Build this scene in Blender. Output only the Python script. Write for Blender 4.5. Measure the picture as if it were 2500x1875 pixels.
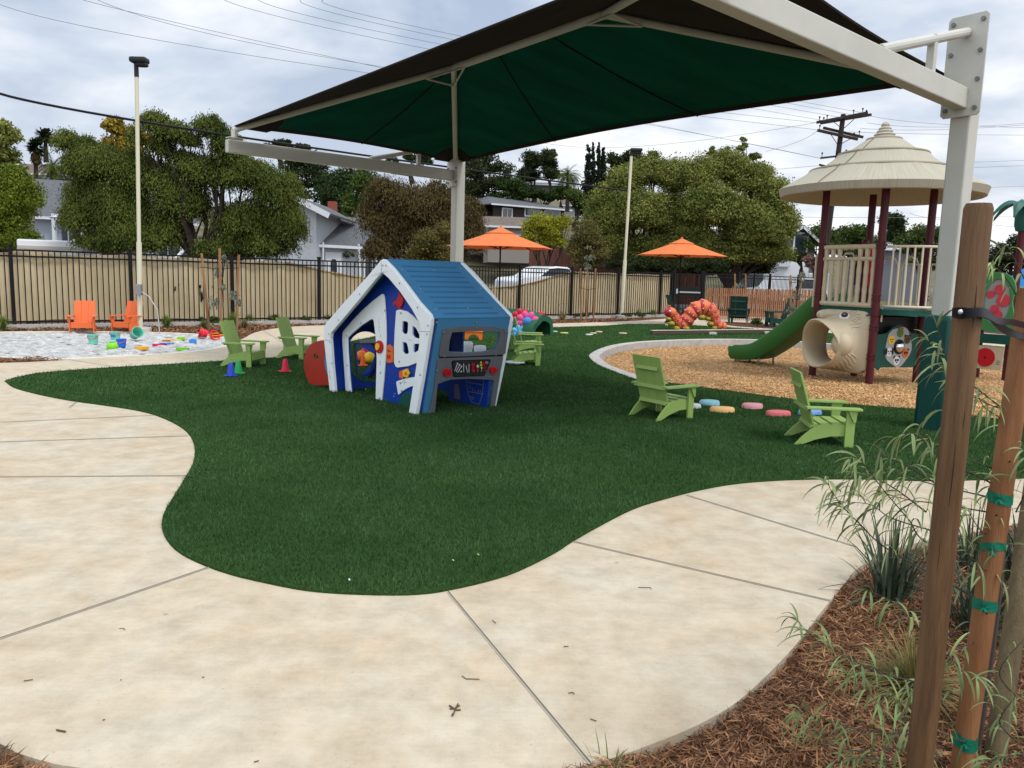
import bpy, math, random
import numpy as np
from mathutils import Vector, Matrix
from mathutils.geometry import tessellate_polygon
random.seed(7); rng = np.random.default_rng(11)
R_ = math.radians
for o in list(bpy.data.objects): bpy.data.objects.remove(o)
S = bpy.context.scene
COL = S.collection

# ------------------------------------------------------------ camera
FPX = 1930.0; EYE = 1.5; PITCH = R_(7.83); ROLL = R_(1.6)
R0 = Vector((1,0,0)); U0 = Vector((0, math.sin(PITCH), math.cos(PITCH))); FW = Vector((0, math.cos(PITCH), -math.sin(PITCH)))
CU = U0*math.cos(ROLL) - R0*math.sin(ROLL); CR = R0*math.cos(ROLL) + U0*math.sin(ROLL)
CAM = Vector((0,0,EYE))
cd = bpy.data.cameras.new('camera'); cam = bpy.data.objects.new('camera', cd); COL.objects.link(cam)
cam.matrix_world = Matrix(((CR.x,CU.x,-FW.x,0),(CR.y,CU.y,-FW.y,0),(CR.z,CU.z,-FW.z,EYE),(0,0,0,1)))
cd.sensor_width = 36; cd.lens = 36*FPX/2500; cd.clip_end = 3000; cd.clip_start = 0.05
S.camera = cam
# measurements taken from the photograph (2500 x 1875) -> points of the place
def ray(px, py): return FW + CR*((px-1250)/FPX) + CU*((937.5-py)/FPX)
def G(px, py, z=0.0):
    v = ray(px, py); t = (z-EYE)/v.z; return Vector((v.x*t, v.y*t, z))
def at(px, py, Y):
    v = ray(px, py); t = Y/v.y; return CAM + v*t

# ------------------------------------------------------------ world, sun, exposure
SUN_EL, SUN_AZ = 58, 128       # azimuth measured from +Y towards +X
w = bpy.data.worlds.new('World'); S.world = w; w.use_nodes = True
nt = w.node_tree; N = nt.nodes; L = nt.links; N.clear()
out = N.new('ShaderNodeOutputWorld'); bg = N.new('ShaderNodeBackground'); bg2 = N.new('ShaderNodeBackground')
sky = N.new('ShaderNodeTexSky'); sky.sky_type = 'NISHITA'; sky.sun_disc = False
sky.sun_elevation = R_(SUN_EL); sky.sun_rotation = R_(SUN_AZ); sky.air_density = 1.3; sky.dust_density = 3
L.new(sky.outputs[0], bg.inputs[0]); bg.inputs[1].default_value = 0.10
tc = N.new('ShaderNodeTexCoord'); sep = N.new('ShaderNodeSeparateXYZ'); L.new(tc.outputs['Generated'], sep.inputs[0])
# project the direction onto a flat cloud deck so that clouds flatten towards the horizon
mx = N.new('ShaderNodeMath'); mx.operation = 'MAXIMUM'; L.new(sep.outputs[2], mx.inputs[0]); mx.inputs[1].default_value = 0.0
ad = N.new('ShaderNodeMath'); ad.operation = 'ADD'; L.new(mx.outputs[0], ad.inputs[0]); ad.inputs[1].default_value = 0.22
dx = N.new('ShaderNodeMath'); dx.operation = 'DIVIDE'; L.new(sep.outputs[0], dx.inputs[0]); L.new(ad.outputs[0], dx.inputs[1])
dy = N.new('ShaderNodeMath'); dy.operation = 'DIVIDE'; L.new(sep.outputs[1], dy.inputs[0]); L.new(ad.outputs[0], dy.inputs[1])
cb = N.new('ShaderNodeCombineXYZ'); L.new(dx.outputs[0], cb.inputs[0]); L.new(dy.outputs[0], cb.inputs[1]); cb.inputs[2].default_value = 3.7
n1 = N.new('ShaderNodeTexNoise'); L.new(cb.outputs[0], n1.inputs['Vector']); n1.inputs['Scale'].default_value = 1.15; n1.inputs['Detail'].default_value = 7; n1.inputs['Roughness'].default_value = 0.52; n1.inputs['Distortion'].default_value = 0.35
n2 = N.new('ShaderNodeTexNoise'); L.new(cb.outputs[0], n2.inputs['Vector']); n2.inputs['Scale'].default_value = 3.1; n2.inputs['Detail'].default_value = 6
mm = N.new('ShaderNodeMath'); mm.operation = 'MULTIPLY_ADD'; L.new(n2.outputs[0], mm.inputs[0]); mm.inputs[1].default_value = 0.35; L.new(n1.outputs[0], mm.inputs[2])
rp = N.new('ShaderNodeValToRGB'); L.new(mm.outputs[0], rp.inputs[0])
cr = rp.color_ramp; cr.elements[0].position = 0.54; cr.elements[0].color = (0.38,0.46,0.60,1)
cr.elements[1].position = 0.82; cr.elements[1].color = (0.98,0.98,0.97,1)
e = cr.elements.new(0.63); e.color = (0.53,0.60,0.71,1)
e = cr.elements.new(0.74); e.color = (0.80,0.83,0.88,1)
# brighter, whiter clouds low in the sky
hz = N.new('ShaderNodeMapRange'); L.new(sep.outputs[2], hz.inputs[0]); hz.inputs[1].default_value = 0.0; hz.inputs[2].default_value = 0.30; hz.inputs[3].default_value = 0.32; hz.inputs[4].default_value = 0.0
mxr = N.new('ShaderNodeMixRGB'); L.new(hz.outputs[0], mxr.inputs[0]); L.new(rp.outputs[0], mxr.inputs[1]); mxr.inputs[2].default_value = (0.96,0.965,0.965,1)
L.new(mxr.outputs[0], bg2.inputs[0])
# an overcast sky is brighter overhead and on the sun's side (behind the viewer)
zb = N.new('ShaderNodeMapRange'); L.new(sep.outputs[2], zb.inputs[0]); zb.inputs[1].default_value = 0.40; zb.inputs[2].default_value = 0.95; zb.inputs[3].default_value = 0.0; zb.inputs[4].default_value = 0.9
yb = N.new('ShaderNodeMapRange'); L.new(sep.outputs[1], yb.inputs[0]); yb.inputs[1].default_value = 0.25; yb.inputs[2].default_value = -0.8; yb.inputs[3].default_value = 0.0; yb.inputs[4].default_value = 1.0
sb = N.new('ShaderNodeMath'); sb.operation = 'ADD'; L.new(zb.outputs[0], sb.inputs[0]); L.new(yb.outputs[0], sb.inputs[1])
sc_ = N.new('ShaderNodeMath'); sc_.operation = 'MULTIPLY_ADD'; L.new(sb.outputs[0], sc_.inputs[0]); sc_.inputs[1].default_value = 0.68; sc_.inputs[2].default_value = 1.06
L.new(sc_.outputs[0], bg2.inputs[1])
mix = N.new('ShaderNodeMixShader'); mix.inputs[0].default_value = 0.93
L.new(bg.outputs[0], mix.inputs[1]); L.new(bg2.outputs[0], mix.inputs[2]); L.new(mix.outputs[0], out.inputs[0])
sd = bpy.data.lights.new('sun', 'SUN'); sun = bpy.data.objects.new('sun', sd); COL.objects.link(sun)
sd.energy = 1.8; sd.angle = R_(16); sd.color = (1.0, 0.955, 0.88)
sdir = Vector((math.sin(R_(SUN_AZ))*math.cos(R_(SUN_EL)), math.cos(R_(SUN_AZ))*math.cos(R_(SUN_EL)), math.sin(R_(SUN_EL))))
sun.rotation_euler = sdir.to_track_quat('Z','Y').to_euler(); sun.location = (0,0,30)
S.view_settings.view_transform = 'Standard'; S.view_settings.look = 'None'; S.view_settings.exposure = 0.22; S.view_settings.gamma = 1.0
S.render.engine = 'CYCLES'

# ------------------------------------------------------------ materials
MATS = {}
def mat(name, col, rough=0.6, var=0.0, vscale=8.0, bump=0.0, bscale=60.0, metal=0.0, spec=0.22, trans=0.0, col2=None, detail=4, streak=None, island=0.0, coat=0.0, alpha=1.0, bdist=0.01):
    if name in MATS: return MATS[name]
    m = bpy.data.materials.new(name); m.use_nodes = True; t = m.node_tree; n = t.nodes; l = t.links
    p = n['Principled BSDF']; p.inputs['Roughness'].default_value = rough; p.inputs['Metallic'].default_value = metal
    p.inputs['Specular IOR Level'].default_value = spec; p.inputs['Base Color'].default_value = (*col, 1)
    if coat: p.inputs['Coat Weight'].default_value = coat
    if alpha < 1: p.inputs['Alpha'].default_value = alpha
    tcn = n.new('ShaderNodeTexCoord'); mp = n.new('ShaderNodeMapping'); l.new(tcn.outputs['Object'], mp.inputs[0])
    if streak: mp.inputs['Scale'].default_value = streak
    last = None
    if var or col2:
        no = n.new('ShaderNodeTexNoise'); l.new(mp.outputs[0], no.inputs['Vector']); no.inputs['Scale'].default_value = vscale; no.inputs['Detail'].default_value = detail; no.inputs['Roughness'].default_value = 0.6
        r = n.new('ShaderNodeValToRGB'); l.new(no.outputs[0], r.inputs[0])
        c2 = col2 or tuple(min(1, c*(1+var)) for c in col); c1 = col if col2 else tuple(c*(1-var) for c in col)
        r.color_ramp.elements[0].position = 0.33; r.color_ramp.elements[0].color = (*c1,1)
        r.color_ramp.elements[1].position = 0.67; r.color_ramp.elements[1].color = (*c2,1)
        last = r.outputs[0]
    if island:
        g = n.new('ShaderNodeNewGeometry'); mr = n.new('ShaderNodeMapRange'); l.new(g.outputs['Random Per Island'], mr.inputs[0])
        mr.inputs[3].default_value = 1-island; mr.inputs[4].default_value = 1+island
        mu = n.new('ShaderNodeVectorMath'); mu.operation = 'SCALE'
        if last: l.new(last, mu.inputs[0])
        else: mu.inputs[0].default_value = col
        l.new(mr.outputs[0], mu.inputs['Scale']); last = mu.outputs[0]
    if last: l.new(last, p.inputs['Base Color'])
    if bump:
        nb = n.new('ShaderNodeTexNoise'); l.new(mp.outputs[0], nb.inputs['Vector']); nb.inputs['Scale'].default_value = bscale; nb.inputs['Detail'].default_value = 5
        b = n.new('ShaderNodeBump'); l.new(nb.outputs[0], b.inputs['Height']); b.inputs['Strength'].default_value = bump; b.inputs['Distance'].default_value = bdist
        l.new(b.outputs[0], p.inputs['Normal'])
    if trans:
        tr = n.new('ShaderNodeBsdfTranslucent'); ms = n.new('ShaderNodeMixShader'); ms.inputs[0].default_value = trans
        if last: l.new(last, tr.inputs[0])
        else: tr.inputs[0].default_value = (*col,1)
        l.new(p.outputs[0], ms.inputs[1]); l.new(tr.outputs[0], ms.inputs[2]); l.new(ms.outputs[0], n['Material Output'].inputs[0])
    MATS[name] = m
    return m
def plastic(name, col, rough=0.42): return mat(name, col, rough, var=0.06, vscale=3, bump=0.04, bscale=180)

# ------------------------------------------------------------ mesh building
def frame_of(d):
    d = Vector(d).normalized(); a = Vector((0,0,1)) if abs(d.z) < 0.95 else Vector((1,0,0))
    x = d.cross(a).normalized(); y = d.cross(x).normalized(); return x, y, d
class MB:
    def __init__(s): s.v = []; s.f = []; s.mi = []; s.cur = 0
    def add(s, vs, fs):
        b = len(s.v); s.v += [tuple(p) for p in vs]
        for f in fs: s.f.append(tuple(b+i for i in f)); s.mi.append(s.cur)
        return s
    def box(s, c, d, rz=0, M=None):
        cx,cy,cz = c; hx,hy,hz = d[0]/2,d[1]/2,d[2]/2
        vs = [Vector((x,y,z)) for x in (-hx,hx) for y in (-hy,hy) for z in (-hz,hz)]
        m = M if M is not None else Matrix.Rotation(rz,3,'Z')
        vs = [m@v + Vector(c) for v in vs]
        return s.add(vs, [(0,1,3,2),(4,6,7,5),(0,4,5,1),(2,3,7,6),(0,2,6,4),(1,5,7,3)])
    def bar(s, p0, p1, w, h, up=(0,0,1)):
        p0=Vector(p0); p1=Vector(p1); d=(p1-p0).normalized(); u=Vector(up); x=d.cross(u)
        if x.length<1e-4: x=d.cross(Vector((1,0,0)))
        x.normalize(); y=x.cross(d).normalized()
        vs=[]
        for p in (p0,p1):
            for a,b in ((-1,-1),(1,-1),(1,1),(-1,1)): vs.append(p+x*(a*w/2)+y*(b*h/2))
        return s.add(vs, [(3,2,1,0),(4,5,6,7),(0,1,5,4),(1,2,6,5),(2,3,7,6),(3,0,4,7)])
    def tube(s, pts, rad, n=8, cap=True):
        pts=[Vector(p) for p in pts]
        if not hasattr(rad,'__len__'): rad=[rad]*len(pts)
        vs=[]; fs=[]; px=None
        for i,p in enumerate(pts):
            if i==0: d=pts[1]-p
            elif i==len(pts)-1: d=p-pts[i-1]
            else: d=(pts[i+1]-pts[i-1])
            d.normalize()
            if px is None: x,y,_=frame_of(d)
            else:
                x=px-d*px.dot(d)
                if x.length<1e-5: x,y,_=frame_of(d)
                x.normalize(); y=d.cross(x)
            px=x
            for k in range(n):
                a=2*math.pi*k/n; vs.append(p+(x*math.cos(a)+y*math.sin(a))*rad[i])
        for i in range(len(pts)-1):
            for k in range(n):
                a=i*n+k; b=i*n+(k+1)%n; fs.append((a,b,b+n,a+n))
        if cap: fs.append(tuple(range(n))[::-1]); fs.append(tuple((len(pts)-1)*n+k for k in range(n)))
        return s.add(vs, fs)
    def cyl(s, p0, p1, r, r1=None, n=16): return s.tube([p0,p1],[r, r if r1 is None else r1], n)
    def ball(s, c, r, n=12, m=8, M=None):
        if not hasattr(r,'__len__'): r=(r,r,r)
        vs=[(0,0,1)]; fs=[]
        for j in range(1,m):
            t=math.pi*j/m
            for i in range(n):
                a=2*math.pi*i/n; vs.append((math.sin(t)*math.cos(a),math.sin(t)*math.sin(a),math.cos(t)))
        vs.append((0,0,-1)); e=len(vs)-1
        for i in range(n): fs.append((0,1+i,1+(i+1)%n)); fs.append((e,e-n+(i+1)%n,e-n+i))
        for j in range(m-2):
            for i in range(n):
                a=1+j*n+i; b=1+j*n+(i+1)%n; fs.append((a,a+n,b+n,b))
        vs=[Vector((v[0]*r[0],v[1]*r[1],v[2]*r[2])) for v in vs]
        if M is not None: vs=[M@v for v in vs]
        return s.add([v+Vector(c) for v in vs], fs)
    def lathe(s, prof, n=24, c=(0,0,0), M=None, cap=True):
        vs=[]; fs=[]
        for r,z in prof:
            for k in range(n):
                a=2*math.pi*k/n; v=Vector((r*math.cos(a),r*math.sin(a),z)); v = (M@v) if M is not None else v; vs.append(v+Vector(c))
        for i in range(len(prof)-1):
            for k in range(n):
                a=i*n+k; b=i*n+(k+1)%n; fs.append((a,b,b+n,a+n))
        if cap:
            if prof[0][0]>1e-4: fs.append(tuple(range(n))[::-1])
            if prof[-1][0]>1e-4: fs.append(tuple((len(prof)-1)*n+k for k in range(n)))
        return s.add(vs, fs)
    # flat plate with holes: outline and holes are 2-D points (u, w) on the plane o + u*X + w*Z, given thickness along Nn
    def plate(s, outer, holes, o, X, Z, Nn, th, off=0.0):
        o=Vector(o); X=Vector(X); Z=Vector(Z); Nn=Vector(Nn)
        loops=[outer]+list(holes); lp=[[Vector((p[0],p[1],0)) for p in q] for q in loops]
        tris=tessellate_polygon(lp); flat=[p for q in lp for p in q]; k=len(flat)
        P=[o+X*p.x+Z*p.y for p in flat]
        vs=[p+Nn*(off+th) for p in P]+[p+Nn*off for p in P]; fs=[]
        up = X.cross(Z).dot(Nn) > 0
        for t in tris:
            a,b,c=t; A=flat[b]-flat[a]; B=flat[c]-flat[a]; ccw=(A.x*B.y-A.y*B.x)>0
            if ccw!=up: a,b,c=a,c,b
            fs.append((a,b,c)); fs.append((c+k,b+k,a+k))
        i=0
        for q in lp:
            m=len(q)
            for j in range(m): a=i+j; b=i+(j+1)%m; fs.append((a,a+k,b+k,b))
            i+=m
        return s.add(vs, fs)
    def arr(s): return np.array(s.v)
def big(name, V, F, m):
    me=bpy.data.meshes.new(name); V=np.asarray(V,dtype=np.float32); F=np.asarray(F,dtype=np.int32); k=F.shape[1]
    me.vertices.add(len(V)); me.vertices.foreach_set('co',V.ravel()); me.loops.add(F.size); me.loops.foreach_set('vertex_index',F.ravel())
    me.polygons.add(len(F)); me.polygons.foreach_set('loop_start',np.arange(0,F.size,k,dtype=np.int32)); me.polygons.foreach_set('loop_total',np.full(len(F),k,dtype=np.int32))
    me.update(calc_edges=True)
    for x in (m if isinstance(m,(list,tuple)) else [m]): me.materials.append(x)
    return me
def mesh_of(name, mb, m, smooth=False):
    me=bpy.data.meshes.new(name); me.from_pydata([tuple(v) for v in mb.v],[],mb.f)
    for x in (m if isinstance(m,(list,tuple)) else [m]): me.materials.append(x)
    if isinstance(m,(list,tuple)): me.polygons.foreach_set('material_index', mb.mi)
    import bmesh
    bm=bmesh.new(); bm.from_mesh(me); bmesh.ops.recalc_face_normals(bm, faces=bm.faces); bm.to_mesh(me); bm.free()
    if smooth:
        me.polygons.foreach_set('use_smooth',[True]*len(me.polygons))
        try: me.set_sharp_from_angle(angle=R_(40 if smooth is True else smooth))
        except Exception: pass
    me.update(); return me
def bevel(o, wd, seg=2):
    b=o.modifiers.new('bevel','BEVEL'); b.width=wd; b.segments=seg; b.limit_method='ANGLE'; b.angle_limit=R_(40); b.harden_normals=False
    return o
def thing(name, label, cat, loc=(0,0,0), rz=0, group=None, sc=1.0):
    o=bpy.data.objects.new(name,None); COL.objects.link(o); o.location=loc; o.rotation_euler=(0,0,rz); o.scale=(sc,)*3
    o.empty_display_size=0.2; o['label']=label; o['category']=cat
    if group: o['group']=group
    return o
def inv_of(o):
    return (Matrix.Translation(o.location)@o.rotation_euler.to_matrix().to_4x4()@Matrix.Diagonal((*o.scale,1))).inverted()
def root_chain_inv(o):
    m=inv_of(o); p=o.parent
    while p: m=m@inv_of(p); p=p.parent
    return m
def part(name, mb, m, parent, world=False, smooth=False, bv=0, label=None):
    if world:
        iv=root_chain_inv(parent); mb.v=[tuple(iv@Vector(v)) for v in mb.v]
    o=bpy.data.objects.new(name, mesh_of(name,mb,m,smooth)); COL.objects.link(o); o.parent=parent
    if bv: bevel(o,bv)
    if label: o['label']=label
    return o
def partbig(name, V, F, m, parent):
    iv=root_chain_inv(parent); A=np.array(iv); V=np.asarray(V)@A[:3,:3].T+A[:3,3]
    o=bpy.data.objects.new(name,big(name,V,F,m)); COL.objects.link(o); o.parent=parent; return o
def solo(name, mb, m, label, cat, group=None, smooth=False, bv=0):
    a=np.array(mb.v); c=Vector(((a[:,0].min()+a[:,0].max())/2,(a[:,1].min()+a[:,1].max())/2,a[:,2].min()))
    mb.v=[tuple(Vector(v)-c) for v in mb.v]
    o=bpy.data.objects.new(name, mesh_of(name,mb,m,smooth)); COL.objects.link(o); o.location=c
    o['label']=label; o['category']=cat
    if group: o['group']=group
    if bv: bevel(o,bv)
    return o
def struct(name, mb, m, kind='structure', smooth=False, parent=None):
    o=bpy.data.objects.new(name, mesh_of(name,mb,m,smooth)); COL.objects.link(o)
    if parent: o.parent=parent
    else: o['kind']=kind
    return o
def structbig(name, V, F, m, kind='structure', label=None, cat=None):
    o=bpy.data.objects.new(name, big(name,V,F,m)); COL.objects.link(o); o['kind']=kind
    if label: o['label']=label; o['category']=cat
    return o
def dup(root, loc, rz=None, label=None, group=None, sc=None, swap=None):
    def cp(o, par):
        c=o.copy(); COL.objects.link(c); c.parent=par
        if swap and c.type=='MESH':
            c.data=swapmesh(c.data, swap)
        for ch in [x for x in kids.get(o.name,[])]: cp(ch,c)
        return c
    kids={}
    for o in bpy.data.objects:
        if o.parent: kids.setdefault(o.parent.name,[]).append(o)
    r=cp(root,None); r.location=loc
    if rz is not None: r.rotation_euler=(0,0,rz)
    if sc is not None: r.scale=(sc,)*3
    if label: r['label']=label
    if group: r['group']=group
    elif group=='' and 'group' in r: del r['group']
    return r
_sw={}
def swapmesh(me, mp):
    key=(me.name, tuple(sorted((a,b.name) for a,b in mp.items())))
    if key not in _sw:
        m=me.copy()
        for i,x in enumerate(m.materials):
            if x and x.name in mp: m.materials[i]=mp[x.name]
        _sw[key]=m
    return _sw[key]
def inpoly(P, poly):
    x=P[:,0]; y=P[:,1]; c=np.zeros(len(P),bool); n=len(poly)
    for i in range(n):
        x0,y0=poly[i][0],poly[i][1]; x1,y1=poly[(i+1)%n][0],poly[(i+1)%n][1]
        if y0==y1: continue
        k=((y0>y)!=(y1>y)); xi=(x1-x0)*(y-y0)/(y1-y0)+x0; c^=k&(x<xi)
    return c
def smooth_line(pts, n=4, closed=False):
    P=[Vector(p) for p in pts]; m=len(P); out=[]
    rng_=range(m) if closed else range(m-1)
    for i in rng_:
        p0=P[(i-1)%m] if (closed or i>0) else P[0]; p1=P[i]; p2=P[(i+1)%m]; p3=P[(i+2)%m] if (closed or i<m-2) else P[-1]
        for k in range(n):
            t=k/n; out.append(0.5*((2*p1)+(p2-p0)*t+(2*p0-5*p1+4*p2-p3)*t*t+(3*p1-p0-3*p2+p3)*t**3))
    if not closed: out.append(P[-1])
    return out
# ------------------------------------------------------------ ground, path, lawn, play pit, sand pit
K=2500/2212.0
def gp(L_, z=0.0, k=1.0): return [G(x*k,y*k,z) for x,y in L_]
lawn_front=gp([(12,825),(30,838),(80,852),(150,866),(250,880),(320,893),(370,912),(405,935),(420,965),(418,1000),(400,1035),(375,1075),(355,1110),(350,1140),(362,1170),(390,1197),(440,1222),(500,1243),(580,1262),(660,1277),(740,1284),(850,1287),(920,1284),(970,1276),(1050,1258),(1120,1235),(1200,1195),(1235,1172),(1300,1135),(1370,1100),(1440,1078),(1520,1058),(1600,1045),(1700,1038),(1800,1036),(1900,1037),(2000,1040),(2100,1038),(2160,1037),(2212,1034),(2450,1030)],0,K)
pit_front=gp([(2800,1075),(2600,1045),(2450,1026),(2239,1000),(2100,990.7),(1900,971.7),(1800,958),(1700,945),(1630,935)])
kerb_out=gp([(1630,940),(1590,935),(1553,927.5),(1502,909.4),(1462,893),(1444,879.7),(1438,871.5),(1443,864),(1466,852.5),(1502,842.5),(1558,835.5),(1640,831),(1713,829),(1798,829),(1900,832),(2000,838),(2150,850),(2400,872),(2700,900)])
lawn_back=gp([(2700,866),(2300,836),(2150,823),(2000,812),(1888,806),(1694,794.6),(1625,792),(1529,791.5),(1480,795.5),(1341,800),(1100,806),(950,815),(850,835),(760,860),(690,872),(642,876),(535,882.5),(450,888),(362,893),(226,901),(90,912),(34,923.6),(11,932)])
lawn_front=smooth_line(lawn_front,3); kerb_out=smooth_line(kerb_out,4)
lawn=lawn_front+pit_front+kerb_out+lawn_back
hole=lawn_front+gp([(3000,1100),(3300,1000),(3000,900)])+lawn_back
def flat(poly, holes=(), z=0.0, th=0.0):
    mb=MB(); mb.plate([(p.x,p.y) for p in poly],[[(p.x,p.y) for p in h] for h in holes],(0,0,0),(1,0,0),(0,1,0),(0,0,1),th,z-th); return mb
# terrain far and near
mb=MB(); mb.add([(-700,-40,-0.35),(700,-40,-0.35),(700,900,-0.35),(-700,900,-0.35)],[(0,1,2,3)])
struct('ground', mb, mat('soil',(0.13,0.10,0.07),0.95,var=0.35,vscale=0.6,bump=0.5,bscale=20))
mb=MB(); mb.plate([(-60,-3),(60,-3),(60,60),(-60,60)],[[(p.x,p.y) for p in hole]],(0,0,0),(1,0,0),(0,1,0),(0,0,1),0.02,-0.06)
M_mulch=mat('mulch_soil',(0.055,0.024,0.013),0.95,col2=(0.15,0.065,0.036),vscale=34,detail=8,bump=1.0,bscale=70,bdist=0.03)
struct('mulch_bed', mb, M_mulch)
# concrete path
M_conc=mat('concrete',(0.53,0.475,0.385),0.85)
def concrete():
    t=M_conc.node_tree; n=t.nodes; l=t.links; p=n['Principled BSDF']
    tcn=n.new('ShaderNodeTexCoord')
    def noise(sc,det,scale=(1,1,1),ro=0.6):
        mp=n.new('ShaderNodeMapping'); mp.inputs['Scale'].default_value=scale; l.new(tcn.outputs['Object'],mp.inputs[0])
        x=n.new('ShaderNodeTexNoise'); x.inputs['Scale'].default_value=sc; x.inputs['Detail'].default_value=det; x.inputs['Roughness'].default_value=ro; l.new(mp.outputs[0],x.inputs['Vector']); return x
    a=noise(1.5,12,(1,1,1),0.68); r=n.new('ShaderNodeValToRGB'); l.new(a.outputs[0],r.inputs[0])
    r.color_ramp.elements[0].position=0.33; r.color_ramp.elements[0].color=(0.50,0.395,0.275,1)
    r.color_ramp.elements[1].position=0.62; r.color_ramp.elements[1].color=(0.52,0.465,0.365,1)
    e=r.color_ramp.elements.new(0.49); e.color=(0.515,0.44,0.33,1)
    b=noise(5.5,8,(1,1,1),0.7); r2=n.new('ShaderNodeValToRGB'); l.new(b.outputs[0],r2.inputs[0])
    r2.color_ramp.elements[0].position=0.30; r2.color_ramp.elements[0].color=(0.72,0.70,0.66,1); r2.color_ramp.elements[1].position=0.62; r2.color_ramp.elements[1].color=(1.06,1.06,1.05,1)
    m1=n.new('ShaderNodeMixRGB'); m1.blend_type='MULTIPLY'; m1.inputs[0].default_value=0.8; l.new(r.outputs[0],m1.inputs[1]); l.new(r2.outputs[0],m1.inputs[2])
    c=noise(90,3); r3=n.new('ShaderNodeValToRGB'); l.new(c.outputs[0],r3.inputs[0])
    r3.color_ramp.elements[0].position=0.24; r3.color_ramp.elements[0].color=(0.55,0.5,0.45,1); r3.color_ramp.elements[1].position=0.38; r3.color_ramp.elements[1].color=(1,1,1,1)
    m2=n.new('ShaderNodeMixRGB'); m2.blend_type='MULTIPLY'; m2.inputs[0].default_value=0.7; l.new(m1.outputs[0],m2.inputs[1]); l.new(r3.outputs[0],m2.inputs[2])
    g=noise(22,6,(0.18,2.6,1),0.7); r4=n.new('ShaderNodeValToRGB'); l.new(g.outputs[0],r4.inputs[0])
    r4.color_ramp.elements[0].position=0.34; r4.color_ramp.elements[0].color=(0.84,0.82,0.78,1); r4.color_ramp.elements[1].position=0.55; r4.color_ramp.elements[1].color=(1.02,1.02,1.02,1)
    m3=n.new('ShaderNodeMixRGB'); m3.blend_type='MULTIPLY'; m3.inputs[0].default_value=0.22; l.new(m2.outputs[0],m3.inputs[1]); l.new(r4.outputs[0],m3.inputs[2])
    v=n.new('ShaderNodeTexVoronoi'); v.inputs['Scale'].default_value=2.3; v.inputs['Randomness'].default_value=1.0; l.new(tcn.outputs['Object'],v.inputs['Vector'])
    r5=n.new('ShaderNodeValToRGB'); l.new(v.outputs['Distance'],r5.inputs[0]); r5.color_ramp.elements[0].position=0.012; r5.color_ramp.elements[0].color=(0.50,0.42,0.34,1); r5.color_ramp.elements[1].position=0.035; r5.color_ramp.elements[1].color=(1,1,1,1)
    m4=n.new('ShaderNodeMixRGB'); m4.blend_type='MULTIPLY'; m4.inputs[0].default_value=0.7; l.new(m3.outputs[0],m4.inputs[1]); l.new(r5.outputs[0],m4.inputs[2])
    l.new(m4.outputs[0],p.inputs['Base Color'])
    d=noise(12,6,(14,1,1)); bm=n.new('ShaderNodeBump'); bm.inputs['Strength'].default_value=0.35; bm.inputs['Distance'].default_value=0.004; l.new(d.outputs[0],bm.inputs['Height'])
    l.new(bm.outputs[0],p.inputs['Normal'])
concrete()
edge_right=smooth_line(gp([(3000,1215),(2700,1250),(2500,1277),(2373,1300),(2204,1333),(2102,1381),(2068,1418),(2034,1458),(1989,1514),(1950,1565),(1910,1610),(1853,1667),(1786,1723),(1695,1774),(1582,1820),(1503,1848),(1424,1870),(1300,1900),(1100,1930),(800,1945),(500,1930),(217,1878),(145,1867),(90,1853),(36,1835),(0,1815),(-120,1760),(-300,1650)]),3)
edge_left=gp([(-900,1200),(-900,1000),(-500,905),(-200,890),(0,886),(68,884),(165,879)])
sand_low=gp([(165,878),(339,868),(450,861),(520,852),(566,839),(580,832)])
edge_back=smooth_line(gp([(600,823.6),(621,812),(664,803),(717,797),(799,793.7),(900,792),(1000,791),(1200,791),(1336,790),(1498,785.5),(1583,781),(1623,778),(1668,769)]),2)+gp([(1672,762),(1715,762),(1722,770),(1800,772),(1990,779),(2300,803),(2700,840),(3300,880),(3300,950)])
path_poly=edge_right+edge_left+sand_low+edge_back
mb=flat(path_poly,[hole],0.0,0.11)
path=struct('path', mb, M_conc)
# joints in the slabs
M_joint=mat('joint_dark',(0.13,0.115,0.10),0.9)
M_jlip=mat('joint_lip',(0.46,0.41,0.32),0.9)
def joint(a,b,w=0.012,k=K):
    w*=0.62
    p=G(a[0]*k,a[1]*k,0.0); q=G(b[0]*k,b[1]*k,0.0); d=(q-p).normalized(); s_=Vector((-d.y,d.x,0))
    m_=MB(); m_.cur=0; m_.add([p+s_*w*1.5+Vector((0,0,.003)),q+s_*w*1.5+Vector((0,0,.003)),q-s_*w*1.5+Vector((0,0,.003)),p-s_*w*1.5+Vector((0,0,.003))],[(0,1,2,3)])
    m_.cur=1; m_.add([p+s_*w/2+Vector((0,0,.006)),q+s_*w/2+Vector((0,0,.006)),q-s_*w/2+Vector((0,0,.006)),p-s_*w/2+Vector((0,0,.006))],[(0,1,2,3)])
    struct('joint', m_, [M_jlip,M_joint], parent=path)
for a,b in [((-40,1394),(455,1225)),((968,1279),(1277,1652)),((1232,1169),(1795,1299)),((1482,1070),(1850,1182)),((-60,1031),(414,1028)),((-60,957),(405,942)),((-60,915),(345,897)),((150,880),(285,786))]: joint(a,b,0.008)
joint((167,878),(283,896),0.008,1); joint((1341,790.5),(1339,799),0.01,1); joint((640,806),(735,862),0.01,1); joint((1480,786.5),(1500,793),0.01,1); joint((1583,782),(1590,791),0.01,1)
# lawn sheet
M_turf=mat('turf',(0.018,0.046,0.012),0.95,col2=(0.046,0.092,0.028),vscale=70,detail=8,bump=1.0,bscale=160,spec=0.0)
mb=flat(lawn,[],0.012,0.02); struct('lawn', mb, M_turf)
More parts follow.
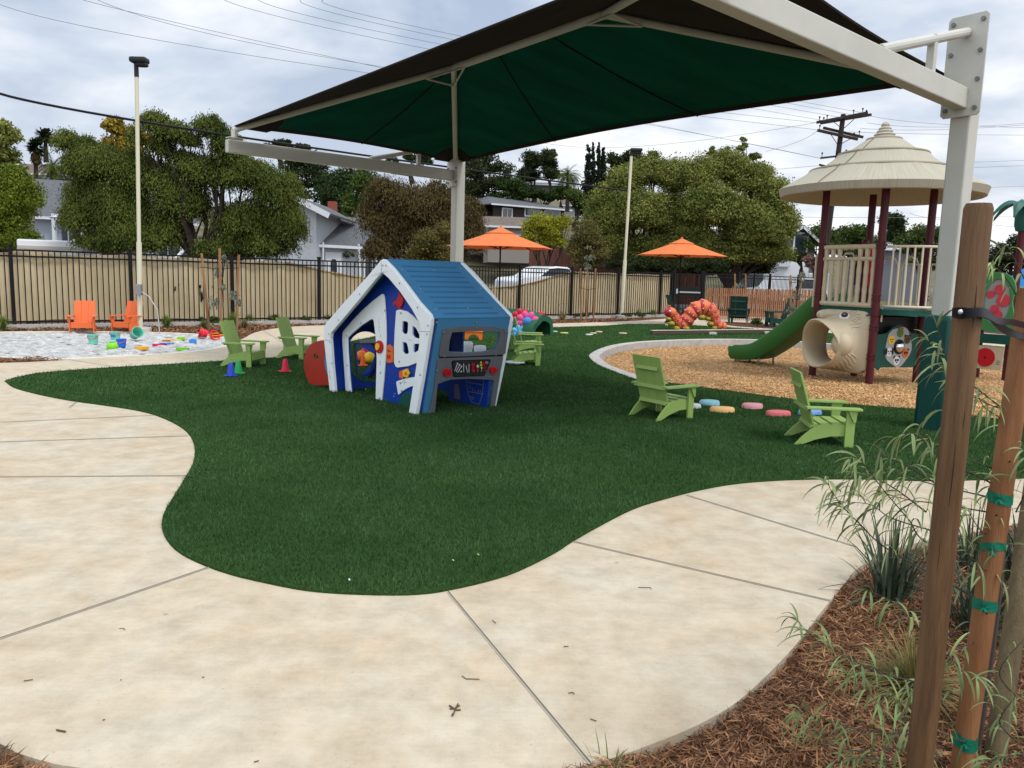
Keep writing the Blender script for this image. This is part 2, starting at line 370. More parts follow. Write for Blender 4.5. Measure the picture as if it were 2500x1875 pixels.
# grass blades (real geometry), denser near the viewer
LP=[(p.x,p.y) for p in lawn]; LA=np.array(LP)
def blades(y0,y1,dens,h,wd):
    x0,x1=LA[:,0].min(),min(LA[:,0].max(),y1*0.75+0.5); x0=max(x0,-y1*0.75-0.5)
    n=int((x1-x0)*(y1-y0)*dens); P=np.column_stack([rng.uniform(x0,x1,n),rng.uniform(y0,y1,n)])
    P=P[np.abs(P[:,0])<P[:,1]*0.70+0.3]; P=P[inpoly(P,LP)]; n=len(P)
    a=rng.uniform(0,2*np.pi,n); lean=rng.normal(0,0.45,(n,2))*h; hh=h*rng.uniform(0.6,1.25,n)
    base=np.column_stack([P,np.full(n,0.008)]); s_=np.column_stack([np.cos(a),np.sin(a),np.zeros(n)])*wd/2
    tip=base+np.column_stack([lean,hh]); V=np.empty((n*3,3)); V[0::3]=base-s_; V[1::3]=base+s_; V[2::3]=tip
    return V
Vs=[blades(2.8,5.5,9500,0.026,0.0045),blades(5.5,9,4200,0.026,0.0065),blades(9,16,1100,0.028,0.012),blades(16,27,220,0.03,0.022)]
V=np.vstack(Vs); F=np.arange(len(V)).reshape(-1,3)
M_blade=mat('grass_blade',(0.030,0.078,0.026),0.8,col2=(0.068,0.130,0.052),vscale=1.1,island=0.65,spec=0.0,trans=0.15)
structbig('grass',V,F,M_blade,'stuff','short dark green artificial grass blades covering the lawn','grass')
# kerb round the play pit
def offset(line, wds):
    out_=[]
    for i,p in enumerate(line):
        a=line[max(0,i-1)]; b=line[min(len(line)-1,i+1)]; d=(b-a).normalized(); nrm=Vector((d.y,-d.x,0)); out_.append(p+nrm*wds[i])
    return out_
wds=[min(0.20,0.02+0.018*i) for i in range(len(kerb_out))]
kin=offset(kerb_out,wds)
mb=MB(); vs=[]; fs=[]
for p,q in zip(kerb_out,kin): vs+= [(p.x,p.y,-0.25),(p.x,p.y,0.02),(q.x,q.y,0.02),(q.x,q.y,-0.30)]
for i in range(len(kin)-1):
    for j in range(4): a=i*4+j; b=i*4+(j+1)%4; fs.append((a,a+4,b+4,b))
mb.add(vs,fs)
M_kerb=mat('kerb_concrete',(0.42,0.40,0.37),0.85,var=0.15,vscale=6,detail=6,bump=0.3,bscale=60)
o=struct('pit_kerb', mb, M_kerb); bevel(o,0.012)
# wood-chip surface
PF=sorted([(p.x,p.y) for p in pit_front]); PFx=np.array([p[0] for p in PF]); PFy=np.array([p[1] for p in PF])
def pit_z(x,y):
    yf=np.interp(x,PFx,PFy); t=np.clip((y-yf-0.2)/5.0,0,1); left=np.clip((PFx[0]+1.2-x)/1.0,0,1)
    return -0.012-0.13*np.maximum(t*t*(3-2*t),left)
pit_in=kin+gp([(3000,950),(3300,1000),(3000,1100)])+pit_front
PI=[(p.x,p.y) for p in pit_in]; PIA=np.array(PI)
pit_big=[(p.x,p.y) for p in (kin+gp([(3000,950),(3300,1000),(3000,1150)])+[Vector((p.x,p.y-0.35,0)) for p in pit_front])]
def grid_surface(poly, step, zf, x1max=16):
    A=np.array(poly); x0,y0=A.min(0)-step; x1,y1=A.max(0)+step; x1=min(x1,x1max)
    xs=np.arange(x0,x1,step); ys=np.arange(y0,y1,step); X,Y=np.meshgrid(xs,ys); Pt=np.column_stack([X.ravel(),Y.ravel()])
    Z=zf(Pt[:,0],Pt[:,1]); V=np.column_stack([Pt,Z]); nx=len(xs); I=np.arange(len(Pt)).reshape(X.shape)
    F=np.stack([I[:-1,:-1],I[:-1,1:],I[1:,1:],I[1:,:-1]],-1).reshape(-1,4); c=Pt[F].mean(1); F=F[inpoly(c,poly)]
    u,inv=np.unique(F,return_inverse=True); return V[u],inv.reshape(F.shape)
V,F=grid_surface(pit_big,0.06,lambda x,y: pit_z(x,y)+0.012*np.sin(x*5+np.sin(y*3))*np.cos(y*4.1)+rng.normal(0,0.006,len(x)))
M_chipb=mat('chip_base',(0.22,0.115,0.045),0.95,col2=(0.55,0.34,0.16),vscale=55,detail=8,bump=1.0,bscale=60,bdist=0.03)
structbig('wood_chip_surface',V,F,M_chipb)
def slivers(P, z, L0,L1, W0,W1, tilt=0.35, lift=0.01):
    n=len(P); a=rng.uniform(0,2*np.pi,n); ln=rng.uniform(L0,L1,n)/2; wd=rng.uniform(W0,W1,n)/2; ti=rng.normal(0,tilt,n)
    d=np.column_stack([np.cos(a)*np.cos(ti),np.sin(a)*np.cos(ti),np.sin(ti)]); r_=rng.normal(0,0.5,n)
    s_=np.column_stack([-np.sin(a)*np.cos(r_),np.cos(a)*np.cos(r_),np.sin(r_)])
    c=np.column_stack([P,z+rng.uniform(0,lift,n)+np.abs(np.sin(ti))*ln*0.6]); V=np.empty((n*4,3))
    V[0::4]=c-d*ln[:,None]-s_*(wd*0.4)[:,None]; V[1::4]=c-d*(ln*0.2)[:,None]+s_*wd[:,None]*-1; V[2::4]=c+d*ln[:,None]+s_*(wd*0.3)[:,None]; V[3::4]=c+d*(ln*0.1)[:,None]+s_*wd[:,None]
    return V
def scatter(poly,dens_of,x0,x1,y0,y1,step=None):
    n=int((x1-x0)*(y1-y0)*dens_of); P=np.column_stack([rng.uniform(x0,x1,n),rng.uniform(y0,y1,n)]); P=P[(np.abs(P[:,0])<P[:,1]*0.72+0.4)]
    return P[inpoly(P,poly)]
PIe=[(p.x,p.y) for p in (kin+gp([(3000,950),(3300,1000),(3000,1100)])+[Vector((p.x,p.y-0.03,0)) for p in pit_front])]
P=np.vstack([scatter(PIe,2600,1.4,7.5,7.5,12),scatter(PIe,900,1.2,14,12,24)])
V=slivers(P,pit_z(P[:,0],P[:,1])+0.004,0.02,0.055,0.008,0.017,0.3,0.012)
M_chip=mat('wood_chip',(0.53,0.30,0.125),0.85,col2=(0.70,0.45,0.22),vscale=2.2,island=0.38)
structbig('wood_chips',V,np.arange(len(V)).reshape(-1,4),M_chip,'stuff','loose tan wood chips filling the curved play area','wood chips')
# mulch slivers, near beds and along the fence
ER=[(p.x,p.y) for p in edge_right]
near_bed=[(p.x,p.y) for p in edge_right if p.x>-0.2 or p.x>0]
nb=[(p.x,p.y) for p in smooth_line(gp([(3000,1215),(2700,1250),(2500,1277),(2373,1300),(2204,1333),(2102,1381),(2068,1418),(2034,1458),(1989,1514),(1950,1565),(1910,1610),(1853,1667),(1786,1723),(1695,1774),(1582,1820),(1503,1848),(1424,1870),(1300,1900)]),3)]+[(0.1,1.7),(5,1.7)]
P1=scatter(nb,15000,0.0,2.6,1.9,3.9); P2=scatter(nb,6000,1.0,4.5,3.4,6)
cl=[(-0.6,1.9),(-2.2,1.9),(-2.2,3.0)]+[(p.x,p.y) for p in edge_right[::-1] if p.x<-0.7][:]
lb=[(p.x,p.y) for p in edge_right if p.x<-0.4]+[(-3.5,1.5),(-0.4,1.5)]
P3=scatter(lb,13000,-2.4,-0.5,1.9,3.2)
back_bed=[(p.x,p.y) for p in gp([(-300,812),(0,809),(226,808),(400,811),(497,816),(548,817),(590,823)])+edge_back[:-12]]+[(12,42),(-20,42),(-20,18)]
P4=scatter(back_bed,420,-14,8,14,36); P4=P4[(P4[:,1]-18.19)<(P4[:,0]+11.5)*0.775-0.3]
P5=scatter([(p.x,p.y) for p in gp([(-200,884),(0,885),(68,883.5),(165,877.5),(100,875),(0,872),(-200,868)])],1500,-9,-6,10,13)
def bedz(P): return -0.035+0.02*np.sin(P[:,0]*7)*np.sin(P[:,1]*6)
V=np.vstack([slivers(P1,bedz(P1),0.012,0.075,0.002,0.008,0.3,0.03),slivers(P2,bedz(P2),0.015,0.08,0.003,0.01,0.3,0.03),slivers(P3,bedz(P3),0.012,0.075,0.002,0.008,0.3,0.03),slivers(P4,bedz(P4)+0.01,0.03,0.12,0.015,0.04,0.3,0.03),slivers(P5,bedz(P5)+0.02,0.03,0.1,0.01,0.025,0.3,0.03)])
M_sliver=mat('mulch_sliver',(0.12,0.050,0.022),0.85,col2=(0.30,0.155,0.075),vscale=9,island=0.75)
structbig('mulch',V,np.arange(len(V)).reshape(-1,4),M_sliver,'stuff','shredded red brown bark mulch in the planting beds','mulch')
mb=flat(gp([(-200,884),(0,885),(68,883.5),(165,877.5),(100,875),(0,872),(-200,868)]),[],-0.01,0.02); struct('mulch_strip', mb, M_mulch)
# sand pit
sandp=gp([(0,811),(226,809.5),(400,812.5),(497,817.5),(544,819),(572,828),(566,838),(520,851),(450,860),(339,867),(167,876),(60,874),(0,871),(-300,868),(-500,850),(-400,822),(-200,814)])
sandp=smooth_line(sandp,3,True); SP=[(p.x,p.y) for p in sandp]
_ph=rng.uniform(0,6.28,60); _d=rng.normal(0,1,(60,2)); _d/=np.linalg.norm(_d,axis=1)[:,None]; _w=rng.uniform(3,17,60)
def sandz(x,y):
    z=np.zeros(len(x))
    for i in range(60): z+=np.sin((x*_d[i,0]+y*_d[i,1])*_w[i]+_ph[i])
    z=z/8.0; return -0.045+0.040*np.abs(z)+rng.normal(0,0.006,len(x))
V,F=grid_surface(SP,0.05,sandz)
M_sand=mat('sand',(0.34,0.34,0.33),0.95,col2=(0.66,0.66,0.64),vscale=6,detail=9,bump=1.0,bscale=16,bdist=0.09)
structbig('sand',V,F,M_sand)
so=offset(sandp+[sandp[0]],[-0.10]*(len(sandp)+1)); si=offset(sandp+[sandp[0]],[0.05]*(len(sandp)+1))
mb=MB(); vs=[]; fs=[]
for p,q in zip(so,si): vs+= [(p.x,p.y,-0.1),(p.x,p.y,0.006),(q.x,q.y,0.006),(q.x,q.y,-0.1)]
for i in range(len(so)-1):
    for j in range(4): a=i*4+j; b=i*4+(j+1)%4; fs.append((a,a+4,b+4,b))
mb.add(vs,fs); struct('sand_kerb', mb, mat('pale_kerb',(0.60,0.56,0.47),0.85,var=0.08,vscale=5))
# patio patch bed on the far right, road behind the fence, hill
mb=flat(gp([(1735,789),(1770,786),(1850,790),(1990,797),(2000,806),(1888,803),(1800,797)]),[],0.01,0.02); struct('mulch_patch', mb, M_mulch)
mb=MB(); mb.add([(-80,24,-0.03),(-14,24,-0.03),(12,46,-0.03),(90,46,-0.03),(90,58,-0.03),(8,62,-0.03),(-16,40,-0.03),(-80,40,-0.03)],[(0,1,6,7),(1,2,5,6),(2,3,4,5)])
struct('road', mb, mat('asphalt',(0.24,0.23,0.215),0.9,var=0.2,vscale=3,bump=0.4,bscale=90))
def hill():
    nx,ny=60,30; X,Y=np.meshgrid(np.linspace(-160,170,nx),np.linspace(48,330,ny)); 
    prof=np.clip((Y-50)/90,0,1); prof=prof*prof*(3-2*prof)
    latt=np.interp(X,[-160,-60,-30,0,20,45,80,170],[11,11,12,15,12,7,2,1])
    Z=prof*latt+0.8*np.sin(X*0.11)*np.sin(Y*0.07)*prof-0.2
    V=np.column_stack([X.ravel(),Y.ravel(),Z.ravel()]); I=np.arange(nx*ny).reshape(ny,nx)
    F=np.stack([I[:-1,:-1],I[:-1,1:],I[1:,1:],I[1:,:-1]],-1).reshape(-1,4)
    structbig('hill',V,F,mat('hill_ground',(0.12,0.11,0.06),0.95,var=0.4,vscale=0.5,bump=0.6,bscale=3))
hill()

struct('play_pit_base', flat(hole,[],-0.17,0.02), M_chipb)
# ------------------------------------------------------------ shade canopy
def hitplane(px,py,o,n):
    v=ray(px,py); o=Vector(o); n=Vector(n); t=(o-CAM).dot(n)/v.dot(n); return CAM+v*t
M_post=mat('cream_steel',(0.50,0.49,0.43),0.45,var=0.05,vscale=2,bump=0.03,bscale=120)
M_bolt=mat('bolt_grey',(0.18,0.18,0.18),0.4,metal=0.7)
M_fab=mat('shade_cloth_green',(0.011,0.085,0.058),0.9,col2=(0.015,0.115,0.076),vscale=0.6,detail=3,bump=0.15,bscale=160,trans=0.6,spec=0.05,streak=(1,5,1))
M_fabd=mat('hem_brown_and_dim_cloth',(0.022,0.016,0.013),0.9,var=0.2,vscale=2,trans=0.1,spec=0.1)  # true brown of hems and patches; on two panels it paints dimmed green cloth
NPo=Vector((4.50,8.3,0)); FPo=Vector((-1.17,15.95,0)); uu=Vector((-0.745,-0.667,0)).normalized(); vv=(FPo-NPo).normalized()
canopy=thing('shade_canopy','large dark green fabric shade canopy on two cream steel posts over the lawn','shade canopy',(NPo+vv*4.84+uu*2.3),0)
def cp(u,s,z): p=NPo+uu*u+vv*s; return Vector((p.x,p.y,z))
SL=(FPo-NPo).length
MR=Matrix((( -uu.x, vv.x,0),(-uu.y,vv.y,0),(0,0,1)))   # columns: -u, v, z
for i,s in enumerate((0,SL)):
    rot=Matrix.Rotation(math.atan2(vv.y,vv.x)+R_(0),3,'Z')
    mb=MB(); top=4.05; mb.box(cp(0,s,top/2),(0.2,0.2,top),M=rot)
    post=part('post',mb,M_post,canopy,world=True,bv=0.018)
    # arm
    end=5.6 if i==0 else 4.62
    mb=MB(); z=3.36 if i==0 else 3.40; mb.bar(cp(0.10,s,z),cp(end,s,z),0.13,0.20)
    arm=part('arm',mb,M_post,canopy,world=True,bv=0.012)
    # strut from plate top down to arm and its short upright
    mb=MB(); mb.cyl(cp(0.06,s,4.02),cp(2.0,s,z+0.10),0.045,n=12); mb.bar(cp(0.95,s,z+0.10),cp(0.95,s,3.80),0.07,0.07,up=uu)
    part('brace',mb,M_post,canopy,world=True,bv=0.004)
    # bolted plate
    mb=MB(); wv=0.19
    o=cp(0.13,s,0) if i==0 else cp(0.13,s,0)
    pl=[(-wv,3.22),(-wv+0.03,3.19),(wv-0.03,3.19),(wv,3.22),(wv,4.13),(wv-0.03,4.16),(-wv+0.03,4.16),(-wv,4.13)]
    mb.plate(pl,[],o,vv,(0,0,1),uu,0.022)
    plate=part('bolt_plate',mb,M_post,canopy,world=True,bv=0.003)
    mb=MB()
    for a in (-wv+0.05,wv-0.05):
        for zz in (3.26,3.53,3.80,4.09): 
            c=cp(0.15,s,zz)+vv*a; mb=MB(); mb.cyl(c,c+uu*0.025,0.022,n=6); part('bolt',mb,M_bolt,plate,world=True)

# green pad round the near post
mb=MB(); mb.box(cp(0,0,0.585),(0.31,0.31,1.25),M=Matrix.Rotation(math.atan2(vv.y,vv.x),3,'Z'))
M_pad=mat('pad_green',(0.006,0.055,0.045),0.45,var=0.12,vscale=3,bump=0.15,bscale=9)
part('post_pad',mb,M_pad,canopy,world=True,bv=0.05,smooth=True)
# roof corners and ridge
RZ=4.60; EZ=3.74
A=G(1112,403,3.63); B=G(572,317,3.63); C=G(2325,205,3.60); D=C+(B-A)
R1=G(1108,165,4.53); R2=G(1475,35,4.53)
# fabric panels with sagging (catenary) eaves
def panel(a,b,c,d,n=16,m=10,sag=0.22,z_off=0.05):
    # a-b eave, d-c ridge side
    vs=[];fs=[]
    mid=(a+b+c+d)/4
    for j in range(m+1):
        t=j/m
        for i in range(n+1):
            s_=i/n; e=a.lerp(b,s_); g=d.lerp(c,s_); inward=(g-e); 
            k=4*s_*(1-s_)*sag; e2=e+inward.normalized()*k if inward.length>1e-6 else e
            p=e2.lerp(g,t); p=p+Vector((0,0,z_off-0.05*math.sin(math.pi*t)*math.sin(math.pi*s_))); vs.append(p)
    for j in range(m):
        for i in range(n): q=j*(n+1)+i; fs.append((q,q+1,q+n+2,q+n+1))
    # thickness
    k=len(vs); vs2=[v+Vector((0,0,0.008)) for v in vs]; 
    return vs+vs2, fs+[tuple(x+k for x in f[::-1]) for f in fs]
def hem(a,b,c,d,sag,wd=0.13,n=24):
    vs=[];fs=[]
    for i in range(n+1):
        s_=i/n; e=a.lerp(b,s_); g=d.lerp(c,s_); dr=(g-e).normalized(); k=4*s_*(1-s_)*sag; e2=e+dr*k
        for q in (e2+Vector((0,0,0.045)),e2+dr*wd+Vector((0,0,0.045))): vs+= [q, q+Vector((0,0,0.02))]
    for i in range(n):
        q=i*4
        fs+=[(q,q+4,q+6,q+2),(q+1,q+3,q+7,q+5),(q,q+1,q+5,q+4),(q+2,q+6,q+7,q+3)]
    return vs,fs
for (a,b,c,d,mt,sg) in ((C,A,R1,R2,M_fab,0.16),(A,B,R1,R1,M_fab,0.14),(B,D,R2,R1,M_fabd,0.02),(D,C,R2,R2,M_fabd,0.14)):  # brown on the camera-side panels paints how dark green cloth looks at grazing angles
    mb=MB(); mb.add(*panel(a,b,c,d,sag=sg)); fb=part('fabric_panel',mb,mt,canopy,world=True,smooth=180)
    mb=MB(); mb.add(*hem(a,b,c,d,sg)); part('hem',mb,M_fabd,fb,world=True)
    if mt is M_fab:
        mb=MB()
        ks=(0.34,0.67,) if a is C else (0.5,)
        for s_ in ks:
            e=a.lerp(b,s_); g=d.lerp(c,s_) ; g2=g.lerp(d.lerp(c,1 if a is not C else s_),0)
            e=e+(g-e).normalized()*(4*s_*(1-s_)*sg); mb.tube([e.lerp(g,q_/12)+Vector((0,0,0.042-0.05*math.sin(math.pi*q_/12)*math.sin(math.pi*s_))) for q_ in range(13)],0.011,5)
        part('seam',mb,M_fabd,fb,world=True)
# corner reinforcement patches
for p,q1,q2 in ((A,C,B),(B,A,D),(C,A,D)):
    mb=MB(); d1=(q1-p).normalized(); d2=(q2-p).normalized(); up=((R1 if p is not C else R2)-p).normalized()
    k=0.55; n_=10; vs=[p+Vector((0,0,0.035))]
    for i in range(n_+1):
        t=i/n_
        dd=(d1.lerp(up,t*2) if t<0.5 else up.lerp(d2,(t-0.5)*2)).normalized(); vs.append(p+dd*(k+0.25*math.sin(math.pi*t))+Vector((0,0,0.035)))
    vs2=[v+Vector((0,0,0.012)) for v in vs]; m_=len(vs)
    mb.add(vs+vs2,[(0,i+2,i+1) for i in range(n_)]+[(m_,m_+i+1,m_+i+2) for i in range(n_)]+[(i+1,i+2,m_+i+2,m_+i+1) for i in range(n_)])
    part('corner_patch',mb,M_fabd,canopy,world=True)
# rafters
mb=MB(); mb.cyl(R1,R2,0.055,n=14); part('ridge_tube',mb,M_post,canopy,world=True,smooth=True)
for a,b in ((A,R1),(B,R1),(C,R2),(D,R2)):
    mb=MB(); mb.cyl(a,b,0.045,n=14); mb.ball(b,0.06,10,6); part('rafter',mb,M_post,canopy,world=True,smooth=True)
for c,zz in ((A,3.40),(B,3.40),(C,3.36),(D,3.36)):
    mb=MB(); mb.cyl((c.x,c.y,zz+0.08),c,0.05,n=12); mb.box((c.x,c.y,zz+0.105),(0.22,0.16,0.012),rz=math.atan2(uu.y,uu.x)); part('corner_stub',mb,M_post,canopy,world=True)
for R_end,oth,cs in ((R1,R2,(A,B)),(R2,R1,(C,D))):
    mb=MB()
    for c in cs:
        t1=R_end.lerp(c,0.12); t2=R_end.lerp(oth,0.09); mb.cyl(t1-Vector((0,0,0.05)),t2-Vector((0,0,0.05)),0.014,n=6)
    t1=R_end.lerp(cs[0],0.12); t3=R_end.lerp(cs[1],0.12); mb.cyl(t1-Vector((0,0,.05)),t3-Vector((0,0,.05)),0.014,n=6)
    part('gusset',mb,M_post,canopy,world=True)
# ------------------------------------------------------------ playhouse
FR=G(1022.8,1013.7); FLp=G(813,955.3); RRp=G(1227.3,997.2)
fx=(FR-FLp).normalized(); sy=Vector((-fx.y,fx.x,0)); 
wdt=(FR-FLp).length; dep=(RRp-FR).dot(sy)
house=thing('playhouse','blue play house with white arch frames and a pitched blue roof on the lawn','playhouse',(FR+FLp)/2+sy*dep/2, 0)
M_w=mat('panel_white',(0.76,0.80,0.80),0.4,var=0.03,vscale=2,bump=0.05,bscale=200)
M_rb=mat('panel_royal_blue',(0.005,0.040,0.30),0.42,var=0.08,vscale=2,bump=0.05,bscale=200)
M_sb=mat('panel_sky_blue',(0.058,0.205,0.37),0.42,var=0.05,vscale=2,bump=0.05,bscale=200)
M_slot=mat('slot_blue',(0.020,0.085,0.19),0.6)
M_gr=mat('panel_grey',(0.13,0.135,0.15),0.5,var=0.05,vscale=2,bump=0.06,bscale=200)
M_red=plastic('plastic_red',(0.48,0.012,0.02)); M_dred=plastic('plastic_dark_red',(0.33,0.022,0.012)); M_org=plastic('plastic_orange',(0.70,0.13,0.025))
M_yel=plastic('plastic_yellow',(0.80,0.48,0.03)); M_dgr=plastic('plastic_dark_green',(0.008,0.07,0.05)); M_blk=plastic('plastic_black',(0.012,0.012,0.013))
M_scr=mat('screw_steel',(0.45,0.45,0.45),0.3,metal=0.9)
Zv=Vector((0,0,1))
def z1(x,y): return (720+x/3.814, 600+y/3.814)
def z3(x,y): return (1040+x/6.38, 770+y/6.38)
def tr(pts, o, X, Z, N, f=z1, rnd=0):
    out_=[]
    for p in pts:
        h=hitplane(*f(*p),o,N); d=h-Vector(o); out_.append((d.dot(X),d.dot(Z)))
    return out_
def rnd_poly(pts, n=2, r=0.25):
    # round corners a little
    out_=[]; m=len(pts)
    for i in range(m):
        p=Vector(pts[i]); a=Vector(pts[i-1]); b=Vector(pts[(i+1)%m])
        da=(a-p); db=(b-p); k=min(da.length,db.length)*r; k=min(k,0.03)
        q0=p+da.normalized()*k; q1=p+db.normalized()*k
        for j in range(n+1): t=j/n; out_.append(tuple((q0*(1-t)**2+p*2*t*(1-t)+q1*t*t)))
    return out_
Of=FLp.copy(); Xf=fx; Nf=-sy        # front plane, normal towards the viewer
outer=[(355,1357),(302,890),(299,750),(318,722),(500,512),(700,292),(832,136),(850,125),(868,133),(945,212),(1060,358),(1180,520),(1285,638),(1300,682),(1298,740),(1275,880),(1215,1250),(1155,1580)]
inner=[(1090,1570),(1165,1100),(1195,870),(1200,770),(1190,718),(1120,590),(1010,430),(900,300),(850,256),(838,255),(780,318),(640,490),(480,680),(364,815),(358,860),(375,1100),(400,1362)]
ft=tr(outer+inner,Of,Xf,Zv,Nf)
for i in (0,len(outer)-1,len(outer),len(ft)-1): ft[i]=(ft[i][0],-0.01)
mb=MB(); mb.plate(ft,[],Of,Xf,Zv,Nf,0.045); part('front_frame',mb,M_w,house,world=True,bv=0.008)
# seams of the frame
mb=MB(); 
s=tr([(838,150),(838,255)],Of,Xf,Zv,Nf); mb.bar(Of+Xf*s[0][0]+Zv*s[0][1]+Nf*0.0455,Of+Xf*s[1][0]+Zv*s[1][1]+Nf*0.0455,0.004,0.003,up=Nf)
for a,b in (((1197,796),(1290,800)),((308,875),(358,882))):
    s=tr([a,b],Of,Xf,Zv,Nf); mb.bar(Of+Xf*s[0][0]+Zv*s[0][1]+Nf*0.0455,Of+Xf*s[1][0]+Zv*s[1][1]+Nf*0.0455,0.004,0.003,up=Nf)
part('frame_seam',mb,M_gr,house,world=True)
# rear frame: the same outline one depth behind
Or=Of+sy*dep
mb=MB(); mb.plate(ft,[],Or,Xf,Zv,Nf,0.045); part('rear_frame',mb,M_w,house,world=True,bv=0.008)
# recessed front wall
rec=0.16; Ow=Of+sy*rec
trim=[(495,1370),(480,1130),(463,870),(468,800),(560,690),(660,590),(750,510),(830,450),(848,450),(858,480),(866,580),(873,700),(876,850),(868,1050),(852,1250),(832,1458),(775,1442),(780,1230),(785,1050),(775,850),(757,700),(748,684),(725,690),(640,745),(560,815),(515,862),(520,1000),(532,1190),(548,1375)]
tt=tr(trim,Ow,Xf,Zv,Nf)
for i in (0,15,16,len(tt)-1): tt[i]=(tt[i][0],0.0)
door=[tt[i] for i in range(16,len(tt))]; door[0]=(door[0][0],-0.02); door[-1]=(door[-1][0],-0.02)
# wall outline follows the frame's outer edge, a little inside
cx_=sum(p[0] for p in ft[:18])/18
def inset(pts,k=0.02):
    out_=[]
    for (x,z) in pts: out_.append((x+(k if x<cx_ else -k), z-(k if z>0.9 else 0)))
    return out_
wo=inset(ft[:18],0.03); wo[0]=(wo[0][0],0.0); wo[-1]=(wo[-1][0],0.0)
# insert door opening into the bottom edge
wall=wo+[door[0]]+door[1:-1]+[door[-1]]
wall=[(x,max(z,0.0)) for x,z in wall]
whole=[[(1033,700),(1070,706),(1080,722),(1076,800),(1066,822),(1036,820),(1022,800),(1026,712)],[(1120,750),(1132,748),(1155,768),(1186,830),(1184,866),(1140,855),(1120,830)],[(1026,893),(1058,900),(1072,915),(1086,985),(1080,1005),(1045,1006),(1028,985)],[(1130,914),(1186,912),(1187,965),(1145,993),(1128,990)]]
wh=[tr(h,Ow,Xf,Zv,Nf) for h in whole]
mb=MB(); mb.plate(wall,wh,Ow,Xf,Zv,Nf,0.018); fw=part('front_wall',mb,M_rb,house,world=True)
mb=MB(); mb.plate(tt,[],Ow,Xf,Zv,Nf,0.018,0.019); part('door_trim',mb,M_w,house,world=True,bv=0.007)
wp=[(968,605),(985,596),(1010,595),(1070,612),(1120,650),(1190,718),(1235,790),(1225,900),(1205,1080),(1165,1088),(1080,1120),(980,1133),(962,1122),(948,1090),(948,950),(955,780)]
wpt=tr(wp,Ow,Xf,Zv,Nf); mb=MB(); mb.plate(wpt,[rnd_poly(h) for h in wh],Ow,Xf,Zv,Nf,0.018,0.019); part('window_panel',mb,M_w,house,world=True,bv=0.006)
b_=[(965,1262),(1060,1232),(1175,1215),(1170,1290),(1080,1318),(1030,1350),(985,1390),(975,1330)]
mb=MB(); mb.plate(rnd_poly(tr(b_,Ow,Xf,Zv,Nf)),[],Ow,Xf,Zv,Nf,0.016,0.019); part('sill_panel',mb,M_w,house,world=True,bv=0.006)
def blob(cx,cy,rx,ry,n=24,f=0,amp=0,ph=0): return [(cx+rx*(1+amp*math.cos(f*a+ph))*math.cos(a),cy+ry*(1+amp*math.cos(f*a+ph))*math.sin(a)) for a in [2*math.pi*i/n for i in range(n)]]
def deco(name,pts,m,o=None,X=None,N=None,f=z1,th=0.016,off=0.02,bvv=0.004,lbl=None):
    o=Ow if o is None else o; X=Xf if X is None else X; N=Nf if N is None else N
    q=tr(pts,o,X,Zv,N,f); q=[(a,max(b,0.001)) for a,b in q]
    mb=MB(); mb.plate(q,[],o,X,Zv,N,th,off); return part(name,mb,m,house,world=True,bv=bvv,label=lbl)
deco('bird_cutout',[(935,540),(945,518),(965,515),(985,470),(992,435),(1003,450),(1030,490),(1034,520),(1020,560),(1003,575),(1015,590),(975,590),(985,572),(970,560),(955,545),(948,560)],M_red,lbl='red bird shape')
deco('shutter_button',blob(817,940,36,60),M_red,off=0.038); deco('shutter_button',blob(812,938,19,34,8),M_yel,off=0.055)
deco('mail_plate',[(880,928),(905,918),(935,945),(938,1040),(935,1085),(905,1092),(880,1085),(874,1050)],M_org,lbl='orange plate')
deco('mail_slot',[(888,965),(900,962),(900,975),(920,975),(922,985),(888,983)],M_dred,off=0.037,th=0.004,bvv=0); deco('mail_slot',[(884,1015),(895,1013),(896,1050),(886,1050)],M_dred,off=0.037,th=0.004,bvv=0); deco('mail_slot',[(902,1015),(912,1013),(913,1050),(904,1050)],M_dred,off=0.037,th=0.004,bvv=0)
deco('spinner',blob(1018,1198,24,38,30,5,0.10),M_org,lbl='orange spinner'); deco('spinner',blob(1064,1185,30,40,30,5,0.10),M_yel,off=0.03,lbl='yellow spinner'); deco('spinner_hub',blob(1066,1187,12,17,12),M_org,off=0.047,th=0.006)
deco('bush_cutout',[(985,1520),(988,1440),(1010,1410),(1030,1375),(1060,1360),(1090,1372),(1112,1400),(1118,1460),(1100,1530)],M_dgr); deco('bush_cutout',[(838,1465),(838,1430),(860,1420),(885,1432),(900,1450),(905,1475)],M_dgr)
# little engraved marks on the door trim and the sill (unreadable squiggles in the photograph)
mb=MB()
for k,(x,y) in enumerate([(810,682),(806,705),(812,724),(806,745),(813,762),(808,782),(815,800),(824,830),(822,845)]):
    h=hitplane(*z1(x,y),Ow,Nf)+Nf*0.038; a=[0.6,1.9,1.2,2.4,0.9,2.0,1.4,1.5,0.4][k]; dd=Xf*math.cos(a)+Zv*math.sin(a); mb.bar(h-dd*0.009,h+dd*0.009,0.004,0.002,up=Nf)
for (x,y) in [(1085,875),(1095,877),(1105,878),(1115,879)]:
    h=hitplane(*z1(x,y),Ow,Nf)+Nf*0.038; mb.bar(h-Xf*0.004,h+Xf*0.004,0.005,0.002,up=Nf)
for (x,y,a) in [(1043,1250,0.8),(1030,1268,-0.8),(1058,1268,-0.8),(1043,1285,0.8),(1040,1262,-.8),(1048,1274,.8)]:
    h=hitplane(*z1(x,y),Ow,Nf)+Nf*0.036; dd=Xf*math.cos(a)+Zv*math.sin(a); mb.bar(h-dd*0.012,h+dd*0.012,0.003,0.002,up=Nf)
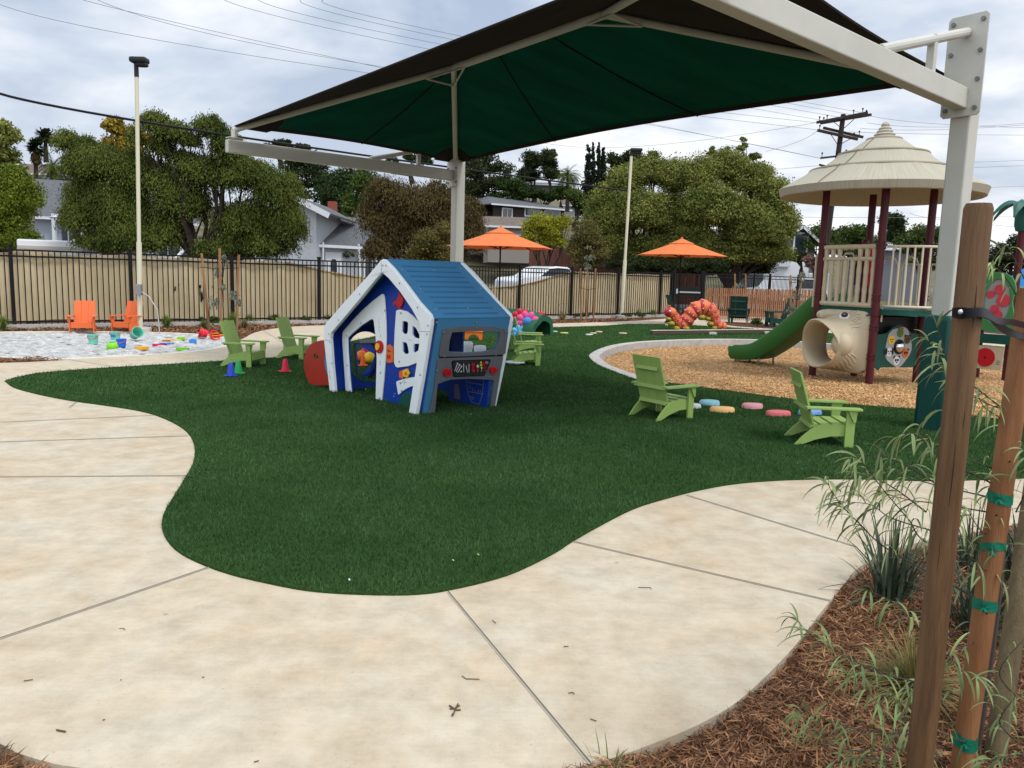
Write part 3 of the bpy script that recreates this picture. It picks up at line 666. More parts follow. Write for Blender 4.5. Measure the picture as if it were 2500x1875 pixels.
for (x,y) in [(820,1075),(820,1090),(820,1105)]:
    h=hitplane(*z1(x,y),Ow,Nf)+Nf*0.038; mb.bar(h-Zv*0.006,h+Zv*0.006,0.01,0.002,up=Nf)
for (x,y) in [(352,1165),(352,1180),(356,1200),(357,1218),(360,1230)]:
    h=hitplane(*z1(x,y),Of,Nf)+Nf*0.046; mb.bar(h-Zv*0.005,h+Zv*0.005,0.014,0.002,up=Nf)
part('engraving',mb,M_gr,house,world=True)
# rear wall with round-headed opening
Obk=Of+sy*(dep-0.04)
ro=wo[:]; op=[(572,912),(725,910),(748,935),(765,985),(772,1060),(760,1130),(730,1185),(688,1234),(600,1232)]
oh=tr(op,Obk,Xf,Zv,Nf)
# a second opening lines up with the shop window and counter opening at the side
def toplane(px,py,o,N,X): d=hitplane(px,py,o,N)-o; return (d.dot(X),d.z)
o2=[toplane(*p,Obk,Nf,Xf) for p in [(1132,800),(1224,800),(1216,866),(1132,866)]]
mb=MB(); mb.plate(wo,[oh],Obk,Xf,Zv,Nf,0.02)
# the rear wall only spans the left 60 % so that the far lawn shows through the shop window
xmax=max(p[0] for p in wo); cut=tr([(1572,900)],Obk,Xf,Zv,Nf)[0][0]
def clipx(poly,xc):
    out_=[]
    for i in range(len(poly)):
        a=poly[i]; b=poly[(i+1)%len(poly)]
        if a[0]<=xc: out_.append(a)
        if (a[0]-xc)*(b[0]-xc)<0: t=(xc-a[0])/(b[0]-a[0]); out_.append((xc,a[1]+(b[1]-a[1])*t))
    return out_
o3=[toplane(*p,Obk,Nf,Xf) for p in [(1092,806),(1106.5,806),(1106.5,862),(1092,862)]]
mb=MB(); mb.plate(clipx(wo,cut),[oh,o3],Obk,Xf,Zv,Nf,0.02); part('rear_wall',mb,M_rb,house,world=True)
cg=[(p[0],p[1]) for p in oh]; gx=sum(p[0] for p in cg)/len(cg); gz=sum(p[1] for p in cg)/len(cg)
mb=MB(); mb.plate([(gx+(x-gx)*1.07,gz+(z-gz)*1.05) for x,z in cg],[cg],Obk,Xf,Zv,Nf,0.012,0.021); part('opening_rim',mb,M_blk,house,world=True)
lg=tr([(600,1238),(700,1240),(778,1262),(778,1305),(612,1310)],Obk,Xf,Zv,Nf); zz=sum(p[1] for p in lg)/5
p0=Obk+Xf*lg[0][0]-sy*0.14; p1=Obk+Xf*(lg[3][0]+0.05)-sy*0.14
mb=MB(); mb.bar(Vector((p0.x,p0.y,zz)),Vector((p1.x,p1.y,zz)),0.24,0.02); part('bench_ledge',mb,M_w,house,world=True,bv=0.004)
mb=MB(); q0=hitplane(*z1(612,890),Obk-sy*0.05,Nf); q1=hitplane(*z1(775,888),Obk-sy*0.05,Nf); mb.bar(q0,q1,0.03,0.05,up=Zv); part('rail',mb,M_gr,house,world=True)
# side wall planes (lean outwards to the eave)
def side_plane(foot,eave):
    f3=Of+Xf*foot[0]+Zv*foot[1]; e3=Of+Xf*eave[0]+Zv*eave[1]; zz=(e3-f3).normalized(); N=(zz.cross(sy)).normalized(); 
    return f3,zz,N
eav=ft[12]; eav=(ft[12][0],ft[12][1]); sf,sz,sN=side_plane(ft[17],ft[13])
if sN.dot(Xf)<0: sN=-sN
So=sf+sN*0.0
def sp(pts,f=z1):
    out_=[]
    for p in pts: h=hitplane(*f(*p),So,sN)-So; out_.append((h.dot(sy),h.dot(sz)))
    return out_
win=[(1458,802),(1600,795),(1750,791),(1888,796),(1904,812),(1885,900),(1850,968),(1750,988),(1600,996),(1442,990),(1425,970),(1436,870)]
legop=[(1290,1600),(1322,1282),(1440,1242),(1600,1234),(1835,1245),(1850,1258),(1802,1560)]
L_=sf; H=(Of+Xf*ft[13][0]+Zv*ft[13][1]-sf).length
lo=sp(legop); lo=[(lo[0][0],0.0)]+lo[1:-1]+[(lo[-1][0],0.0)]
sw=[(0.045,0.0)]+lo+[(dep-0.02,0.0),(dep-0.02,H),(0.045,H)]
mb=MB(); mb.plate(sw,[sp(win)],So,sy,sz,sN,0.018,-0.02); part('side_wall',mb,M_sb,house,world=True)
g1=[(1375,778),(1395,768),(1500,755),(1690,748),(1850,757),(1962,776),(1978,800),(1955,990),(1945,1008),(1600,1025),(1350,1030),(1335,1015)]
mb=MB(); mb.plate(sp(g1),[sp(win)],So,sy,sz,sN,0.016,0.0); part('window_surround',mb,M_gr,house,world=True,bv=0.006)
g2=[(1245,1562),(1290,1330),(1323,1060),(1340,1045),(1500,1040),(1920,1026),(1930,1040),(1896,1246),(1848,1530)]
q=sp(g2); q=[(q[0][0],0.0)]+q[1:-1]+[(q[-1][0],0.0)]; q=q+lo[::-1]
mb=MB(); mb.plate(q,[],So,sy,sz,sN,0.016,0.0); part('counter_panel',mb,M_gr,house,world=True,bv=0.006)
mb=MB(); s=sp([(1345,1036),(1930,1016)]); mb.bar(So+sy*s[0][0]+sz*s[0][1]+sN*0.004,So+sy*s[1][0]+sz*s[1][1]+sN*0.004,0.03,0.012,up=sN); part('counter_gap',mb,M_blk,house,world=True)
def sd_(name,pts,m,f=z3,th=0.012,off=0.017,bvv=0.003,lbl=None):
    mb=MB(); mb.plate(sp(pts,f),[],So,sy,sz,sN,th,off); return part(name,mb,m,house,world=True,bv=bvv,label=lbl)
sd_('grill_board',[(380,700),(395,690),(975,672),(990,685),(900,905),(880,930),(420,945),(410,935)],M_blk)
mb=MB()
for k in range(11):
    y=700+k*21.5; s=sp([(395+k*3,y+8),(975-k*9,y-8)],z3); mb.bar(So+sy*s[0][0]+sz*s[0][1]+sN*0.030,So+sy*s[1][0]+sz*s[1][1]+sN*0.030,0.002,0.002,up=sN)
part('grill_bar',mb,mat('grill_line',(0.10,0.10,0.10),0.5),house,world=True)
M_ut=mat('utensil_grey',(0.5,0.5,0.5),0.4)
mb=MB()
for a,b in (((465,735),(420,855)),((495,755),(445,865)),((525,780),(470,875)),((560,735),(560,865)),((595,765),(620,872)),((643,740),(643,870))):
    s=sp([a,b],z3); mb.bar(So+sy*s[0][0]+sz*s[0][1]+sN*0.032,So+sy*s[1][0]+sz*s[1][1]+sN*0.032,0.007,0.005,up=sN)
for c in ((465,733),(497,753),(527,778),(522,858)):
    mb.plate(sp(blob(*c,13,12,10),z3),[],So,sy,sz,sN,0.005,0.030)
for a,b in (((778,740),(782,865)),((830,710),(838,865))):
    s=sp([a,b],z3); mb.bar(So+sy*s[0][0]+sz*s[0][1]+sN*0.031,So+sy*s[1][0]+sz*s[1][1]+sN*0.031,0.004,0.003,up=sN)
part('utensil_shape',mb,M_ut,house,world=True)
for c,r,m in (((705,748),26,M_red),((705,795),18,M_red),((710,845),24,M_red),((778,775),20,mat('cream_bit',(0.6,0.5,0.3),0.5)),((780,815),15,M_red),((828,715),14,M_yel),((828,755),19,mat('lime_bit',(0.45,0.5,0.05),0.5)),((838,800),14,M_yel)):
    sd_('food_shape',blob(*c,r,r,12),m,off=0.033,th=0.006,bvv=0)
sd_('food_shape',[(862,710),(880,715),(900,850),(890,860)],M_red,off=0.033,th=0.006,bvv=0)
mb=MB(); mb.plate(sp(blob(915,718,22,22,16),z3),[sp(blob(915,718,9,9,10),z3)],So,sy,sz,sN,0.006,0.033); part('food_shape',mb,mat('pink_bit',(0.6,0.15,0.25),0.5),house,world=True)
for c,r in (((308,872),58),((1023,840),52)):
    sd_('knob',blob(*c,r,r*1.03,28),M_red,th=0.03,off=0.017,bvv=0.006)
    mb=MB()
    for a in (0,45,90,135,180):
        x=math.cos(R_(a)); y=-math.sin(R_(a)); s=sp([(c[0]+x*r*1.25,c[1]+y*r*1.3),(c[0]+x*r*1.55,c[1]+y*r*1.6)],z3)
        mb.bar(So+sy*s[0][0]+sz*s[0][1]+sN*0.017,So+sy*s[1][0]+sz*s[1][1]+sN*0.017,0.004,0.003,up=sN)
    mb.plate(sp(blob(*c,6,7,8),z3),[],So,sy,sz,sN,0.006,0.048)
    part('dial_mark',mb,M_blk,house,world=True)
# screws
mb=MB()
def scr(px,py,o,N,r=0.011):
    h=hitplane(px,py,o,N); mb.lathe([(r,0),(r*0.8,r*0.5),(0,r*0.7)],8,h,M=Matrix([[frame_of(N)[0][i],frame_of(N)[1][i],N[i]] for i in range(3)]))
for x,y in [(820,182),(849,182),(605,450),(975,348),(407,690),(1240,743),(318,822),(1230,823),(327,897),(346,1093),(1142,572),(1167,1200),(370,1350),(1105,1568)]: scr(*z1(x,y),Of+Nf*0.045,Nf,0.013)
for x,y in [(837,603),(615,717),(484,837),(490,1114),(798,1181),(515,1350),(790,1420),(987,627),(972,1077),(983,1277),(994,1350)]: scr(*z1(x,y),Ow+Nf*0.038,Nf,0.013)
for x,y in [(932,1378),(922,1402),(1002,1482),(1090,1425),(850,1466),(875,1470),(590,862),(660,1336)]: scr(*z1(x,y),Ow+Nf*0.02,Nf,0.009)
for x,y in [(168,107),(788,107),(1355,103),(280,262),(788,195),(1237,255),(288,641),(1093,616),(173,862),(1127,820),(273,1005),(985,963),(62,1508),(1005,1432),(405,715),(967,694),(433,916),(866,890)]: scr(*z3(x,y),So+sN*0.02,sN,0.011)
part('screw',mb,M_scr,house,world=True,smooth=True)
# roof panels
apx=ft[7]; er=ft[13]; el=ft[2]
def roofpanel(a,e):
    a3=Of+Xf*a[0]+Zv*(a[1]-0.02); e3=Of+Xf*e[0]+Zv*(e[1]); down=(e3-a3); Ln=down.length; down.normalize(); N=down.cross(sy); N=N if N.z>0 else -N
    mb=MB(); mb.plate([(0.0,0.0),(dep-0.045,0.0),(dep-0.045,Ln),(0.0,Ln)],[],a3+sy*0.0,sy,down,N,0.018,-0.006)
    rp_=part('roof_panel',mb,M_sb,house,world=True,bv=0.004)
    mb=MB(); 
    for r_ in range(10):
        v0=Ln*(0.09+r_*0.092); 
        for k in range(44):
            u0=dep*(0.14+0.0158*k+0.006); c=a3+sy*u0+down*(v0+0.018)+N*0.0125; mb.bar(c-down*0.015,c+down*0.015,0.006,0.002,up=N)
    part('perforation',mb,M_slot,rp_,world=True)
    mb=MB()
    for u0,v0 in ((0.10,0.17),(0.5,0.17),(0.88,0.13),(0.12,0.52),(0.9,0.5),(0.09,0.87),(0.5,0.85),(0.92,0.87)):
        c=a3+sy*dep*u0+down*Ln*v0+N*0.012; mb.lathe([(0.012,0),(0.008,0.006),(0,0.008)],8,c)
    part('roof_screw',mb,M_scr,rp_,world=True,smooth=True)
roofpanel(apx,er); roofpanel(apx,el)
mb=MB(); a3=Of+Xf*apx[0]+Zv*(apx[1]-0.012); mb.cyl(a3+sy*0.0,a3+sy*(dep-0.045),0.016,n=10); part('ridge_cap',mb,M_sb,house,world=True)
# left side: royal wall set low with a half-disc table outside, blue ring
lf,lz,lN=side_plane(ft[0],ft[2]); 
if lN.dot(Xf)>0: lN=-lN
Hl=(Of+Xf*ft[2][0]+Zv*ft[2][1]-lf).length
ring=[(dep*0.5+0.30*math.cos(a),0.42+0.33*math.sin(a)) for a in [2*math.pi*i/28 for i in range(28)]]
mb=MB(); mb.plate([(0.045,0),(dep-0.02,0),(dep-0.02,Hl),(0.045,Hl)],[ring],lf,sy,lz,lN,0.018,-0.02); part('side_wall',mb,M_rb,house,world=True)
# red half-disc crawl panel
Od=Of+sy*0.03
dd=[(345,1300),(158,1300),(118,1220),(97,1130),(95,1060),(115,980),(150,925),(200,893),(255,880),(310,878),(345,885)]
dq=tr(dd,Od,Xf,Zv,Nf); dh=tr(blob(209,1030,20,23,14),Od,Xf,Zv,Nf)
mb=MB(); mb.plate(dq,[dh],Od,Xf,Zv,Nf,0.022); part('crawl_panel',mb,M_dred,house,world=True,bv=0.004,label='dark red half disc panel with a round hole')
rq=tr([(345,960),(325,975),(303,1020),(298,1080),(305,1140),(320,1180),(345,1200)],Od,Xf,Zv,Nf); mb=MB(); mb.plate(rq,[],Od,Xf,Zv,Nf,0.012,0.022); part('crawl_ring',mb,M_sb,house,world=True)
# inner pantry panel seen under the counter: blue board with grey drawings
Oi=Of+Xf*(wdt*0.62)+sy*(dep*0.80)
Xi=(Xf*0.97+sy*0.05).normalized(); Ni=Vector((Xi.y,-Xi.x,0)); 
if Ni.dot(Nf)<0: Ni=-Ni
pan=tr([(1458,1250),(1440,1410),(1560,1450),(1790,1500),(1830,1250)],Oi,Xi,Zv,Ni); lowz=min(p[1] for p in pan)
pan=[(pan[0][0],0.52),(pan[1][0],0.0),(pan[3][0],0.0),(pan[4][0],0.52)]
mb=MB(); mb.plate(pan,[],Oi,Xi,Zv,Ni,0.018); part('pantry_panel',mb,M_rb,house,world=True)
M_pg=mat('engraved_grey',(0.14,0.14,0.17),0.6)
mb=MB(); 
for pl in ([(1500,1290),(1530,1285),(1545,1340),(1552,1430),(1495,1420)],):
    mb.plate(tr(pl,Oi,Xi,Zv,Ni),[],Oi,Xi,Zv,Ni,0.004,0.019)
part('jug_drawing',mb,M_pg,house,world=True); mb=MB()
for a,b in (((1610,1240),(1625,1380)),((1625,1380),(1660,1455)),((1770,1240),(1760,1380)),((1760,1380),(1730,1470)),((1620,1270),(1768,1295)),((1622,1355),(1765,1380)),((1660,1455),(1730,1478)),((1640,1420),(1680,1430)),((1640,1405),(1680,1413)),((1645,1330),(1645,1300)),((1670,1350),(1670,1320)),((1720,1360),(1720,1340)),((1690,1355),(1690,1345)),((1740,1363),(1740,1345))):
    s=tr([a,b],Oi,Xi,Zv,Ni); mb.bar(Oi+Xi*s[0][0]+Zv*s[0][1]+Ni*0.021,Oi+Xi*s[1][0]+Zv*s[1][1]+Ni*0.021,0.010,0.004,up=Ni)
part('shelf_drawing',mb,M_pg,house,world=True)
# ------------------------------------------------------------ play tower
M_mar=mat('maroon_post',(0.085,0.014,0.018),0.4,var=0.06,vscale=3,bump=0.03,bscale=120)
M_bg=mat('beige_plastic',(0.50,0.43,0.30),0.5,var=0.05,vscale=2,bump=0.08,bscale=90)
M_bm=mat('beige_steel',(0.60,0.54,0.42),0.4)
M_deck=mat('deck_green',(0.008,0.075,0.055),0.5,var=0.1,vscale=4)
M_slide=mat('slide_green',(0.034,0.140,0.030),0.35,var=0.08,vscale=1.2,bump=0.03,bscale=40)
M_thatch=mat('thatch_beige',(0.50,0.44,0.31),0.75,var=0.18,vscale=6,detail=6,bump=0.5,bscale=22,bdist=0.02)
PF_=Vector((5.91,13.0,0)); PR_=Vector((6.97,13.56,0)); PL_=Vector((5.37,14.07,0)); PB_=PR_+PL_-PF_
ctr=(PF_+PB_)/2; DZ=1.13
ax=(PR_-PF_).normalized(); ay=(PL_-PF_).normalized()
tower=thing('play_tower','raised play tower with cone shaped thatch look roof, green slide and maroon posts','play structure',ctr)
for p in (PF_,PR_,PL_,PB_):
    mb=MB(); mb.cyl((p.x,p.y,-0.2),(p.x,p.y,3.12),0.062,n=18); po=part('post',mb,M_mar,tower,world=True,smooth=True)
    for z in (0.30,0.36,0.78,0.84,1.02,1.28,1.34,2.10,2.16,2.2):
        mb=MB(); mb.lathe([(0.060,-0.014),(0.075,-0.012),(0.075,0.012),(0.060,0.014)],18,(p.x,p.y,z),cap=False)
        mb.box((p.x+0.02,p.y-0.078,z),(0.02,0.03,0.02)); part('clamp',mb,M_mar,po,world=True,smooth=True)
# cone roof, slightly polygonal and with thatch courses
prof=[(1.60,2.97),(1.66,2.98),(1.70,3.10),(1.62,3.15),(1.28,3.34),(1.17,3.44),(1.145,3.375),(1.08,3.42),(0.82,3.60),(0.715,3.715),(0.69,3.645),(0.64,3.69),(0.42,3.85),(0.26,3.96),(0.255,3.92),(0.21,3.95),(0.165,4.0),(0.175,4.02),(0.13,4.05),(0.135,4.075),(0.10,4.10),(0.105,4.125),(0.065,4.15),(0.07,4.185),(0.045,4.22),(0,4.24)]
inner_=[(0,4.0),(0.3,3.75),(1.0,3.28),(1.5,3.02),(1.60,2.97)]
mb=MB(); n=56
def ring_r(r,k): 
    a=2*math.pi*k/n; return r*0.965*(1+0.005*math.cos(8*a)+0.002*math.sin(23*a))
vs=[];fs=[]
pr=inner_+prof[1:]
for r,z in pr:
    for k in range(n):
        a=2*math.pi*k/n; rr=ring_r(r,k); vs.append((ctr.x+rr*math.cos(a),ctr.y+rr*math.sin(a),z))
for i in range(len(pr)-1):
    for k in range(n): a=i*n+k; b=i*n+(k+1)%n; fs.append((a,b,b+n,a+n))
mb.add(vs,fs)
M_thatch2=mat('thatch_lip',(0.27,0.235,0.16),0.8)
# radial streaks come from a noise stretched along the slope (object space cone coordinates)
t=M_thatch.node_tree; nn=t.nodes; ll=t.links; tcn=nn.new('ShaderNodeTexCoord'); sx=nn.new('ShaderNodeSeparateXYZ'); ll.new(tcn.outputs['Object'],sx.inputs[0])
at2=nn.new('ShaderNodeMath'); at2.operation='ARCTAN2'; ll.new(sx.outputs[1],at2.inputs[0]); ll.new(sx.outputs[0],at2.inputs[1])
cbx=nn.new('ShaderNodeCombineXYZ'); ll.new(at2.outputs[0],cbx.inputs[0]); ll.new(sx.outputs[2],cbx.inputs[1])
mpp=nn.new('ShaderNodeMapping'); mpp.inputs['Scale'].default_value=(34,1.6,1); ll.new(cbx.outputs[0],mpp.inputs[0])
nz=nn.new('ShaderNodeTexNoise'); nz.inputs['Scale'].default_value=1.6; nz.inputs['Detail'].default_value=6; ll.new(mpp.outputs[0],nz.inputs['Vector'])
rr_=nn.new('ShaderNodeValToRGB'); ll.new(nz.outputs[0],rr_.inputs[0]); rr_.color_ramp.elements[0].position=0.3; rr_.color_ramp.elements[0].color=(0.35,0.32,0.245,1); rr_.color_ramp.elements[1].position=0.62; rr_.color_ramp.elements[1].color=(0.42,0.39,0.305,1)
ll.new(rr_.outputs[0],nn['Principled BSDF'].inputs['Base Color'])
bb=[x for x in nn if x.type=='BUMP'][0]; ll.new(nz.outputs[0],bb.inputs['Height']); bb.inputs['Strength'].default_value=0.25; bb.inputs['Distance'].default_value=0.03
o=part('roof',mb,M_thatch,tower,world=True,smooth=35)
mb=MB()
for a in (R_(-147),R_(33)):
    pts=[(ctr.x+r*0.976*math.cos(a),ctr.y+r*0.976*math.sin(a),z+0.004) for r,z in prof[2:14]]; mb.tube(pts,0.006,5)
part('roof_seam',mb,mat('seam_brown',(0.16,0.12,0.07),0.8),o,world=True)
for r_,z_ in ((1.172,3.432),(0.717,3.708),(0.266,3.955)):
    mb=MB(); mb.lathe([(r_,z_-0.05),(r_+0.03,z_-0.035),(r_+0.038,z_-0.018),(r_+0.02,z_+0.006),(r_-0.02,z_+0.012)],56,(ctr.x,ctr.y,0),cap=False,M=Matrix.Diagonal((0.965,0.965,1))); part('course_lip',mb,M_thatch2,o,world=True,smooth=True)
# decks
def slab(pts,z0,z1):
    mb=MB(); mb.plate([(p.x,p.y) for p in pts],[],(0,0,0),(1,0,0),(0,1,0),(0,0,1),z1-z0,z0); return mb
part('deck',slab([PF_,PR_,PB_,PL_],DZ-0.12,DZ),M_deck,tower,world=True,bv=0.006)
# bulging second deck on the F-R side with a curved steel barrier
cR=PF_.lerp(PR_,0.5)+ax*0.30-ay*0.05
arcp=[cR+ax*(0.86*math.cos(a))-ay*(0.62*math.sin(a)) for a in [math.pi*i/14 for i in range(15)]]
part('deck',slab(arcp[::-1],DZ-0.10,DZ-0.01),M_deck,tower,world=True)
def V3(p,z): return Vector((p.x,p.y,z))
bar=thing_bar=None
mb=MB()
arc2=[cR+ax*(0.80*math.cos(a))-ay*(0.66*math.sin(a)) for a in [math.pi*i/20 for i in range(21)]]
mb.tube([V3(p,DZ+0.04) for p in arc2],0.022,10); part('barrier_rail',mb,M_bm,tower,world=True,smooth=True); mb=MB(); mb.tube([V3(p,DZ+1.0) for p in arc2],0.022,10)
br=part('barrier_rail',mb,M_bm,tower,world=True,smooth=True)
for p in arc2[1:-1:1]:
    mb=MB(); mb.cyl(V3(p,DZ+0.04),V3(p,DZ+1.0),0.016,n=8); part('barrier_bar',mb,M_bm,br,world=True,smooth=True)
for p in (arc2[0],arc2[10],arc2[20]):
    mb=MB(); mb.cyl(V3(p,DZ-0.22),V3(p,DZ+0.05),0.016,n=8); part('barrier_bar',mb,M_bm,br,world=True,smooth=True)
# small square game plate on the barrier
pp=arc2[4]; dr=(arc2[5]-arc2[3]).normalized(); nn_=Vector((dr.y,-dr.x,0)); 
if nn_.dot(CAM-pp)<0: nn_=-nn_
mb=MB(); mb.plate([(-0.09,0),(0.09,0),(0.09,0.26),(-0.09,0.26)],[[(-0.045,0.08),(0.045,0.08),(0.045,0.18),(-0.045,0.18)]],V3(pp,DZ+0.68)+nn_*0.02,dr,(0,0,1),nn_,0.015)
mb.plate([(-0.035,0.09),(0.035,0.09),(0.035,0.17),(-0.035,0.17)],[[(-0.02,0.12),(-0.01,0.12),(-0.01,0.135),(-0.02,0.135)],[(0.01,0.12),(0.02,0.12),(0.02,0.135),(0.01,0.135)]],V3(pp,DZ+0.68)+nn_*0.02,dr,(0,0,1),nn_,0.012)
part('game_plate',mb,M_bm,tower,world=True,bv=0.003)
# bamboo style panel between L and F
mb=MB(); dl=(PF_-PL_).normalized(); o0=PL_+dl*0.07; ln=(PF_-PL_).length-0.14; nrm=Vector((dl.y,-dl.x,0)); nrm = -nrm if nrm.dot(CAM-o0)<0 else nrm
def bp(u,z,off=0.0): p=o0+dl*u+nrm*off; return Vector((p.x,p.y,z))
panel_=MB()
for z in (DZ+0.04,DZ+1.0,DZ+0.80): 
    if z<DZ+0.1: _lo=MB().tube([bp(0,z),bp(ln*.5,z),bp(ln,z)],0.042,12)
    if z>DZ+0.9: panel_.tube([bp(0,z),bp(ln*0.25,z),bp(ln*.5,z),bp(ln*.75,z),bp(ln,z)],0.042,12)
for a,b in ((0,ln*0.36),(ln*0.62,ln)): panel_.tube([bp(a,DZ+0.80),bp(b,DZ+0.80)],0.036,10)
panel_.tube([bp(ln*0.36,DZ+0.80),bp(ln*0.62,DZ+0.80)],0.028,10)
pn=part('bamboo_frame',panel_,M_bg,tower,world=True,smooth=True); part('bamboo_rail',_lo,M_bg,pn,world=True,smooth=True)
for k in range(8):
    u=0.04+k*(ln-0.08)/7; top=DZ+1.0 if (k<3 or k>4) else DZ+0.80; mb=MB()
    zs=np.linspace(DZ+0.05,top,9); pts=[];rd=[]
    j=rng.uniform(-0.06,0.06)
    for i in range(13):
        z=DZ+0.05+(top-DZ-0.05)*i/12; pts.append(bp(u,z)); rd.append(0.040 if i in (3,7,11) else 0.0345)
    mb.tube(pts,rd,12); part('bamboo_pole',mb,M_bg,pn,world=True,smooth=60)
mb=MB()
for k in range(8):
    u=0.04+k*(ln-0.08)/7
    for z in (DZ+0.04,DZ+0.97,DZ+0.80):
        for q in range(2):
            c=bp(u,z,0.03); d=(dl*0.03+Vector((0,0,0.03)))*(1 if q else 1); d=dl*0.03+Vector((0,0,0.03 if q else -0.03)); mb.tube([c-d,c+nrm*0.014,c+d],0.006,5)
part('lashing',mb,M_bg,pn,world=True)
# beyond-side barriers (seen through): B-R side arch loops and a red disc
mb=MB()
for off in (0.0,0.42):
    c=PR_+ay*(0.35+off)+ax*0.05; mb.tube([V3(c-ay*0.16,DZ),V3(c-ay*0.16,DZ+0.72),V3(c-ay*0.10,DZ+0.84),V3(c,DZ+0.88),V3(c+ay*0.10,DZ+0.84),V3(c+ay*0.16,DZ+0.72),V3(c+ay*0.16,DZ)],0.018,8)
part('hand_loop',mb,M_bm,tower,world=True,smooth=True)
mb=MB()
for k in range(7):
    c=PR_+ax*0.35+ay*(0.05+k*0.12); mb.cyl(V3(c,DZ-0.6),V3(c,DZ+0.75),0.015,n=8)
c0=PR_+ax*0.35; mb.tube([V3(c0,DZ+0.75),V3(c0+ay*0.8,DZ+0.75)],0.018,8); mb.tube([V3(c0,DZ-0.6),V3(c0+ay*0.8,DZ-0.6)],0.018,8)
part('side_rail',mb,M_bm,tower,world=True,smooth=True)
pm=PR_+ay*0.1-ax*0.35+ay*0.9; mb=MB(); mb.cyl(V3(pm,-0.2),V3(pm,DZ+1.12),0.062,n=16); mb.ball(V3(pm,DZ+1.12),0.062,14,8); part('post',mb,M_mar,tower,world=True,smooth=True)
mb=MB(); q=pm+ax*0.16; mb.lathe([(0.0,-0.02),(0.2,-0.02),(0.21,0),(0.2,0.02),(0,0.02)],24,V3(q,DZ+0.85),M=Matrix.Rotation(R_(90),3,'X')@Matrix.Identity(3)); mb.box(V3(q+Vector((0.02,0,0)),DZ+0.6),(0.22,0.03,0.5)); part('wheel_panel',mb,M_red,tower,world=True,smooth=True)
# sand colour inner slide rails and low bits behind, dark box under the deck (shop panel seen from behind)
mb=MB(); a0=PB_-ax*0.1; mb.box(V3((PB_+PR_)/2+ax*0.0,0.72),(1.0,0.03,0.5),rz=math.atan2(ay.y,ay.x)); part('under_panel',mb,M_blk,tower,world=True)
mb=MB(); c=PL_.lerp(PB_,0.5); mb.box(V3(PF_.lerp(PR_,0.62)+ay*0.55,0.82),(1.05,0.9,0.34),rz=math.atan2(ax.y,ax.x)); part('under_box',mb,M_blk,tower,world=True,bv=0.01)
# animal face panel under the F-R deck
o1=PF_+ax*0.02; nF=-ay
def fp(u,z): return (u,z)
W_=(PR_-PF_).length
mb=MB(); mb.plate([(0.06,0.16),(0.16,0.10),(0.22,0.15),(W_-0.16,0.13),(W_-0.06,0.17),(W_-0.06,0.70),(W_*0.76,0.72),(W_*0.66,0.80),(W_*0.5,0.87),(W_*0.36,0.82),(W_*0.24,0.72),(0.06,0.70)],[],o1,ax,(0,0,1),nF,0.02)
ap=part('activity_panel',mb,M_dgr,tower,world=True,bv=0.006)
cx=W_*0.50; cz=0.49
def disc(cx,cz,rx,rz,th,off,m,name,f=0,amp=0,n=28,par=ap):
    mb=MB(); mb.plate(blob(cx,cz,rx,rz,n,f,amp,0.8),[],o1,ax,(0,0,1),nF,th,off); return part(name,mb,m,par,world=True,bv=0.002)
M_pl=mat('plate_grey',(0.36,0.37,0.37),0.5); disc(cx,cz,0.33,0.335,0.012,0.02,M_pl,'face_plate',5,0.045,60)
mb=MB(); mb.lathe([(0.125,0),(0.125,0.02),(0.105,0.03),(0.10,0.02)],28,o1+ax*cx+Vector((0,0,cz))+nF*0.032,M=Matrix([[ax[i],0 if i<2 else 1,nF[i]] for i in range(3)])); part('dome_ring',mb,M_blk,ap,world=True,smooth=True)
mb=MB(); mb.lathe([(0.10,0),(0.09,0.035),(0.06,0.06),(0.03,0.07),(0,0.072)],28,o1+ax*cx+Vector((0,0,cz))+nF*0.04,M=Matrix([[ax[i],0 if i<2 else 1,nF[i]] for i in range(3)])); part('mirror_dome',mb,mat('dome_silver',(0.7,0.7,0.7),0.15,metal=1.0),ap,world=True,smooth=True)
faces=[(cx-0.205,cz+0.115,'duck_face',M_yel),(cx+0.005,cz+0.235,'frog_face',mat('frog_green',(0.05,0.22,0.03),0.5)),(cx+0.20,cz+0.12,'owl_face',mat('owl_brown',(0.10,0.06,0.02),0.5)),(cx-0.235,cz-0.085,'dog_face',mat('face_white',(0.7,0.7,0.68),0.5)),(cx+0.185,cz-0.115,'cat_face',M_org),(cx-0.03,cz-0.235,'panda_face',mat('face_white',(0.7,0.7,0.68),0.5))]
for x,z,nm,m in faces:
    fo=disc(x,z,0.078,0.076,0.008,0.034,m,nm,0,0,20)
    mb=MB(); 
    for sx_ in (-1,1):
        if nm in ('panda_face','owl_face','cat_face'): mb.plate(blob(x+sx_*0.058,z+0.062,0.024,0.024,10),[],o1,ax,(0,0,1),nF,0.008,0.033)
        if nm=='frog_face': mb.plate(blob(x+sx_*0.04,z+0.066,0.026,0.022,10),[],o1,ax,(0,0,1),nF,0.008,0.033)
        if nm=='dog_face': mb.plate(blob(x+sx_*0.078,z+0.012,0.028,0.06,12),[],o1,ax,(0,0,1),nF,0.008,0.036)
        r=0.022 if nm in('panda_face','cat_face') else 0.013
        mb.plate(blob(x+sx_*0.028,z+0.012,r,r*1.1,10),[],o1,ax,(0,0,1),nF,0.004,0.043)
    mb.plate(blob(x,z-0.028,0.016,0.011,10),[],o1,ax,(0,0,1),nF,0.004,0.043)
    part('features',mb,{'owl_face':M_yel,'frog_face':M_red,'duck_face':M_org}.get(nm,M_blk) if nm in('frog_face',) else M_blk,ap,world=True)
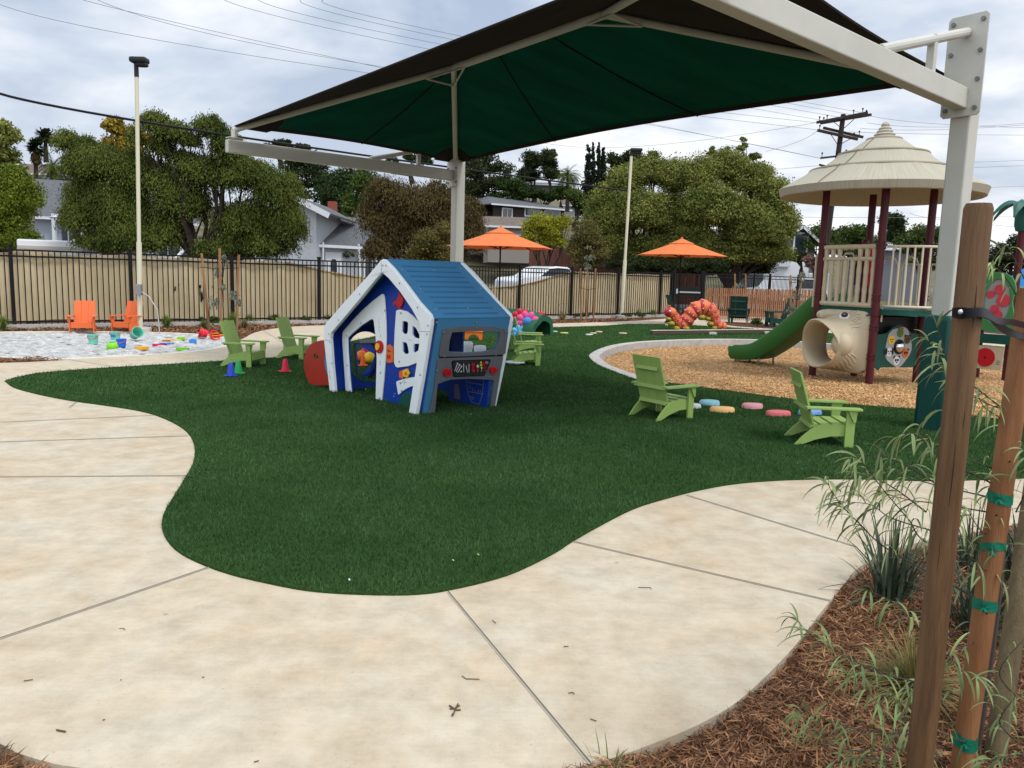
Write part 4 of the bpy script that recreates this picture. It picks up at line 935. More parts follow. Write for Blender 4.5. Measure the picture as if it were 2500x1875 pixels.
# ---- slide
sdir_=(-ax*0.47+ay*0.0); sl=-( (PB_-PL_).normalized().cross(Vector((0,0,1)))); 
sN_=ay  # outward from the L-B side
side_=ax
S0=PL_.lerp(PB_,0.42); 
sprof=[(0.0,DZ+0.02),(0.22,DZ-0.04),(0.52,DZ-0.27),(0.86,DZ-0.53),(1.2,DZ-0.77),(1.5,0.18),(1.72,0.07),(2.0,0.01),(2.25,-0.01),(2.42,-0.02)]
sp3=smooth_line([Vector((0,u,z)) for u,z in sprof],3)
hw=0.27; mb=MB(); vs=[];fs=[]
sect=[(-hw-0.045,0.17),(-hw-0.02,0.20),(-hw,0.16),(-hw+0.04,0.03),(-hw+0.12,0.0),(hw-0.12,0.0),(hw-0.04,0.03),(hw,0.16),(hw+0.02,0.20),(hw+0.045,0.17),(hw+0.02,0.0),(hw-0.03,-0.07),(-hw+0.03,-0.07),(-hw-0.02,0.0)]
for i,p in enumerate(sp3):
    a=sp3[max(0,i-1)]; b=sp3[min(len(sp3)-1,i+1)]; d=(b-a).normalized(); up=Vector((0,-d.z,d.y))
    hs=1.15 if i<len(sp3)-3 else 1.0
    for x,z in sect:
        q=S0+side_*x+sN_*(p.y+up.y*z*hs)+Vector((0,0,p.z+up.z*z*hs)); vs.append(q)
m_=len(sect)
for i in range(len(sp3)-1):
    for k in range(m_): a=i*m_+k; b=i*m_+(k+1)%m_; fs.append((a,b,b+m_,a+m_))
fs.append(tuple(range(m_))); fs.append(tuple((len(sp3)-1)*m_+k for k in range(m_))[::-1])
mb.add(vs,fs); sl_=part('slide',mb,M_slide,tower,world=True,smooth=50)
mb=MB()
for u in (1.65,2.3):
    for s_ in (-0.2,0.2): q=S0+sN_*u+side_*s_; mb.cyl(V3(q,-0.2),V3(q,0.04),0.02,n=8)
part('slide_foot',mb,M_bolt,sl_,world=True)
mb=MB()
for s_ in (-0.34,0.34):
    q=S0+side_*s_; mb.tube([V3(q,DZ),V3(q,DZ+0.85),V3(q+sN_*0.05,DZ+0.93),V3(q+sN_*0.2,DZ+0.93),V3(q+sN_*0.26,DZ+0.85),V3(q+sN_*0.26,DZ-0.05)],0.018,8)
part('slide_rail',mb,M_bm,tower,world=True,smooth=True)
# ---- climb-through head with open mouth on the L-F side
nO=-ax; hc=PL_.lerp(PF_,0.5); Hh=1.08; hwid=(PF_-PL_).length/2-0.05
def hp(u,z,d): return hc+dl*u+nO*d+Vector((0,0,z))     # u towards F (right), d outwards
mb=MB(); rings=[]; NR=36
def mouth(a,R,zc,asym=1.0): 
    return (R*math.cos(a)*0.98, zc+R*math.sin(a))
stages=[]
# square backing -> cheeks -> lip -> inner throat
def sq(a,w,h,zc): 
    c,s_=math.cos(a),math.sin(a); k=1/max(abs(c)/w,abs(s_)/h); return (c*k,zc+s_*k)
def lerp2(p,q,t): return (p[0]*(1-t)+q[0]*t,p[1]*(1-t)+q[1]*t)
zc=0.50
for k in range(NR):
    a=2*math.pi*k/NR
    S_=sq(a,hwid,Hh/2,Hh/2)
    lower=max(0,-math.sin(a)); upper=max(0,math.sin(a)); lefty=max(0,-math.cos(a))
    M_=mouth(a,0.40,zc)
    wob=0.03*math.cos(3*a+0.5)+0.02*math.sin(2*a)
    col=[(*S_,-0.04),(*S_,0.03),(*lerp2(S_,M_,0.20),0.055),(*lerp2(S_,M_,0.50),0.085),(*lerp2(S_,M_,0.82),0.18),(*mouth(a,0.41,zc),0.36+0.05*upper),(*mouth(a,0.425+wob,zc),0.52+0.12*upper-0.03*lower),(*mouth(a,0.40+wob,zc),0.58+0.13*upper-0.03*lower),(*mouth(a,0.355,zc),0.55+0.10*upper-0.03*lower),(*mouth(a,0.335,zc),0.42),(*mouth(a,0.33,zc),0.15),(*mouth(a,0.32,zc),-0.04)]
    rings.append(col)
m_=len(rings[0]); vs=[hp(u,max(z,0.02),d) for col in rings for (u,z,d) in col]; fs=[]
for k in range(NR):
    for j in range(m_-1): a=k*m_+j; b=((k+1)%NR)*m_+j; fs.append((a,b,b+1,a+1))
    a=k*m_; b=((k+1)%NR)*m_; fs.append((a,a+m_-1,b+m_-1,b))
mb.add(vs,fs)
head=part('climb_through_head',mb,M_bg,tower,world=True,smooth=70,label='beige moulded animal head with open mouth')
sb_=head.modifiers.new('sub','SUBSURF'); sb_.levels=1; sb_.render_levels=1
MH=Matrix([[dl[i],nO[i],(0,0,1)[i]] for i in range(3)])
from mathutils.bvhtree import BVHTree
_dg=bpy.context.evaluated_depsgraph_get(); _dg.update(); _e=head.evaluated_get(_dg); _me=_e.to_mesh(); _mw=Matrix.Translation(tower.location)
_bv=BVHTree.FromPolygons([_mw@v.co for v in _me.vertices],[tuple(p.vertices) for p in _me.polygons])
def surf(zx,zy,off=0.0):
    r=ray(1850+zx/5.53,640+zy/5.53).normalized(); h=_bv.ray_cast(CAM,r)
    if h[0] is None: return None,None
    n=h[1]; n = -n if n.dot(r)>0 else n
    return h[0]+n*off,n
M_ew=mat('eye_white',(0.75,0.75,0.75),0.35)
def eyeball(zx,zy,rx,rz,par,name,m,off,th):
    p,n=surf(zx,zy,0)
    if p is None: return None
    n=(n*0.5+nO*0.5+(CAM-p).normalized()*1.2).normalized(); p=p+n*off; xx=n.cross(Vector((0,0,1))).normalized(); yy=xx.cross(n); mb=MB(); mb.ball(p,(rx,rz,th),18,10,M=Matrix([[xx[i],yy[i],n[i]] for i in range(3)])); return part(name,mb,m,par,world=True,smooth=True)
_sn=[surf(x,y,-0.02)[0] for x,y in ((1100,700),(1020,695),(950,700),(880,705),(825,712))]; _sn=[q for q in _sn if q is not None]
mb=MB(); mb.tube(_sn,[0.03,0.06,0.08,0.095,0.10][:len(_sn)],14); mb.ball(_sn[-1]+nO*0.02,(0.11,0.11,0.09),14,10); part('snout',mb,M_bg,head,world=True,smooth=60); mb=MB(); _ck=surf(1190,1100,-0.07)[0]; mb.ball(_ck,(0.17,0.17,0.20),16,10); part('cheek',mb,M_bg,head,world=True,smooth=60)
ey=eyeball(1172,738,0.085,0.082,head,'eye',M_ew,0.01,0.045)
if ey:
    ir=eyeball(1182,724,0.060,0.055,ey,'iris',mat('iris_brown',(0.07,0.045,0.055),0.4),0.050,0.034); eyeball(1188,724,0.024,0.026,ey,'pupil',M_blk,0.074,0.020); eyeball(1193,718,0.009,0.009,ey,'glint',M_ew,0.095,0.006)
for pl_ in ([(1240,720),(1290,690),(1340,665),(1390,655)],[(1245,760),(1290,725),(1340,700),(1385,700)],[(1255,790),(1310,770),(1350,740),(1395,735)],[(1290,800),(1330,800),(1360,770),(1400,760)],[(1230,690),(1260,670),(1300,655)],[(1240,860),(1290,835),(1340,830),(1390,815)],[(1260,890),(1310,870),(1350,875),(1385,850)],[(1180,1270),(1230,1320),(1250,1370),(1300,1400)],[(1150,1310),(1190,1350),(1210,1400),(1270,1440)],[(1210,1240),(1270,1290),(1300,1340),(1330,1360)],[(1110,1350),(1140,1380),(1170,1430),(1230,1460)],[(1070,1380),(1090,1410),(1120,1440)],[(1250,1230),(1310,1270),(1340,1300)],[(1020,1400),(1040,1430),(1060,1440)]):
    qs=[surf(*p,0.002)[0] for p in smooth_line([Vector((a,b,0)) for a,b in pl_],3) for p in [(p.x,p.y)]]; qs=[q for q in qs if q is not None]
    if len(qs)>2: mb=MB(); mb.tube(qs,[0.004]+[0.013]*(len(qs)-2)+[0.004],6); part('wrinkle',mb,M_bg,head,world=True,smooth=True)
mb=MB()
for u,z in ((hwid-0.06,0.07),(hwid-0.06,Hh-0.07),(-hwid+0.06,0.07),(-hwid+0.06,Hh-0.07)): mb.cyl(hp(u,z,0.02),hp(u,z,0.06),0.02,n=10)
part('bolt',mb,M_bolt,head,world=True)
# ---- second play structure on the right (gear panel, palm post)
c2=G(2452,905,-0.05); 
play2=thing('palm_post_play_panel','maroon posts with pink gear panel, red dial and plastic palm top, right edge','play structure',c2)
Pa=at(2480,700,14.2); Pa.z=0; Pb=at(2405,700,14.6); Pb.z=0
mb=MB(); mb.cyl(V3(Pa,-0.2),V3(Pa,2.72),0.062,n=16); part('post',mb,M_mar,play2,world=True,smooth=True)
Pc=Pa+ax*0.05+ay*0.9
mb=MB(); mb.cyl(V3(Pb,-0.2),V3(Pb,1.2),0.062,n=16); part('post',mb,M_mar,play2,world=True,smooth=True)
d2=(Pa-Pb).normalized(); n2=Vector((d2.y,-d2.x,0)); n2=-n2 if n2.dot(CAM-Pa)<0 else n2
o2=at(2436,737,14.3); gz_=o2.z; o2.z=0; og=o2
ge=[(0.26,-0.52),(0.30,-0.25),(0.25,0.02),(0.29,0.22),(0.22,0.42),(0.10,0.50),(-0.06,0.53),(-0.2,0.46),(-0.30,0.3),(-0.26,0.05),(-0.30,-0.2),(-0.26,-0.50)]
Mgp=mat('gear_panel_green',(0.06,0.24,0.08),0.5)
mb=MB(); mb.plate([(p.x,p.y) for p in smooth_line([Vector((a,b,0)) for a,b in ge],3,True)],[blob(0,0,0.215,0.40,32)],V3(og,gz_),d2,(0,0,1),n2,0.04); gp_=part('gear_panel',mb,Mgp,play2,world=True,bv=0.006)
mb=MB(); mb.plate(blob(0,0,0.23,0.41,32),[],V3(og,gz_),d2,(0,0,1),n2,0.008,0.004); part('backing',mb,mat('clear_grey',(0.33,0.36,0.36),0.25),gp_,world=True)
Mpk=mat('gear_pink',(0.62,0.06,0.09),0.45)
for (u,z,r) in ((-0.12,0.13,0.07),(0.02,0.22,0.095),(0.10,0.03,0.12),(-0.03,-0.13,0.08),(-0.11,-0.24,0.07),(0.03,-0.23,0.085)):
    mb=MB(); pts=[(u+(r if i%2 else r*0.82)*math.cos(2*math.pi*i/28),z+(r if i%2 else r*0.82)*math.sin(2*math.pi*i/28)) for i in range(28)]
    mb.plate(pts,[],V3(og,gz_),d2,(0,0,1),n2,0.02,0.014); part('gear',mb,Mpk,gp_,world=True)
mb=MB(); mb.plate([(-0.34,-0.75),(0.32,-0.75),(0.32,-0.58),(-0.34,-0.58)],[],V3(og,gz_),d2,(0,0,1),n2,0.06); part('deck',mb,M_deck,play2,world=True)
mb=MB(); mb.plate([(-0.36,-1.22),(0.18,-1.22),(0.20,-0.80),(-0.36,-0.80)],[],V3(og,gz_),d2,(0,0,1),n2,0.02); dp=part('dial_panel',mb,M_bg,play2,world=True,bv=0.004)
mb=MB(); mb.plate(blob(-0.10,-1.01,0.165,0.17,30),[],V3(og,gz_),d2,(0,0,1),n2,0.012,0.02); part('dial',mb,M_red,dp,world=True,bv=0.003)
mb=MB(); mb.plate(blob(-0.10,-1.01,0.02,0.02,10),[],V3(og,gz_),d2,(0,0,1),n2,0.008,0.032)
for k in range(3): mb.plate([(0.09,-1.05-0.03*k),(0.15,-1.05-0.03*k),(0.15,-1.057-0.03*k),(0.09,-1.057-0.03*k)],[],V3(og,gz_),d2,(0,0,1),n2,0.003,0.02)
part('dial_mark',mb,M_blk,dp,world=True)
# palm head of moulded leaves
ph_=V3(Pa,2.62)+Vector((0.03,0,0)); Mpg=mat('palm_plastic',(0.018,0.105,0.085),0.45,bump=0.1,bscale=20)
mb=MB(); mb.lathe([(0.06,-0.12),(0.13,-0.10),(0.16,0.0),(0.165,0.22),(0.12,0.34),(0,0.37)],18,ph_); hd=part('palm_crown',mb,Mpg,play2,world=True,smooth=True)
for k in range(7):
    a=2*math.pi*k/7+2.95; dv=Vector((math.cos(a),math.sin(a),0)); sv=Vector((-math.sin(a),math.cos(a),0)); vs=[];fs=[]
    for i in range(9):
        t=i/8; c=ph_+Vector((0,0,0.30))+dv*(0.04+0.52*t)+Vector((0,0,0.16*math.sin(t*2.6)-0.26*t*t)); wd=0.10*math.sin(math.pi*min(1,t*0.9+0.12))+0.01
        for (x,z) in ((-1,-0.03),(0,0.035),(1,-0.03),(0,-0.02)): vs.append(c+sv*(wd*x)+Vector((0,0,z)))
    for i in range(8):
        for j in range(4): q=i*4+j; q2=i*4+(j+1)%4; fs.append((q,q2,q2+4,q+4))
    fs+= [(0,1,2,3),(32,35,34,33)]
    mb=MB(); mb.add(vs,fs); part('palm_leaf',mb,Mpg,hd,world=True,smooth=50)
mb=MB(); q=Pa+ax*0.22; mb.tube([V3(q,0.1),V3(q,1.35),V3(q+ax*0.06,1.45),V3(q+ax*0.2,1.45),V3(q+ax*0.26,1.35),V3(q+ax*0.26,0.1)],0.02,8); part('hand_loop',mb,M_bm,play2,world=True,smooth=True)
q=G(2396,900,-0.03); mb=MB(); mb.add([q+Vector((-0.16,0,0)),q+Vector((0.16,-0.05,0)),q+Vector((0.16,0.3,0)),q+Vector((-0.16,0.35,0)),q+Vector((-0.05,0.1,0.36)),q+Vector((0.02,0.1,0.36)),q+Vector((0.02,0.2,0.36)),q+Vector((-0.05,0.2,0.36))],[(0,3,2,1),(4,5,6,7),(0,1,5,4),(1,2,6,5),(2,3,7,6),(3,0,4,7)])
solo('step_block',mb,mat('teal_plastic',(0.10,0.32,0.36),0.5),'teal moulded step on the chips below the red dial panel','step',bv=0.02)
# ------------------------------------------------------------ garden chairs
M_cg=mat('chair_green',(0.265,0.385,0.105),0.5,var=0.04,vscale=3,bump=0.05,bscale=150)
M_co=mat('chair_orange',(0.72,0.15,0.045),0.5,var=0.04,vscale=3,bump=0.05,bscale=150)
M_cd=mat('chair_dark',(0.010,0.045,0.035),0.5,var=0.05,vscale=3)
def make_chair(label, loc, rz, m, group):
    t=thing('adirondack_chair',label,'chair',loc,rz,group)
    for k in range(4):
        mb=MB(); x=0.19-0.098*k; mb.bar((x,-0.205,0.215-0.012*k),(x,0.205,0.215-0.012*k),0.092,0.018); part('seat_slat',mb,m,t,bv=0.003)
    bd=Vector((-0.155,0,0.50)).normalized()
    for k in (-1,0,1):
        y=k*0.141; a=Vector((-0.115,y,0.17)); b=a+bd*0.53; mb=MB(); mb.bar(a,b,0.137,0.018,up=(1,0,0.3)); part('back_slat',mb,m,t,bv=0.003)
    mb=MB(); c=Vector((-0.115,0,0.17))+bd*0.40+Vector((-0.02,0,-0.006)); mb.bar(c+Vector((0,-0.16,0)),c+Vector((0,0.16,0)),0.022,0.038,up=(0.3,0,1))
    c=Vector((-0.115,0,0.17))+bd*0.19+Vector((-0.022,0,-0.006)); mb.bar(c+Vector((0,-0.235,0)),c+Vector((0,0.235,0)),0.022,0.04,up=(0.3,0,1))
    c=Vector((-0.115,0,0.17))+bd*0.015+Vector((-0.022,0,-0.006)); mb.bar(c+Vector((0,-0.2,0)),c+Vector((0,0.2,0)),0.02,0.04,up=(0.3,0,1))
    part('back_rail',mb,m,t,bv=0.002)
    for s in (-1,1):
        y=0.235*s
        mb=MB(); mb.plate([(0.155,0),(0.235,0),(0.235,0.345),(0.155,0.345)],[],(0,y-0.012,0),(1,0,0),(0,0,1),(0,1,0),0.024); part('leg',mb,m,t,bv=0.003)
        mb=MB(); mb.plate([(0.225,0.10),(0.225,0.205),(0.0,0.205),(-0.07,0.195),(-0.14,0.155),(-0.22,0.08),(-0.285,0.0),(-0.225,0.0),(-0.10,0.055),(0.05,0.095)],[],(0,0.208*s-0.011,0),(1,0,0),(0,0,1),(0,1,0),0.022); part('side_rail',mb,m,t,bv=0.003)
        mb=MB(); mb.plate([(-0.21,y-0.05),(0.27,y-0.055),(0.285,y-0.04),(0.285,y+0.04),(0.27,y+0.055),(-0.21,y+0.04)],[],(0,0,0.347),(1,0,0),(0,1,0),(0,0,1),0.02); part('armrest',mb,m,t,bv=0.003)
        mb=MB(); mb.plate([(0.16,0.345),(0.235,0.345),(0.235,0.24),(0.215,0.24)],[],(0,y+0.013*s,0),(1,0,0),(0,0,1),(0,s,0),0.02); mb.plate([(0.235,0.345),(0.255,0.345),(0.255,0.335),(0.235,0.22)],[],(0,y-0.008,0),(1,0,0),(0,0,1),(0,1,0),0.02); part('bracket',mb,m,t,bv=0.002)
    mb=MB(); mb.bar((0.237,-0.2,0.155),(0.237,0.2,0.155),0.018,0.10); part('apron',mb,m,t,bv=0.003)
    return t
def put(px,py,dx=0,dy=0,z=0.012): p=G(px,py,z); return Vector((p.x+dx,p.y+dy,z))
GR='green low garden chairs on the lawn'
def mid(a,b,z=0.012): p=G(*a,z); q=G(*b,z); return p,q
def chair_pose(rear_near, front_near, side):   # near-side rear foot and front leg of the photo, side = +1 if the near side is the chair's right hand (local -y)
    r,f=G(*rear_near,0.012),G(*front_near,0.012); d=(f-r); a=math.atan2(d.y,d.x); loc=(r*0.43+f*0.57)
    lat=Vector((-math.sin(a),math.cos(a),0))*0.225; loc=loc+lat*side; return Vector((loc.x,loc.y,0.012)),a
l,a=chair_pose((535.6,894),(615,897),1); a=R_(-8)
chairs=make_chair('green low garden chair nearest the sand pit, behind the blue and green cones',l,a,M_cg,GR)
def chair(l,a,lbl,grp,m=None,sc=None):
    return dup(chairs,l,a,lbl,grp,sc,swap={'chair_green':m} if m else None)
l,a=chair_pose((689.7,876),(741,877),1); chair(l,R_(-12),'green low garden chair by the path, just left of the play house',GR)
l,a=chair_pose((1609,1029),(1681,1021),1); chair(l,a,'green low garden chair seen from behind, near the point of the kerb',GR)
l,a=chair_pose((1946.7,1086),(2070,1092),1); chair(l,a,'green low garden chair next to the coral and blue stepping stones, nearest the padded post',GR)
l,a=chair_pose((1244,891),(1312,893),1); chair(l,R_(2),'front green low garden chair of the pair right of the play house',GR)
p=at(1290,815,15.6); chair(Vector((p.x,p.y,0.012)),R_(0),'rear green low garden chair of the pair right of the play house',GR)
OGR='orange low garden chairs by the sand pit'
p=G(197,812.5,0.0); chair(Vector((p.x-0.05,p.y+0.22,0.0)),R_(-72),'orange low garden chair on the left, behind the mint bucket',OGR,M_co)
p=G(296,811,0.0); chair(Vector((p.x+0.05,p.y+0.22,0.0)),R_(-104),'orange low garden chair on the right, beside the lamp pole',OGR,M_co)
DGR='dark green garden chairs on the patio by the fence'
p=G(1805,789,0.0); chair(Vector((p.x,p.y+0.2,0)),R_(72),'dark green garden chair seen from behind before the wooden slat fence',DGR,M_cd,1.45)
p=at(1655,790,27.5); chair(Vector((p.x,p.y,0)),R_(5),'dark green garden chair behind the caterpillar by the gate',DGR,M_cd,1.45)
p=at(1898,790,27.0); chair(Vector((p.x,p.y,0)),R_(176),'dark green garden chair turned sideways behind the green slide',DGR,M_cd,1.45)
# patio side table
p=G(1768,788,0.0); t=thing('side_table','small dark green side table between the dark green patio chairs','table',Vector((p.x,p.y+0.4,0)))
mb=MB(); mb.box((0,0,0.45),(0.75,0.5,0.03)); part('table_top',mb,M_cd,t)
for sx in (-1,1):
    for sy_ in (-1,1): mb=MB(); mb.box((0.33*sx,0.2*sy_,0.217),(0.07,0.04,0.435)); part('leg',mb,M_cd,t)
# orange play table seen through the house
p=G(1150,821,0.012); p2=G(1172,821,0.012)
t=thing('play_table','orange low table with arched legs seen through the play house window','table',Vector((at(1157,815,18.2).x,18.2,0.012)))
t.scale=(0.85,0.8,0.62)
M_ot=plastic('table_orange',(0.80,0.17,0.03))
mb=MB(); mb.box((0,0,0.30),(0.50,0.34,0.03)); part('table_top',mb,M_ot,t,bv=0.006)
for s in (-1,1):
    mb=MB(); mb.plate([(-0.23,0),(-0.15,0),(-0.13,0.12),(-0.05,0.20),(0.05,0.20),(0.13,0.12),(0.15,0),(0.23,0),(0.23,0.283),(-0.23,0.283)],[],(0,0.14*s-0.011,0),(1,0,0),(0,0,1),(0,1,0),0.022); part('leg_panel',mb,M_ot,t)
# white round stools behind the house
M_st=plastic('stool_white',(0.62,0.64,0.68))
for px,lab in ((1176,'white rounded stool behind the play house, left one of the two in its window'),(1206,'white rounded stool behind the play house, right one of the two in its window')):
    p=at(1141 if px<1180 else 1172,845,12.6 if px<1180 else 12.0); mb=MB(); mb.lathe([(0.075,0),(0.085,0.04),(0.065,0.18),(0.08,0.30),(0.092,0.33),(0.094,0.39),(0.08,0.415),(0,0.42)],28); mb.v=[tuple(Vector(v)+Vector((p.x,p.y,0.012))) for v in mb.v]
    solo('stool',mb,M_st,lab,'stool','white rounded stools behind the play house',smooth=40)
# white disc base
p=G(1258,891,0.012); mb=MB(); mb.lathe([(0.16,0.03),(0.17,0.045),(0.16,0.055),(0.05,0.06),(0,0.06)],32,(0,0,0)); mb.cyl((0,0,0),(0,0,0.03),0.06,n=16); mb.v=[tuple(Vector(v)+Vector((p.x,p.y+0.05,0.012))) for v in mb.v]; solo('balance_disc',mb,M_st,'white round balance disc on the grass at the right corner of the play house','balance disc',smooth=40)
# balls and orange cone seen through the door
for (px,py,r,c,lb,Y) in ((882,869,0.09,(0.75,0.19,0.02),'orange ball seen through the play house door',13.1),(902,873,0.09,(0.85,0.50,0.03),'yellow ball in front, seen through the play house door',12.9),(909,868,0.088,(0.02,0.06,0.32),'blue ball seen through the play house door, behind the yellow one',13.4),(892,862,0.088,(0.6,0.02,0.08),'pink ball seen through the play house door, farthest back',13.7)):
    p=at(px,py,Y); mb=MB(); mb.ball((p.x,p.y,r+0.012),r,24,14); solo('ball',mb,plastic('ball_'+lb.split()[0],c,0.3),lb,'ball','balls behind the play house',smooth=True)
# ------------------------------------------------------------ marker cones
def make_cone(label,loc,m,group,h=0.18):
    t=thing('marker_cone',label,'cone',loc,0,group)
    mb=MB(); mb.lathe([(0.062,0.006),(0.052,0.035),(0.030,h-0.006),(0.024,h),(0.016,h-0.004)],20,cap=False); 
    vs=[]
    part('cone_body',mb,m,t,smooth=40); mb=MB(); mb.plate([(p[0]*1.0,p[1]*1.0) for p in [(-0.085,-0.06),(-0.06,-0.085),(0.06,-0.085),(0.085,-0.06),(0.085,0.06),(0.06,0.085),(-0.06,0.085),(-0.085,0.06)]],[],(0,0,0),(1,0,0),(0,1,0),(0,0,1),0.008); part('cone_base',mb,m,t)
    return t
CG='small marker cones on the lawn'
def gl(px,py): p=G(px,py,0.02); return p
cn=make_cone('blue marker cone on the lawn before the left green chair',gl(564,917),plastic('cone_blue',(0.02,0.06,0.42)),CG)
dup(cn,gl(582,911),0.3,'green marker cone on the lawn beside the blue one',CG,swap={'cone_blue':plastic('cone_green',(0.02,0.30,0.08))})
dup(cn,gl(696.5,906.5),0.6,'red marker cone on the lawn left of the play house',CG,swap={'cone_blue':plastic('cone_red',(0.62,0.02,0.05))})
p=at(886,890,12.45); dup(cn,Vector((p.x,p.y,0.02)),0.2,'orange marker cone seen through the play house door',CG,0.85,swap={'cone_blue':plastic('cone_orange',(0.75,0.09,0.02))})
# ------------------------------------------------------------ stepping stones
def stone(name,label,px,py,rx,ry,h,c,grp,rz=0,seed=0,flat_=False):
    p=G(px,py,0.012); mb=MB(); n=36; R2=random.Random(seed); a1,a2=R2.uniform(0,6),R2.uniform(0,6); vs=[];fs=[]
    prof_=[(1.0,0.0),(0.99,h*0.55),(0.90,h*0.93),(0.80,h),(0.4,h*0.985),(0.0,h*0.98)]
    for r,z in prof_:
        for k in range(n):
            a=2*math.pi*k/n; w_=(1+0.09*math.sin(2*a+a1)+0.05*math.sin(3*a+a2)); x=r*w_*rx*math.cos(a); y=r*w_*ry*math.sin(a)
            vs.append((p.x+x*math.cos(rz)-y*math.sin(rz),p.y+x*math.sin(rz)+y*math.cos(rz),0.012+z))
    for i in range(len(prof_)-1):
        for k in range(n): q=i*n+k; q2=i*n+(k+1)%n; fs.append((q,q2,q2+n,q+n))
    fs.append(tuple(range(n))[::-1]); mb.add(vs,fs)
    m=mat('stone_'+label.split()[0]+str(seed),c,0.6,var=0.06,vscale=8,bump=0.5,bscale=90)
    solo(name,mb,m,label,'stepping stone',grp,smooth=50)
SG='wavy stepping stones between the green chairs'
for i,(lb,px,py,c) in enumerate((('sky blue stepping stone, farthest left of the near row',1733,988,(0.30,0.58,0.68)),('yellow orange stepping stone on the lawn',1764,1005,(0.80,0.48,0.20)),('light pink stepping stone on the lawn',1837,996,(0.72,0.33,0.36)),('coral red stepping stone on the lawn',1899,1014,(0.60,0.14,0.15)),('blue stepping stone behind the right green chair',1977,1012,(0.18,0.38,0.66)))):
    stone('stepping_stone',lb,px,py,0.135,0.085,0.055,c,SG,0.1*i-0.2,i)
stone('stepping_stone','white stepping stone half hidden behind the chair by the kerb point',1686,994,0.11,0.09,0.045,(0.6,0.62,0.58),SG,0,9)
FG='flat stepping discs on the far lawn'
for i,(lb,px,py,c) in enumerate((('mint flat disc beside the flower tunnel',1353,810,(0.35,0.55,0.42)),('yellow flat disc right of the mint one beside the flower tunnel',1378,813.5,(0.62,0.58,0.15)),('white flat disc, nearest of the middle three on the far lawn',1438,817.5,(0.55,0.6,0.5)),('tan flat disc, middle of the middle three on the far lawn',1449,814,(0.6,0.42,0.28)),('peach flat disc, farthest of the middle three on the far lawn',1463,810.5,(0.65,0.42,0.30)),('peach flat disc alone toward the balance beam',1521,814,(0.62,0.45,0.30)))):
    stone('stepping_disc',lb,px,py,0.105,0.09,0.022,c,FG,0,20+i)
# ------------------------------------------------------------ balance beam
a=G(1590,817,0.012); b=G(1892,813,0.012); bb_=thing('balance_beam','low wooden balance beam on the lawn in front of the caterpillar','balance beam',(a+b)/2)
M_bw=mat('beam_wood',(0.085,0.06,0.045),0.8,var=0.2,vscale=10,streak=(1,8,8)); M_bt=mat('beam_top',(0.50,0.47,0.38),0.8,var=0.1,vscale=10)
mb=MB(); mb.bar(a+Vector((0,0,0.06)),b+Vector((0,0,0.06)),0.10,0.09); part('beam',mb,M_bw,bb_,world=True)
mb=MB(); mb.bar(a+Vector((0,0,0.113)),b+Vector((0,0,0.113)),0.12,0.014); part('tread',mb,M_bt,bb_,world=True)
for t_ in (0.46,0.92):
    c=a.lerp(b,t_); mb=MB(); mb.box((c.x,c.y-0.05,0.04),(0.20,0.42,0.055)); part('foot',mb,M_bt,bb_,world=True)
# ------------------------------------------------------------ caterpillar
base=G(1700,806,0.012); Yc=base.y
def zz5(x,y): return (1550+x/5.53,640+y/5.53)
cat=thing('caterpillar','orange and red caterpillar climber arched over the far lawn','play sculpture',(base.x,base.y,0.0))
M_ct=mat('cat_orange',(0.64,0.17,0.065),0.5,var=0.1,vscale=4,bump=0.15,bscale=40); M_cr=mat('cat_red',(0.44,0.030,0.045),0.5,bump=0.15,bscale=40); M_cy=mat('cat_olive',(0.30,0.24,0.03),0.5,bump=0.15,bscale=40); M_cp=mat('cat_dot',(0.80,0.45,0.38),0.5)
segs=[(540,735,62),(585,795,66),(650,838,80),(712,770,92),(765,690,98),(835,630,102),(920,605,102),(1010,640,92),(1062,705,80),(1085,790,72),(1120,850,70),(1185,865,58)]
up_prev=None
pts=[at(*zz5(x,y),Yc) for x,y,r in segs]
for i,(x,y,r) in enumerate(segs):
    c=pts[i]; rr=r/5.53/FPX*Yc; c.z=max(c.z,rr*0.92); d=(pts[min(i+1,len(pts)-1)]-pts[max(i-1,0)]).normalized()
    side=Vector((0,1,0)); upv=side.cross(d).normalized(); upv = upv if (upv.z>0 or i in(0,1,2,10,11)) else -upv
    M_=Matrix([[d[j],side[j],upv[j]] for j in range(3)])
    mb=MB(); mb.ball(c,(rr*1.0,rr*1.10,rr*1.02),24,16,M=M_); sg_=part('body_segment',mb,M_ct,cat,world=True,smooth=True)
    # red stripe round the leading edge with dots
    mb=MB(); prof_=[]
    k0=-0.58; mb.lathe([(rr*0.86,-rr*0.50),(rr*0.99,-rr*0.44),(rr*1.03,-rr*0.26),(rr*1.02,-rr*0.10),(rr*0.95,-rr*0.03)],24,c,M=Matrix([[upv[j],side[j]*1.08,-d[j]*(-1)] for j in range(3)]),cap=False); part('stripe',mb,M_cr,sg_,world=True,smooth=True)
    mb=MB()
    for ang in (-60,-20,20,60,100):
        q=R_(ang); v=upv*math.cos(q)*rr*1.02-side*math.sin(q)*rr*1.10; mb.ball(c+v-d*rr*0.22,rr*0.10,8,6)
    part('dot',mb,M_cp,sg_,world=True)
hc_=at(*zz5(480,678),Yc); rr=80/5.53/FPX*Yc
mb=MB(); mb.ball(hc_,(rr*1.02,rr*1.05,rr*0.86),24,16); hd=part('head',mb,M_ct,cat,world=True,smooth=True)
mb=MB(); mb.ball(hc_+Vector((-rr*0.16,0,-0.0)),(rr*0.92,rr*1.07,rr*0.84),24,16); part('face',mb,M_cr,hd,world=True,smooth=True)
